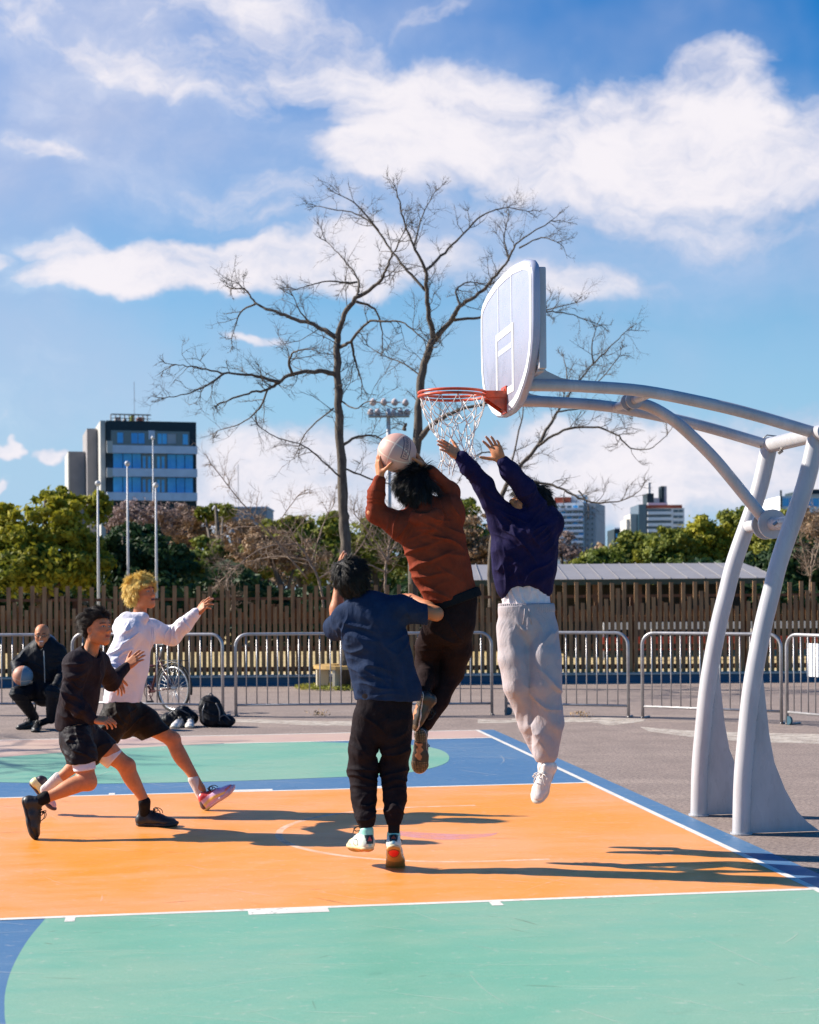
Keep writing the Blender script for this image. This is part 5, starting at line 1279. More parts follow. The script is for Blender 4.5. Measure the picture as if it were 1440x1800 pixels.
def torso(b, pel, ch, nk, hd, latp, latc, s=1.0):
    pel, ch, nk = A(pel), A(ch), A(nk); b.cone(pel, pel*.5+ch*.5, .145*s, .125*s, .04, .68, latp); b.cone(pel*.5+ch*.5, ch, .125*s, .155*s, .04, .66, latc); b.cone(ch, ch*.4+nk*.6, .155*s, .10*s, .04, .62, latc)
    b.cone(nk*1.0, A(hd), .056*s, .053*s, .03)

# ---------------- player in the navy T-shirt (back to the camera, nearest)
def player_tshirt():
    Z0 = 9.45; p = lambda x, y, dz=0: W(x, y, Z0+dz)
    root = empty('person', G(668, 1512), 'player seen from behind in a navy T-shirt and black sweatpants, hopping below the ball', 'person', 'basketball players')
    b = Sdf(); H = Frame(p(619, 1018, .02), (.28, .86, .34), (-.16, -.30, 1)); lat = A(p(712, 1062, -.02))-A(p(602, 1088, .08)); lat = nrm(lat)
    pel = p(676, 1235); ch = p(660, 1120); nk = p(646, 1066, .0)
    torso(b, pel, ch, nk, H(0, -.03, -.06), X_, lat, .88)
    shL, elL, wrL = p(610, 1090, .06), p(590, 1100, .27), p(597, 1016, .34); shR, elR, wrR = p(706, 1068, -.02), p(767, 1079, .06), p(722, 1050, .30)
    arm(b, shL, elL, wrL); arm(b, shR, elR, wrR)
    t1 = hand(b, wrL, (.02, .12, 1), (.9, .5, 0), (0, -1, 0), curl=(12, 10, 12, 16, 10), spread=6)
    hand(b, wrR, (-.7, .75, .1), (0, .3, -1), (-.3, -1, 0), curl=(20, 20, 20, 20, 10))
    hL, kL, aL = p(652, 1250), p(641, 1352, .05), p(643, 1440, -.08); hR, kR, aR = p(696, 1250), p(693, 1350, .05), p(693, 1434, -.09)
    leg(b, hL, kL, aL, -Y_, .85); leg(b, hR, kR, aR, -Y_, .85)
    head_sdf(b, H); fp = face_paint(H, 1, SK3)
    figure_mesh('body', b, M_SKIN, root, [(H.o, .17), (A(wrL)+Z_*.09, .12), (A(wrR), .12)], SK3, [fp], nails=t1)
    hair_mesh('hair', H, 1.0, M_HAIR, root, n=11000, length=(.03, .070), cover=cover_std(-.085, fz=.05), comb=(.1, .10, -.75), lift=.42, seed=1, wild=.42, rad=(.097, .116, .106), thick=.0018, clump=22)
    s = Sdf(); s.chain([p(652, 1092), p(664, 1150), p(683, 1222, .0)], [.192, .190, .205], .05, .58, lat=nrm(lat*.6+X_*.4)); s.chain([p(612, 1088, .04), p(704, 1066, -.01)], [.078, .078], .05, lat=Y_)
    s.cone(p(640, 1072, .01), p(664, 1092), .074, .12, .05); s.chain([p(612, 1090, .05), p(590, 1104, .16)], [.086, .078], .04); s.chain([p(702, 1070, -.02), p(747, 1080, .02)], [.080, .067], .04)
    s.plane_cut(p(683, 1231), nrm(np.array([-.04, 0, -1.]))); s.plane_cut(p(752, 1078), (1, 0, -.05))
    shape('t_shirt', s, M_NAVY, root, .005, [(p(622, 1118, -.1), (.55, 0, 1), .075, .016, .13), (p(640, 1160, -.1), (.45, 0, 1), .085, .014, .16), (p(600, 1100, .0), (1, 0, -.3), .05, .012, .08), (p(715, 1105, -.1), (-.8, 0, 1), .07, .010, .12), (p(690, 1190, -.1), (.9, 0, .25), .10, .009, .16), (p(655, 1215, -.1), (.2, 0, 1), .06, .008, .12), (p(722, 1075, -.05), (1, 0, .2), .05, .008, .06)], .006, 3, big=.014, scale=8)
    t = MB(); c_ = A(p(643, 1070, .01)); ax_ = nrm(A(p(660, 1120))-c_); u_ = nrm(np.cross(ax_, [0, 1., 0])); v_ = np.cross(ax_, u_)
    t.tube([Vector(c_+u_*.078*math.cos(a)+v_*.076*math.sin(a)) for a in [2*PI*i/32 for i in range(32)]], .009, 6, closed=True); t.build('collar', M_NAVY, root, True)
    s = Sdf(); s.cone(p(679, 1222), p(674, 1262), .165, .172, .03, .66, X_)
    s.chain([p(648, 1262), p(638, 1318, .0), p(639, 1352, .04)], [.098, .086, .086], .014); s.chain([p(639, 1352, .04), p(641, 1405, -.02), p(644, 1438, -.08), p(644, 1448, -.09)], [.090, .070, .058, .044], .02)
    s.chain([p(697, 1262), p(695, 1318, .0), p(694, 1350, .04)], [.098, .088, .086], .014); s.chain([p(693, 1350, .04), p(695, 1400, -.02), p(693, 1432, -.08), p(693, 1442, -.09)], [.090, .070, .058, .044], .02)
    shape('sweatpants', s, M_BLACKP, root, .0055, [(p(640, 1350, -.05), (.2, 0, 1), .060, .013, .13), (p(693, 1350, -.05), (-.2, 0, 1), .060, .013, .13), (p(652, 1290, -.1), (.7, 0, .7), .08, .010, .12), (p(700, 1290, -.1), (-.7, 0, .7), .08, .010, .12), (p(643, 1425, -.12), (0, 0, 1), .045, .011, .09), (p(694, 1420, -.12), (0, 0, 1), .045, .011, .09)], .005, 4, big=.010)
    def up1(L):
        c = np.ones((len(L), 4)); c[:, :3] = (.62, .72, .62); r, f, u = L.T
        m = (f < .035) & (u > .045) & (np.abs(r) < .022+.12*(u-.045)); c[m, :3] = (.02, .03, .03)
        star = (f < .030) & (u > .062) & (u < .088) & ((np.abs(r) < .0035) | (np.abs(np.abs(r)-(.085-u)*.5) < .0035)); c[star, :3] = (.75, .10, .05)
        m = (u > .098); c[m, :3] = (.30, .68, .55); m = (f > .19); c[m, :3] = (.68, .62, .35)
        m = (np.abs(np.hypot((f-.12)/1.3, u-.045)-.022) < .0035); c[m, :3] = (.10, .09, .08)
        m = (np.abs(r) < .010) & (f < .03) & (u > .028) & (u < .046); c[m, :3] = (.25, .55, .60); return c
    def so1(L):
        c = np.ones((len(L), 4)); c[:, :3] = (.55, .26, .06); r, f, u = L.T; m = (np.hypot(r/.030, (f-.055)/.040) < 1) & (u < .009); c[m, :3] = (.80, .02, .02)
        m = (np.hypot(r/.036, (f-.055)/.048) < 1) & (u < .009) & ~m; c[m, :3] = (.22, .05, .02); m = (u > .012); c[m, :3] = (.62, .50, .28); m = (f > .15) & (u < .010); c[m, :3] = (.30, .17, .04); return c
    _, q1 = shoe(root, p(649, 1497, -.15), (-.42, 1, -.10), (.05, .1, 1), (M_SHATT, M_SOLATT, M_LACE), L=.30, rs=1.22, high=.012, seed=1, upper_paint=up1, sole_paint=so1, chunky=1.15, label='white basketball shoe pointing left, pale yellow toe')
    _, q2 = shoe(root, p(692, 1492, -.20), (.0, .72, -.55), (0, .55, .72), (M_SHATT, M_SOLATT, M_LACE), L=.30, rs=1.22, high=.012, seed=2, upper_paint=up1, sole_paint=so1, chunky=1.15, label='white basketball shoe with raised heel showing its red and gum sole')
    for a, q_ in ((p(643, 1440, -.08), q1), (p(693, 1434, -.09), q2)):
        s = Sdf(); s.cone(a, q_(0, .055, .075), .037, .034, .02); shape('sock', s, M_CUFF, root, .005)
player_tshirt()

# ---------------- player in the rust hoodie, jumping with the ball
BALL = W(698, 796, 9.62); BR = .1215
def player_rust():
    Z0 = 9.66; p = lambda x, y, dz=0: W(x, y, Z0+dz)
    root = empty('person', G(760, 1490), 'airborne player in a rust brown hoodie and dark joggers, holding the pink ball overhead', 'person', 'basketball players')
    ax = nrm(A(p(745, 895))-A(p(797, 1055))); lat = nrm(A(p(796, 893, .06))-A(p(700, 922, -.05)))
    b = Sdf(); H = Frame(p(730, 858, .0), (-.30, .82, .30), (-.28, -.15, 1)); torso(b, p(795, 1052), p(762, 945), p(748, 893), H(0, -.03, -.06), X_, lat, .88)
    shL, elL, wrL = p(700, 925, -.02), p(655, 900, -.04), p(668, 838, -.07); shR, elR, wrR = p(792, 902, .05), p(789, 862, .12), p(749, 822, -.02)
    arm(b, shL, elL, wrL, .82); arm(b, shR, elR, wrR, .82)
    t1 = hand(b, A(wrL), (-.12, .05, 1), (.93, .36, .05), (0, -1, -.2), curl=(13, 12, 12, 14, 12), spread=12, thumb=(.9, .35, .35))
    t2 = hand(b, A(wrR), (-.56, .0, .83), (-.85, .05, -.5), (0, -1, 0), curl=(13, 12, 12, 14, 10), spread=13, thumb=(.8, .6, .2))
    hL, kL, aL = p(774, 1074, .02), p(750, 1165, .24), p(741, 1215, .0); hR, kR, aR = p(804, 1072, .02), p(794, 1180, .22), p(746, 1278, .06)
    leg(b, hL, kL, aL, -Y_, .8); leg(b, hR, kR, aR, -Y_, .8)
    head_sdf(b, H)
    figure_mesh('body', b, M_SKIN, root, [(H.o, .16), (A(wrL)+np.array([-.0, .02, .08]), .125), (A(wrR)+np.array([-.04, 0, .08]), .125)], SK2, [face_paint(H, 1, SK2)], nails=t1+t2)
    hair_mesh('hair', H, 1.0, M_HAIR, root, n=11000, length=(.045, .090), cover=cover_std(-.095, fz=.05), comb=(-.55, .05, -.45), lift=.45, seed=2, wild=.45, rad=(.096, .115, .106), thick=.0018, clump=22)
    s = Sdf(); s.chain([p(755, 922), p(762, 950), p(776, 1000), p(792, 1042)], [.160, .178, .168, .166], .06, .66, lat=nrm(lat*.7+X_*.3)); s.cone(p(706, 926, -.02), p(790, 902, .04), .080, .080, .06)
    s.chain([p(706, 926, -.02), p(660, 902, -.02)], [.082, .062], .04); s.chain([p(660, 902, -.02), p(662, 868, -.055), p(667, 845, -.07)], [.062, .050, .040], .03)
    s.chain([p(788, 905, .04), p(789, 866, .12)], [.082, .064], .04); s.chain([p(789, 866, .12), p(754, 828, -.01)], [.062, .040], .03)
    s.chain([p(724, 908, -.03), p(752, 925, -.10), p(776, 895, -.01)], [.046, .056, .046], .02); s.ell(p(750, 910, -.125), (.105, .050, .060), .012); s.ell(p(745, 893, -.14), (.060, .05, .035), .012, sub=True); s.cone(p(742, 886, 0), p(752, 925), .080, .12, .05); s.cone(p(750, 898, .02), p(786, 898, .04), .078, .078, .05)
    s.plane_cut(A(p(795, 1052)), nrm(np.array([.35, 0, -1.])))
    shape('hoodie', s, M_RUST, root, .005, [(p(745, 985, -.12), (-.25, 0, 1), .085, .012, .16), (p(790, 960, -.12), (.5, 0, 1), .085, .012, .15), (p(752, 1035, -.1), (.5, 0, 1), .055, .013, .12), (p(700, 925, -.08), (1, 0, -.6), .05, .011, .09), (p(662, 880, -.03), (.1, 0, 1), .042, .008, .08), (p(790, 900, -.02), (1, 0, .4), .05, .010, .09), (p(765, 930, -.15), (.2, 0, 1), .05, .008, .09)], .005, 6, big=.010, scale=8)
    s = Sdf(); s.chain([p(795, 1046), p(800, 1056)], [.168, .17], .03, .68, lat=X_); s.plane_cut(A(p(800, 1063)), nrm(np.array([.35, 0, -1.]))); s.plane_cut(A(p(795, 1047)), -nrm(np.array([.35, 0, -1.])))
    shape('hoodie_hem', s, M_CUFF, root, .005, base=.002)
    s = Sdf(); s.cone(p(797, 1058), p(792, 1090), .150, .160, .03, .66, X_)
    s.chain([p(771, 1092, .0), p(757, 1135, .14), p(750, 1165, .22)], [.095, .084, .076], .03); s.chain([p(750, 1165, .22), p(749, 1192, .12), p(744, 1214, .01)], [.076, .062, .042], .03)
    s.chain([p(806, 1088, 0), p(803, 1140, .12), p(793, 1182, .20)], [.100, .092, .080], .03); s.chain([p(793, 1182, .20), p(772, 1230, .14), p(750, 1272, .06)], [.080, .062, .042], .03)
    shape('joggers', s, M_RUSTD, root, .0055, [(p(752, 1165, -.08), (0, 0, 1), .055, .013, .12), (p(795, 1180, -.08), (-.4, 0, 1), .060, .012, .13), (p(775, 1120, -.12), (.8, 0, .6), .07, .010, .14), (p(765, 1240, -.2), (-.6, 0, 1), .05, .010, .10)], .005, 7, big=.010)
    def so2(L):
        c = np.ones((len(L), 4)); c[:, :3] = (.035, .025, .018); r, f, u = L.T; m = (np.abs(r+.004*np.sin(f*90)) < .017+.006*np.sin(f*160)) & (f > .085) & (f < .19) & (u < .012); c[m, :3] = (.55, .22, .10)
        dd = (np.mod(r*90, 1)-.5)**2+(np.mod(f*90, 1)-.5)**2; m2 = (dd < .05) & (u < .012) & ~m & ((f < .08) | (f > .2)); c[m2, :3] = (.40, .25, .13); m = u > .013; c[m, :3] = (.68, .55, .50); return c
    def up2(L): c = np.ones((len(L), 4)); c[:, :3] = (.03, .026, .026); return c
    _, q1 = shoe(root, p(739, 1284, -.02), (-.06, .24, -1), (.16, 1, .25), (M_SHATT, M_SOLATT, M_LACE), rs=1.1, seed=3, upper_paint=up2, sole_paint=so2, label='black running shoe hanging toe down, dotted sole facing the camera')
    _, q2 = shoe(root, p(738, 1217, -.06), (-.22, .30, -1), (.95, .30, .10), (M_SHATT, M_SOLATT, M_LACE), L=.25, seed=4, upper_paint=up2, sole_paint=so2, label='black running shoe with orange sole, half hidden behind the navy T-shirt player')
    for a, q_ in ((p(751, 1268, .06), q1), (p(745, 1208, .03), q2)):
        s = Sdf(); s.cone(a, q_(0, .05, .07), .034, .032, .02); shape('sock', s, M_CUFF, root, .005)
player_rust()

# ---------------- the ball
def ball_mat(name, base, seam, base2=None):
    m = bpy.data.materials.new(name); m.use_nodes = True; t = NT(m.node_tree); t.n.clear()
    out = t.new('ShaderNodeOutputMaterial'); b = t.new('ShaderNodeBsdfPrincipled'); t.put(out.inputs[0], b.outputs[0]); P = t.new('ShaderNodeTexCoord').outputs['Object']
    sp = t.new('ShaderNodeSeparateXYZ'); n_ = t.vmath('NORMALIZE', P); t.put(sp.inputs[0], n_); x, y, z = sp.outputs
    ab = lambda v: t.math('ABSOLUTE', v)
    d1 = ab(x); d2 = ab(z); d3 = ab(t.math('SUBTRACT', t.math('SQRT', t.math('ADD', t.math('POWER', ab(t.math('SUBTRACT', ab(y), 1.0)), 2.0), t.math('MULTIPLY', t.math('MULTIPLY', z, z), .55))), .62))
    d = t.math('MINIMUM', t.math('MINIMUM', d1, d2), d3); f = t.ramp(d, .018, .030, 1, 0)
    c = base
    if base2: c = t.mix(t.math('GREATER_THAN', x, 0.0), base, base2)
    t.put(b.inputs['Base Color'], t.mix(f, c, seam)); b.inputs['Roughness'].default_value = .55
    vo = t.new('ShaderNodeTexVoronoi'); t.put(vo.inputs['Vector'], P); vo.inputs['Scale'].default_value = 260
    bp = t.new('ShaderNodeBump'); bp.inputs['Strength'].default_value = .35; bp.inputs['Distance'].default_value = .002; t.put(bp.inputs['Height'], t.math('SUBTRACT', vo.outputs[0], t.math('MULTIPLY', f, 1.5))); t.put(b.inputs['Normal'], bp.outputs[0]); return m
def ball(c, r, m, label, rot):
    bm = bmesh.new(); bmesh.ops.create_uvsphere(bm, u_segments=48, v_segments=32, radius=r); me = bpy.data.meshes.new('basketball'); bm.to_mesh(me); bm.free(); me.materials.append(m)
    me.polygons.foreach_set('use_smooth', np.ones(len(me.polygons), bool)); o = link(bpy.data.objects.new('basketball', me)); o.location = c; o.rotation_euler = rot; return tag(o, label, 'basketball')
bo = ball(BALL, BR, ball_mat('ball_pink_leather', (.60, .33, .26), (.72, .55, .42)), 'pink leather basketball held overhead below the net', (math.radians(20), math.radians(28), math.radians(-18)))
def ball_text():
    cu = bpy.data.curves.new('ball_lettering', 'FONT'); cu.body = 'TACHIKARA'; cu.size = .030; cu.align_x = 'CENTER'; cu.align_y = 'CENTER'; cu.resolution_u = 3; cu.space_character = 1.0
    tmp = bpy.data.objects.new('tmp', cu); link(tmp); bpy.context.view_layer.update(); dg = bpy.context.evaluated_depsgraph_get(); me = bpy.data.meshes.new_from_object(tmp.evaluated_get(dg)); bpy.data.objects.remove(tmp)
    bm = bmesh.new(); bm.from_mesh(me); bmesh.ops.subdivide_edges(bm, edges=[e for e in bm.edges if e.calc_length() > .008], cuts=2)
    # frame of two bars round the word
    for y in (-.021, .021):
        prev = None
        for i in range(25):
            x = -.092+.184*i/24; a = bm.verts.new((x, y-.0022, 0)); c = bm.verts.new((x, y+.0022, 0))
            if prev: bm.faces.new((prev[0], a, c, prev[1]))
            prev = (a, c)
    for x in (-.092, .092):
        vs = [bm.verts.new((x-.0022, y, 0)) for y in (-.021, 0, .021)]+[bm.verts.new((x+.0022, y, 0)) for y in (.021, 0, -.021)]; bm.faces.new((vs[0], vs[5], vs[4], vs[1])); bm.faces.new((vs[1], vs[4], vs[3], vs[2]))
    # wrap it on the sphere: local x runs up the ball's right face
    cdir = nrm(np.array([.52, -.82, .20])); xd = nrm(np.array([.30, .02, 1.0])); xd = nrm(xd-cdir*np.dot(xd, cdir)); yd = np.cross(cdir, xd)
    for v in bm.verts:
        sx, sy = v.co.x*.82/BR, v.co.y*1.1/BR; d = cdir*math.cos(sx)*math.cos(sy)+xd*math.sin(sx)*math.cos(sy)+yd*math.sin(sy); v.co = Vector(d*(BR+.0009))
    bmesh.ops.recalc_face_normals(bm, faces=bm.faces[:]); bm.to_mesh(me); bm.free(); me.materials.append(mat('ball_ink', (.05, .02, .05), .5)); o = link(bpy.data.objects.new('lettering', me))
    R = bo.rotation_euler.to_matrix().inverted()
    for v in me.vertices: v.co = R @ v.co
    o.parent = bo
ball_text()
# ---------------- player in the navy sweatshirt, jumping with both arms up
def player_navy():
    Z0 = 10.1; p = lambda x, y, dz=0: W(x, y, Z0+dz)
    root = empty('person', G(990, 1470), 'airborne player in a navy sweatshirt and light grey sweatpants reaching up with both hands', 'person', 'basketball players')
    b = Sdf(); H = Frame(p(926, 888, .0), (-.80, -.42, .50), (.50, .05, .86)); lat = nrm(A(p(966, 925, .02))-A(p(880, 925, .02)))
    torso(b, p(926, 1072), p(925, 965), p(935, 914, .02), H(0, -.02, -.06), X_, lat, .88)
    s1, e1, w1 = p(886, 912, .0), p(850, 855, -.08), p(812, 805, -.12); s2, e2, w2 = p(962, 912, .03), p(922, 858, -.10), p(883, 811, -.16)
    arm(b, s1, e1, w1, .82); arm(b, s2, e2, w2, .82)
    t1 = hand(b, A(w1)+nrm(A(w1)-A(e1))*.01, (-.83, -.10, .56), (-.35, .75, -.55), (.1, -.6, .8), curl=(6, 5, 4, 6, 4), spread=9, sc=1.04, thumb=(.8, .75, .0))
    t2 = hand(b, A(w2)+nrm(A(w2)-A(e2))*.01, (-.42, -.05, .90), (-.45, -.85, -.15), (-1, .3, 0), curl=(8, 8, 12, 20, 14), spread=16, sc=1.04, thumb=(.9, .45, .35))
    h1, k1, a1 = p(905, 1080), p(909, 1195, -.10), p(950, 1325, .05); h2, k2, a2 = p(955, 1080), p(958, 1195, -.10), p(967, 1325, .02)
    leg(b, h1, k1, a1, Y_, .8); leg(b, h2, k2, a2, Y_, .8); head_sdf(b, H, 1.06)
    figure_mesh('body', b, M_SKIN, root, [(H.o, .17), (A(w1)+np.array([-.08, 0, .06]), .12), (A(w2)+np.array([-.04, 0, .09]), .12)], SK2, [face_paint(H, 1.06, SK2, True)], nails=t1+t2)
    hair_mesh('hair', H, 1.06, M_HAIR, root, n=10000, length=(.04, .09), cover=cover_std(-.10, fz=.045), comb=(.1, -.8, -.35), lift=.45, seed=3, wild=.42, rad=(.096, .128, .106), ctr=(0, -.026, .036), thick=.0018, clump=22)
    s = Sdf(); s.chain([p(925, 935), p(922, 965), p(923, 1000), p(921, 1022, -.0)], [.185, .200, .185, .168], .06, .66, lat=lat); s.cone(p(890, 918, 0), p(958, 918, .03), .092, .10, .07); s.cone(p(930, 915, -.04), p(928, 935, -.06), .075, .11, .05)
    s.chain([p(888, 918, .0), p(851, 857, -.08)], [.088, .064], .04); s.chain([p(851, 857, -.08), p(826, 824, -.11), p(813, 806, -.12)], [.064, .058, .040], .03)
    s.chain([p(962, 918, .03), p(923, 860, -.10)], [.094, .066], .04); s.chain([p(923, 860, -.10), p(898, 829, -.14), p(885, 812, -.16)], [.066, .058, .041], .03)
    s.cone(p(893, 1010, -.02), p(892, 1036, -.02), .075, .060, .04); s.cone(p(952, 1005, .0), p(957, 1036, 0), .075, .055, .04)
    s.ell(p(923, 1052, -.05), (.115, .22, .085), .03, sub=True); s.ell(H(.0, .03, -.12), .055, .015, sub=True)
    shape('sweatshirt', s, M_PURP, root, .0045, [(p(905, 960, -.14), (.85, 0, .5), .085, .018, .15), (p(935, 1000, -.14), (-.5, 0, 1), .08, .016, .14), (p(885, 1000, -.1), (1, 0, .1), .05, .013, .10), (p(900, 925, -.1), (.6, 0, 1), .05, .014, .09), (p(955, 940, -.1), (-.8, 0, .6), .06, .014, .11), (p(866, 880, -.05), (-.6, 0, -.8), .05, .010, .10), (p(940, 880, -.1), (-.6, 0, .8), .05, .010, .10), (p(825, 825, -.1), (-.6, 0, .8), .035, .007, .07)], .006, 11, big=.014, scale=8)
    s = Sdf(); s.chain([p(924, 1000), p(925, 1075)], [.150, .158], .03, .66, lat=X_)
    shape('undershirt', s, M_WHITE, root, .0045, [(p(915, 1045, -.1), (1, 0, .12), .035, .007, .16), (p(945, 1045, -.1), (1, 0, -.3), .04, .006, .12)], .004, 12)
    s = Sdf(); s.chain([p(925, 1066), p(926, 1078)], [.170, .176], .02, .66, lat=X_); s.cone(p(926, 1078), p(928, 1105), .176, .195, .03, .68, X_)
    s.chain([p(901, 1105, 0), p(905, 1155, -.05), p(915, 1205, -.05)], [.112, .116, .104], .014); s.chain([p(915, 1205, -.05), p(935, 1270, -.01), p(952, 1318, .03)], [.104, .082, .066], .014)
    s.chain([p(951, 1105, 0), p(956, 1155, -.07), p(958, 1205, -.09)], [.114, .118, .112], .014); s.chain([p(958, 1205, -.09), p(963, 1270, -.06), p(961, 1322, -.04)], [.112, .100, .088], .014)
    s.plane_cut(p(955, 1338), (-.08, 0, -1)); s.plane_cut(p(925, 1063), (-.08, 0, 1))
    shape('sweatpants', s, M_GREY, root, .0045, [(p(925, 1105, -.14), (1, 0, .25), .085, .011, .10), (p(895, 1180, -.16), (.75, 0, .65), .10, .010, .12), (p(965, 1215, -.16), (.65, 0, .75), .11, .012, .13), (p(958, 1290, -.14), (.85, 0, .6), .10, .014, .12), (p(930, 1280, -.1), (-.9, 0, .5), .08, .012, .10), (p(975, 1120, -.14), (-.9, 0, .5), .09, .011, .10)], .005, 13, big=.016, scale=6, stretch=(1.2, 1.2, .35))
    s = Sdf(); s.chain([p(925, 1065, 0), p(925.5, 1071, 0)], [.180, .184], .01, .66, lat=X_); s.plane_cut(p(925, 1061), (0, 0, 1)); s.plane_cut(p(925, 1076), (0, 0, -1))
    V, F = s.mesh(.0045); 
    th = np.arctan2(V[:, 1]-Z0, V[:, 0]-p(925, 1068).x); V = V+normals(V, F)*(.0025*np.sin(th*70))[:, None]; obj_arrays('waistband', V, F, M_GREY, root)
    for sx in (-.012, .014):
        t = MB(); a = p(926, 1070, -.125)+Vector((sx, 0, 0)); t.tube([a, a+Vector((sx*.4, -.015, -.05)), a+Vector((sx*1.2, -.012, -.10))], .0035, 6); t.build('drawstring', M_GREY, root, True)
    _, q1 = shoe(root, p(974, 1345, .02), (-.50, -.42, -1), (-.45, -1, .55), (M_SHWHT, M_SOLEW, M_LACEW), rs=1.12, seed=5, label='white sneaker pointing down towards the camera')
    _, q2 = shoe(root, p(966, 1338, .16), (-.20, -.2, -1), (-.6, -1, .3), (M_SHWHT, M_SOLEW, M_LACEW), L=.26, seed=6, label='white sneaker mostly hidden behind the other one')
    for a, q_ in ((p(958, 1315, .0), q1), (p(955, 1310, .06), q2)):
        s = Sdf(); s.cone(a, q_(0, .05, .07), .036, .034, .02); shape('sock', s, M_SOCKW, root, .005)
player_navy()

# ---------------- runner in charcoal sweatshirt and black shorts
def runner_dark():
    p = lambda x, y, Z=10.9: W(x, y, Z)
    root = empty('person', G(200, 1462), 'dark haired runner leaning forward in a charcoal long sleeve shirt and black shorts', 'person', 'basketball players')
    b = Sdf(); H = Frame(p(171, 1104, 10.85), (.86, -.48, .12), (.10, -.02, 1)); lat = nrm(A(p(138, 1165, 10.72))-A(p(172, 1160, 11.06)))
    torso(b, p(134, 1278), p(146, 1190), p(160, 1143), H(0, -.03, -.06), lat, lat, .92)
    sN, eN, wN = p(135, 1168, 10.70), p(121, 1226, 10.66), p(162, 1264, 10.64); sF, eF, wF = p(172, 1166, 11.10), p(196, 1200, 11.30), p(222, 1172, 11.44)
    arm(b, sN, eN, wN, .78); arm(b, sF, eF, wF, .82)
    t1 = hand(b, A(wN)+.01*X_, (.95, -.12, -.12), (-.10, .4, -.9), (.2, .6, .4), curl=(18, 22, 26, 30, 14), spread=9, thumb=(.8, .8, .1))
    t2 = hand(b, wF, (.75, .15, .65), (.3, .85, -.3), (-.2, 0, 1), curl=(10, 10, 12, 14, 8), spread=10)
    hN, kN, aN = p(134, 1294, 10.78), p(155, 1374, 10.68), p(72, 1406, 10.62); hF, kF, aF = p(152, 1294, 11.0), p(222, 1346, 11.05), p(254, 1408, 11.08)
    leg(b, hN, kN, aN, -X_*.3+Z_, 1.0); leg(b, hF, kF, aF, -X_)
    head_sdf(b, H)
    figure_mesh('body', b, M_SKIN, root, [(H.o, .15), (A(wN)+X_*.08, .12), (A(wF)+np.array([.06, 0, .06]), .11)], SK2, [face_paint(H, 1, SK2, False)], nails=t1+t2, h=.0055, joints=[(kN, .07), (kF, .07), (wN, .05), (wF, .05)])
    cv = lambda x, y, z: (z > np.interp(y, [-.12, -.06, -.02, .01, .035, .06, .12], [-.075, -.055, -.015, .012, .040, .058, .062]))
    hair_mesh('hair', H, 1.0, M_HAIRB, root, n=9500, length=(.025, .052), cover=cv, comb=(.0, -.55, .15), lift=.42, seed=4, wild=.26, rad=(.082, .104, .103), thick=.0017, clump=22)
    s = Sdf(); s.chain([p(148, 1180), p(140, 1225), p(133, 1270)], [.185, .174, .172], .06, .66, lat=lat); s.cone(sN, sF, .080, .080, .06); s.cone(p(156, 1158), p(150, 1178), .072, .12, .05)
    s.chain([sN, eN], [.086, .068], .04); s.chain([eN, (A(eN)+A(wN))/2, A(wN)], [.068, .056, .040], .03); s.chain([sF, eF], [.084, .060], .04); s.chain([eF, wF], [.060, .038], .03)
    s.cone(p(120, 1250, 10.85), p(112, 1272, 10.85), .07, .055, .04)
    s.ell(p(164, 1140, 10.86), .070, .02, sub=True); s.plane_cut(p(133, 1283), nrm(np.array([-.08, 0, -1.])))
    shape('long_sleeve_shirt', s, M_CHAR, root, .0045, [(p(122, 1225, 10.6), (.6, 0, 1), .055, .016, .12), (p(130, 1190, 10.6), (-.2, 0, 1), .06, .014, .11), (p(140, 1245, 10.6), (1, 0, .3), .05, .013, .11), (p(118, 1262, 10.7), (.9, 0, .5), .055, .014, .10), (p(155, 1250, 10.7), (.5, 0, 1), .05, .012, .10), (p(165, 1180, 10.8), (1, 0, -.4), .06, .010, .10)], .005, 21, big=.012)
    s = Sdf(); s.chain([p(133, 1272), p(137, 1298)], [.162, .172], .03, .74, lat=lat)
    s.chain([p(134, 1296, 10.78), p(142, 1322, 10.74), p(144, 1334, 10.73)], [.112, .110, .112], .03); s.chain([p(152, 1296, 11.0), p(172, 1312, 11.02), p(186, 1324, 11.03)], [.115, .108, .106], .03)
    s.plane_cut(p(133, 1270), nrm(np.array([.1, 0, 1.]))); s.plane_cut(p(143, 1341, 10.73), (.12, 0, -1), .17); s.plane_cut(p(186, 1327, 11.03), (.75, 0, -.66), .17)
    shape('shorts', s, M_SHORT, root, .005, [(p(128, 1310, 10.62), (.25, 0, 1), .050, .016, .13), (p(150, 1290, 10.62), (1, 0, .5), .06, .012, .11), (p(175, 1300, 10.9), (.8, 0, -.5), .06, .012, .11)], .006, 22, big=.012)
    s = Sdf(); s.cone(p(145, 1330, 10.73), p(149, 1352, 10.70), .086, .076, .02); s.plane_cut(p(149, 1354, 10.7), nrm(np.array([.12, 0, -1.]))); shape('tights', s, M_WHITE, root, .0045, base=.002)
    s = Sdf(); s.cone(p(182, 1318, 11.03), p(204, 1338, 11.04), .088, .078, .02); s.plane_cut(p(202, 1336, 11.04), nrm(np.array([.75, 0, -.66]))); shape('tights', s, M_WHITE, root, .0045, base=.002)
    _, q1 = shoe(root, p(37, 1404, 10.60), (.28, .02, -1), (.95, .0, .30), (M_SHBLK, M_SHSOLE, M_LACE), L=.295, rs=1.12, seed=7, label='black shoe pushing off behind, toe pointing down')
    _, q2 = shoe(root, G(240, 1452.5, .004), (1, -.05, 0), (0, 0, 1), (M_SHBLK, M_SHSOLE, M_LACE), L=.30, rs=1.12, seed=8, label='black shoe planted flat on the orange floor')
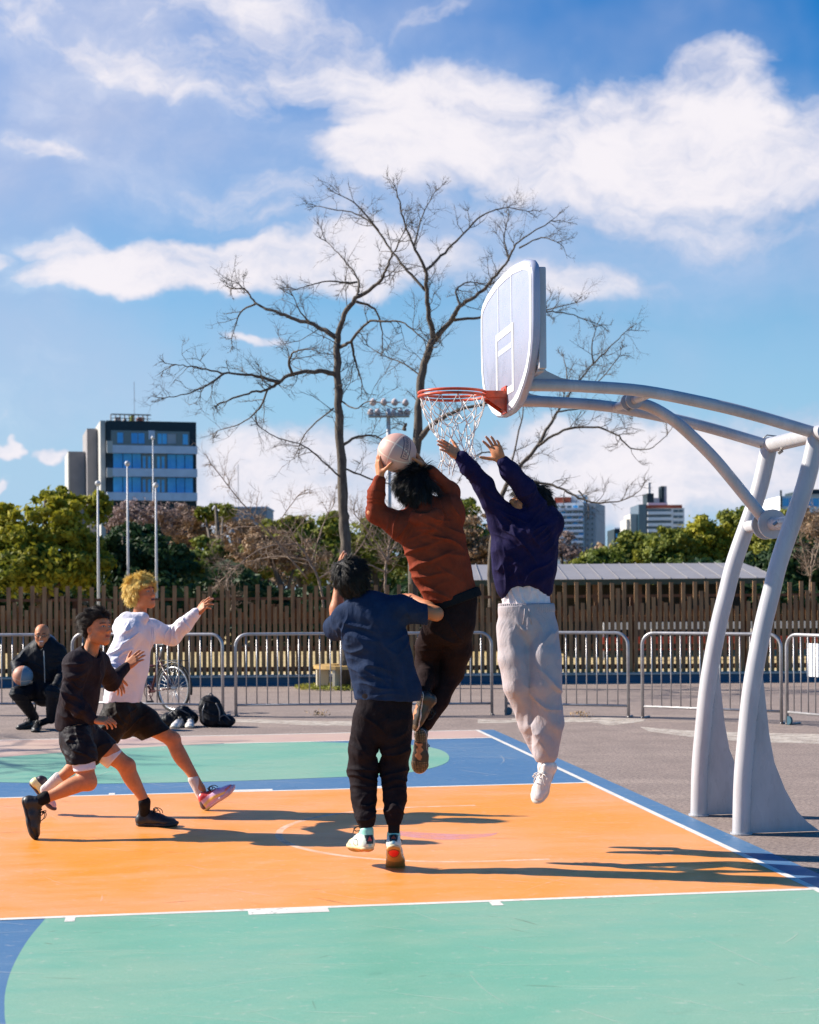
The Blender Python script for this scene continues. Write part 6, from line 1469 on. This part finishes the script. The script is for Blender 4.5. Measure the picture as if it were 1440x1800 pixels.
    for a, q_ in ((p(80, 1402, 10.62), q1), (p(254, 1410, 11.08), q2)):
        s = Sdf(); s.cone(a, q_(0, .055, .075), .044, .038, .02); shape('sock', s, M_CUFF, root, .004)
runner_dark()

# ---------------- blond runner in the white hoodie
def runner_blond():
    p = lambda x, y, Z=11.9: W(x, y, Z)
    root = empty('person', G(230, 1432), 'blond runner in a white hoodie and dark shorts stretching one arm forward', 'person', 'basketball players')
    b = Sdf(); H = Frame(p(250, 1043, 11.88), (.85, -.48, .20), (-.06, -.05, 1)); lat = nrm(A(p(226, 1108, 11.70))-A(p(262, 1104, 12.05)))
    torso(b, p(215, 1236), p(236, 1140), p(245, 1086), H(0, -.03, -.06), lat, lat, .92)
    sN, eN, wN = p(228, 1112, 11.70), p(198, 1168, 11.58), p(200, 1186, 11.40); sF, eF, wF = p(264, 1108, 12.05), p(303, 1120, 12.12), p(345, 1078, 12.05)
    arm(b, sN, eN, wN, .78); arm(b, sF, eF, wF, .82)
    t1 = hand(b, A(wN), (.42, -.25, -.85), (-.5, .6, -.3), (1, .2, .3), curl=(16, 18, 20, 22, 10), spread=8); t2 = hand(b, A(wF), (.72, -.12, .68), (.5, .6, -.5), (-.5, 0, .8), curl=(6, 10, 22, 30, 8), spread=12)
    hN, kN, aN = p(203, 1250, 11.78), p(166, 1322, 11.72), p(83, 1384, 11.72); hF, kF, aF = p(226, 1250, 12.0), p(303, 1300, 12.0), p(352, 1386, 11.96)
    leg(b, hN, kN, aN, -X_*.3+Z_); leg(b, hF, kF, aF, -X_*.8-Z_*.4); b.cone(aF, p(362, 1404, 11.96), .034, .032, .02); head_sdf(b, H)
    figure_mesh('body', b, M_SKIN, root, [(H.o, .15), (A(wN)+np.array([.03, 0, -.08]), .12), (A(wF)+np.array([.07, 0, .07]), .12)], SK1, [face_paint(H, 1, SK1, True, brow=(.10, .05, .02))], nails=t1+t2, h=.0055, joints=[(kN, .07), (kF, .07), (wN, .05), (wF, .05)])
    cv = lambda x, y, z: (z > np.interp(y, [-.12, -.06, -.02, .01, .04, .07, .12], [-.09, -.075, -.04, -.015, .035, .050, .055]))
    hair_mesh('hair', H, 1.0, M_BLOND, root, n=12000, length=(.028, .060), cover=cv, comb=(0, .02, -.5), lift=.5, seed=5, wild=.42, rad=(.098, .115, .108), curl=.05, thick=.0019, clump=22)
    s = Sdf(); s.chain([p(234, 1128), p(226, 1170), p(216, 1222)], [.192, .192, .190], .06, .68, lat=lat); s.cone(sN, sF, .086, .086, .06); s.cone(p(242, 1096), p(236, 1120), .08, .13, .05)
    s.chain([sN, eN], [.092, .076], .04); s.chain([eN, wN], [.078, .052], .03); s.chain([sF, eF], [.088, .068], .04); s.chain([eF, (A(eF)+A(wF))/2, wF], [.068, .058, .038], .03)
    s.chain([p(252, 1086, 11.78), p(222, 1092, 11.80), p(216, 1098, 11.95), p(240, 1090, 12.02)], [.042, .058, .058, .042], .03); s.ell(p(216, 1104, 11.86), (.085, .085, .06), .04)
    s.ell(p(258, 1078, 11.86), .060, .02, sub=True); s.plane_cut(p(216, 1232), nrm(np.array([-.03, 0, -1.])))
    shape('hoodie', s, M_HOOD, root, .0045, [(p(208, 1150, 11.5), (-.4, 0, 1), .06, .016, .12), (p(225, 1120, 11.6), (-.6, 0, .8), .055, .012, .09), (p(240, 1180, 11.6), (.8, 0, .6), .075, .014, .13), (p(265, 1125, 11.9), (1, 0, .3), .045, .011, .08), (p(300, 1118, 12.0), (1, 0, -.5), .045, .012, .09), (p(328, 1092, 12.0), (.8, 0, .5), .04, .008, .08), (p(225, 1215, 11.6), (.2, 0, 1), .05, .009, .12), (p(197, 1175, 11.45), (.2, 0, 1), .035, .010, .07)], .005, 31, big=.012)
    s = Sdf(); s.cone(p(215, 1226), p(214.5, 1235), .186, .184, .02, .70, lat=lat); s.plane_cut(p(216, 1223), nrm(np.array([.03, 0, 1.]))); s.plane_cut(p(216, 1235), nrm(np.array([-.03, 0, -1.]))); shape('hoodie_hem', s, M_HOOD, root, .0045, base=.002)
    for sx in (0, .03):
        t = MB(); a = p(266, 1102, 11.78)+Vector((sx*.3, sx, 0)); t.tube([a, a+Vector((.004, -.006, -.07)), a+Vector((-.004, -.006, -.15))], .0035, 6); t.build('drawstring', M_HOOD, root, True)
    s = Sdf(); s.chain([p(214, 1228), p(216, 1258)], [.172, .182], .03, .74, lat=lat)
    s.chain([p(205, 1256, 11.78), p(188, 1290, 11.74)], [.118, .112], .03); s.chain([p(230, 1254, 11.99), p(256, 1272, 12.0), p(278, 1292, 12.0)], [.122, .118, .106], .03); s.plane_cut(p(214, 1226), (0, 0, 1)); s.plane_cut(p(272, 1292, 12.0), (.36, 0, -.93), .19); s.plane_cut(p(188, 1297, 11.75), (-.46, 0, -.88), .17)
    shape('shorts', s, M_SHORT2, root, .005, [(p(215, 1260, 11.6), (.9, 0, .6), .07, .014, .13), (p(245, 1265, 11.8), (.7, 0, -.7), .07, .013, .13), (p(195, 1270, 11.6), (-.6, 0, 1), .06, .012, .10)], .006, 32, big=.010)
    s = Sdf(); s.cone(p(341, 1370, 11.97), p(358, 1404, 11.96), .046, .040, .02); shape('sock', s, M_SOCKW, root, .004, base=.002)
    s = Sdf(); s.cone(p(103, 1368, 11.72), p(80, 1388, 11.72), .046, .040, .02); shape('sock', s, M_SOCKW, root, .004, base=.002)
    def up5(L):
        c = np.ones((len(L), 4)); r, f, u = L.T; t_ = np.clip(f/.28, 0, 1)[:, None]; c[:, :3] = np.array([.74, .40, .46])*(1-t_)+np.array([.55, .36, .66])*t_
        m = np.abs(u-.035-.02*np.sin(f*16)) < .012; c[m, :3] = (.85, .55, .16); m = (f < .03); c[m, :3] = (.05, .02, .03); m = (u > .090); c[m, :3] = (.60, .05, .05); m = (f > .235) & (u > .03) & (u < .05); c[m, :3] = (.80, .20, .16); return c
    def so5(L): c = np.ones((len(L), 4)); c[:, :3] = (.68, .45, .55); c[L[:, 1] < .06, :3] = (.60, .50, .20); return c
    def up6(L):
        c = np.ones((len(L), 4)); r, f, u = L.T; c[:, :3] = (.74, .66, .34); m = (f > .12); c[m, :3] = (.68, .42, .46); m = (u > .075); c[m, :3] = (.03, .02, .03); m = (u < .03) & (f > .05); c[m, :3] = (.78, .52, .05); return c
    def so6(L): c = np.ones((len(L), 4)); c[:, :3] = (.05, .03, .04); return c
    shoe(root, p(362, 1427, 11.94), (.78, -.10, .60), (-.60, 0, .78), (M_SHATT, M_SOLATT, M_LACE), L=.30, rs=1.15, seed=9, upper_paint=up5, sole_paint=so5, label='pink and yellow basketball shoe kicked forward off the ground')
    tw = p(94, 1428, 11.78); f_ = nrm(np.array([.66, .0, -.75])); hl = Vector(A(tw)-f_*.285+np.array([0, 0, .006]))
    shoe(root, hl, f_, (.75, 0, .66), (M_SHATT, M_SOLATT, M_LACE), L=.285, rs=1.05, seed=10, upper_paint=up6, sole_paint=so6, label='yellow and pink basketball shoe pushing off on its toe')
runner_blond()

# ---------------- seated man
def seated_man():
    Z0 = 19.25; p = lambda x, y, dz=0: W(x, y, Z0+dz)
    root = empty('person', G(72, 1276), 'bald man with glasses and grey moustache sitting in black clothes, one hand on a basketball', 'person')
    b = Sdf(); H = Frame(p(74, 1116, -.06), (.10, -1, -.08), (.0, .05, 1)); lat = -X_
    torso(b, p(78, 1207), p(78, 1160), p(76, 1138, -.02), H(0, -.02, -.06), X_, X_)
    s1, e1, w1 = p(56, 1148), p(30, 1166, -.10), p(31, 1181, -.32); s2, e2, w2 = p(101, 1148), p(112, 1182, -.08), p(99, 1204, -.34)
    arm(b, s1, e1, w1, .85); arm(b, s2, e2, w2, .85)
    hand(b, w1, (.3, -.5, -.5), (.2, .2, -1), (1, 0, 0), curl=(15, 15, 15, 15, 10), spread=10, sc=1.0); hand(b, w2, (-.55, -.55, -.5), (0, .3, -1), (-1, 0, .2), curl=(20, 20, 22, 24, 10), spread=9)
    h1, k1, a1 = p(66, 1212), p(31, 1219, -.36), p(60, 1262, -.04); h2, k2, a2 = p(90, 1212), p(93, 1218, -.42), p(90, 1264, -.34)
    leg(b, h1, k1, a1, Y_, .85); leg(b, h2, k2, a2, Y_, .85); head_sdf(b, H, 1.12)
    def hairline(V, col):
        L = H.loc(V)/1.12; m = (L[:, 2] > -.05) & (L[:, 2] < .035) & (L[:, 1] < .02) & (np.abs(L[:, 0]) > .05); col[m, :3] = col[m, :3]*.45+.08
        m = (np.abs(L[:, 0]) < .026) & (L[:, 2] > -.056) & (L[:, 2] < -.044) & (L[:, 1] > .07); col[m, :3] = (.30, .26, .24)
        m = (np.abs(L[:, 0]) < .022) & (L[:, 2] > -.070) & (L[:, 2] < -.060) & (L[:, 1] > .07); col[m, :3] = (.75, .70, .66)
        m = (np.abs(L[:, 0]) < .02) & (L[:, 2] > -.115) & (L[:, 2] < -.082) & (L[:, 1] > .05); col[m, :3] = col[m, :3]*.6+.08
    figure_mesh('body', b, M_SKIN, root, [(H.o, .19), (A(w1)+np.array([0, -.05, -.05]), .12), (A(w2)+np.array([-.04, -.05, -.05]), .12)], SK2, [face_paint(H, 1.12, SK2), hairline], h=.008, hf=.0045)
    gl = MB()
    for sx in (-.033, .033): gl.tube([H(sx*1.12+.026*math.cos(a), .104, .002+.020*math.sin(a)) for a in [2*PI*i/16 for i in range(16)]], .0032, 5, closed=True)
    gl.tube([H(-.008, .108, .004), H(.008, .108, .004)], .003, 5)
    for sx in (-1, 1): gl.tube([H(sx*.064, .100, .006), H(sx*.092, .02, .004)], .003, 5)
    gl.build('glasses', M_LACE, root, True)
    s = Sdf(); s.chain([p(78, 1150), p(78, 1170), p(79, 1204)], [.225, .215, .205], .06, .72, lat=X_); s.cone(s1, s2, .095, .095, .06); s.cone(p(76, 1142, -.02), p(77, 1152), .08, .13, .05)
    s.chain([s1, e1], [.098, .072], .04); s.chain([e1, w1], [.072, .048], .03); s.chain([s2, e2], [.10, .075], .04); s.chain([e2, w2], [.075, .050], .03); s.ell(H(0, .02, -.15), (.055, .08, .07), .02, sub=True); s.plane_cut(p(79, 1213), (0, 0, -1))
    shape('jacket', s, M_JACK, root, .007, [(p(40, 1160, -.1), (.8, 0, -.5), .07, .016, .12), (p(110, 1170, -.1), (.2, 0, 1), .07, .016, .14), (p(75, 1185, -.15), (.4, 0, 1), .10, .014, .16)], .006, 41, big=.014)
    t = MB(); t.tube([p(77, 1144, -.165), p(78, 1170, -.175), p(79, 1200, -.165)], .006, 5); t.build('zip', M_STEEL, root)
    s = Sdf(); s.cone(p(79, 1206), p(79, 1214), .19, .20, .04, .80, X_); s.chain([h1, k1], [.115, .086], .04); s.chain([k1, a1], [.086, .060], .03); s.chain([h2, k2], [.118, .088], .04); s.chain([k2, a2], [.088, .062], .03)
    shape('trousers', s, M_JACK, root, .007, [(k1, (.3, 0, 1), .07, .012, .12), (k2, (.2, 0, 1), .07, .012, .12)], .006, 42, big=.010)
    g1 = G(58, 1272, 0.0); g2 = G(89, 1276, 0.0)
    _, q1 = shoe(root, Vector((p(68, 1272).x, Z0-.02, .002)), (-.80, -.6, 0), Z_, (M_SHBLK, M_SHSOLE, M_LACE), rs=1.1, seed=11, h=.006); _, q2 = shoe(root, Vector((g2.x, Z0-.30, .002)), (.12, -1, 0), Z_, (M_SHBLK, M_SHSOLE, M_LACE), rs=1.1, seed=12, h=.006)
    for a, q_ in ((a1, q1), (a2, q2)):
        s = Sdf(); s.cone(a, q_(0, .05, .07), .042, .040, .02); shape('sock', s, M_CUFF, root, .006)
    st = empty('stool', (p(79, 1212).x, Z0+.02, 0), 'small black folding stool under the seated man', 'stool'); zt = p(79, 1212).z-.125
    t = MB(); t.box((p(79, 1212).x, Z0+.02, zt), (.36, .34, .03), None, .008); t.build('seat', M_JACK, st)
    for sx in (-.15, .15):
        for sy in (-.13, .13): t = MB(); t.tube([(p(79, 1212).x+sx, Z0+.02+sy, zt-.012), (p(79, 1212).x+sx*1.15, Z0+.02+sy*1.1, .002)], .010, 8); t.build('leg', M_SHBLK, st)
    ball(p(40, 1188, -.36), .122, ball_mat('ball_two_tone', (.48, .20, .12), (.50, .40, .34), (.10, .18, .25)), 'blue and tan basketball held on the seated man\'s knee', (math.radians(75), math.radians(10), math.radians(5)))
seated_man()
# ------------------------------------------------------------------ bicycle, bags, shoes on the ground
M_FRAME = mat('bicycle_frame_red', (.10, .012, .012), .35, coat=.4); M_TYRE = mat('tyre', (.02, .02, .02), .8); M_RIM = mat('rim_alloy', (.70, .70, .70), .35, metal=.9); M_BLK = mat('black_plastic', (.02, .02, .02), .5)
def bicycle():
    Z = 21.6; yaw = math.radians(-38); c = W(305, 1208, Z); R0 = .335; d = Vector((-math.cos(yaw), -math.sin(yaw), 0)); n = Vector((-d.y, d.x, 0)); up = Vector((0, 0, 1))
    rw = Vector((c.x, c.y, R0)); fw = rw+d*1.08
    root = empty('bicycle', (rw+fw)/2-up*R0, 'city bicycle with dark red frame parked behind the barrier and the blond runner', 'bicycle')
    for nm, w in (('rear', rw), ('front', fw)):
        t = MB(); t.tube([w+d*(R0-.018)*math.cos(a)+up*(R0-.018)*math.sin(a) for a in [2*PI*i/40 for i in range(40)]], .018, 8, closed=True); wh = t.build('wheel', M_TYRE, root, True)
        t = MB(); t.tube([w+d*(R0-.042)*math.cos(a)+up*(R0-.042)*math.sin(a) for a in [2*PI*i/40 for i in range(40)]], .012, 6, closed=True); t.build('rim', M_RIM, wh, True)
        t = MB()
        for i in range(28): a = 2*PI*i/28; t.tube([w+n*.03*(1 if i % 2 else -1)+d*.02*math.cos(a+.5)+up*.02*math.sin(a+.5), w+d*(R0-.045)*math.cos(a)+up*(R0-.045)*math.sin(a)], .0022, 4)
        t.build('spokes', M_RIM, wh, True); t = MB(); t.tube([w-n*.05, w+n*.05], .022, 10); t.build('hub', M_RIM, wh, True)
        t = MB(); t.tube([w+d*(R0+.022)*math.cos(a)+up*(R0+.022)*math.sin(a) for a in [PI*(.12+.95*i/16) if nm == 'rear' else PI*(-.05+.75*i/16) for i in range(17)]], .015, 6); t.build('mudguard', M_BLK, root, True)
    bb_ = rw+d*.44+up*(-.06); st = rw+d*.27+up*.42; hd_ = fw-d*.16+up*.42; hb_ = fw-d*.22+up*.62
    fr = MB()
    for a, b in ((bb_, st), (bb_, hd_), (st-up*.12, bb_.lerp(hd_, .75))): fr.tube([a, b], .016, 8)
    for s in (-1, 1): fr.tube([bb_+n*.03*s, rw+n*.055*s], .009, 6); fr.tube([st-up*.05, rw+n*.055*s], .008, 6); fr.tube([hd_-up*.06, fw+n*.045*s], .012, 6)
    fr.tube([hd_-up*.1, hb_+up*.05], .015, 8); fr.build('frame', M_FRAME, root, True)
    t = MB(); t.tube([st, st+up*.16-d*.04], .013, 8); t.build('seat_post', M_RIM, root, True)
    sd = Sdf(); sc = st+up*.18-d*.05; sd.cone(sc-d*.08, sc+d*.10, .075, .022, .03, .45, A(n)); shape('saddle', sd, M_BLK, root, .006)
    t = MB(); t.tube(spline([hb_+n*.28-d*.18+up*.06, hb_+n*.22-d*.02+up*.10, hb_+n*.06+up*.06, hb_-n*.06+up*.06, hb_-n*.22-d*.02+up*.10, hb_-n*.28-d*.18+up*.06], 4), .011, 8); t.build('handlebar', M_RIM, root, True)
    t = MB(); r_ = rw+up*(R0+.05)
    for s in (-1, 1): t.tube([r_+n*.06*s+d*.16, r_+n*.06*s-d*.22], .006, 6); t.tube([r_+n*.06*s-d*.12, rw+n*.06*s], .005, 6)
    for x in (-.2, -.07, .06, .15): t.tube([r_+n*.06+d*x, r_-n*.06+d*x], .005, 6)
    t.build('rear_rack', M_BLK, root, True)
    t = MB(); t.tube([bb_-n*.05, bb_+n*.06], .02, 10); t.tube([bb_+n*.06+d*.09*math.cos(a)+up*.09*math.sin(a) for a in [2*PI*i/24 for i in range(24)]], .006, 6, closed=True); t.tube([bb_+n*.07, bb_+n*.08-d*.10-up*.13], .01, 6); t.tube([bb_-n*.06, bb_-n*.07+d*.10+up*.13], .01, 6); t.build('crank', M_FRAME, root, True)
    for p_ in (bb_+n*.12-d*.10-up*.13, bb_-n*.12+d*.10+up*.13): t = MB(); t.box(p_, (.09, .09, .022), None, .005); t.build('pedal', M_BLK, root)
    t = MB(); t.tube([rw-n*.06+d*.05, rw-n*.12-d*.02-up*.30], .008, 6); t.build('kickstand', M_RIM, root, True)
bicycle()
M_BAG = cloth('bag_black_nylon', (.016, .016, .020), (.010, .010, .013), rough=.5, sheen=0)
M_BAGH = mat('bag_trim', (.10, .10, .11), .5)
def bag(name, label, pts, rads, seed, packs, cat='bag', straps=()):
    c = pts[0]; root = empty(name, (c.x, c.y, 0), label, cat, 'black bags on the ground by the barrier')
    s = Sdf()
    for a, r in zip(pts, rads): s.ell(a, r, .05)
    s.plane_cut((0, 0, .003), (0, 0, -1)); shape('body', s, M_BAG, root, .006, packs, .008, seed, big=.018)
    for st in straps: t = MB(); t.tube(spline(st, 5), .008, 6); t.build('strap', M_BAGH, root, True)
Zb_ = 19.3; q_ = lambda x, y, dz=0: W(x, y, Zb_+dz)
bag('backpack', 'large black backpack standing upright, right of the white sneakers', [q_(372, 1254), q_(368, 1240), q_(378, 1264)], [(.15, .11, .17), (.12, .10, .13), (.16, .12, .10)], 51, [(q_(370, 1245, -.1), (.3, 0, 1), .07, .016, .14)],
    straps=([q_(360, 1238, -.11), q_(356, 1252, -.15), q_(358, 1270, -.12)], [q_(380, 1236, -.11), q_(386, 1250, -.14), q_(386, 1268, -.13)], [q_(364, 1226, 0), q_(370, 1219, .0), q_(377, 1226, 0)]))
bag('pouch_bag', 'small round black bag lying right of the black backpack', [q_(396, 1268, -.06)], [(.125, .10, .075)], 52, [(q_(394, 1268, -.15), (.5, 0, 1), .06, .012, .1)], straps=([q_(385, 1262, -.13), q_(395, 1257, -.15), q_(405, 1266, -.14)],))
bag('duffel_bag', 'slumped black duffel bag left of the white sneakers, behind them', [q_(300, 1264, .05), q_(322, 1256, .08), q_(336, 1262, .05)], [(.14, .12, .09), (.13, .12, .12), (.10, .10, .09)], 53, [(q_(315, 1255, -.08), (.6, 0, 1), .07, .02, .2)], straps=([q_(296, 1256, -.06), q_(312, 1246, -.1), q_(330, 1254, -.06)],))
for x, lb, dx in ((322, 'white sneaker on the ground by the bags, left one of the pair', -.25), (337, 'white sneaker on the ground by the bags, right one of the pair', .10)):
    g = G(x, 1276.5, 0.0); rt = empty('sneaker', (g.x, 19.15, 0), lb, 'shoe', 'pair of white sneakers by the bags')
    u_, q__ = shoe(rt, Vector((g.x, 19.35, .002)), (dx, -1, 0), Z_, (M_SHWHT, M_SOLEW, M_LACE), rs=1.15, seed=x, h=.0055)
# small leaves and grit on the ground
M_DRY = mat('dry_leaf', (.42, .26, .12), .8)
def tuft(px, py, label, seed):
    g = G(px, py, 0.0); rg = np.random.default_rng(seed); n = 60; P = np.stack([g.x+rg.normal(size=n)*.07, g.y+rg.normal(size=n)*.08, .01+rg.random(n)*.07], 1)
    vv, ff = cards(P, np.tile([0, -.5, .5], (n, 1)), .022, rg, .3); tag(obj_arrays('dry_weed', vv, ff, M_DRY, None, False), label, 'weed')
tuft(562, 1259, 'small dry weed growing on the asphalt below the barrier by the yellow bench', 3); tuft(1022, 1262, 'small dry weed on the asphalt right of the grey sweatpants', 4)
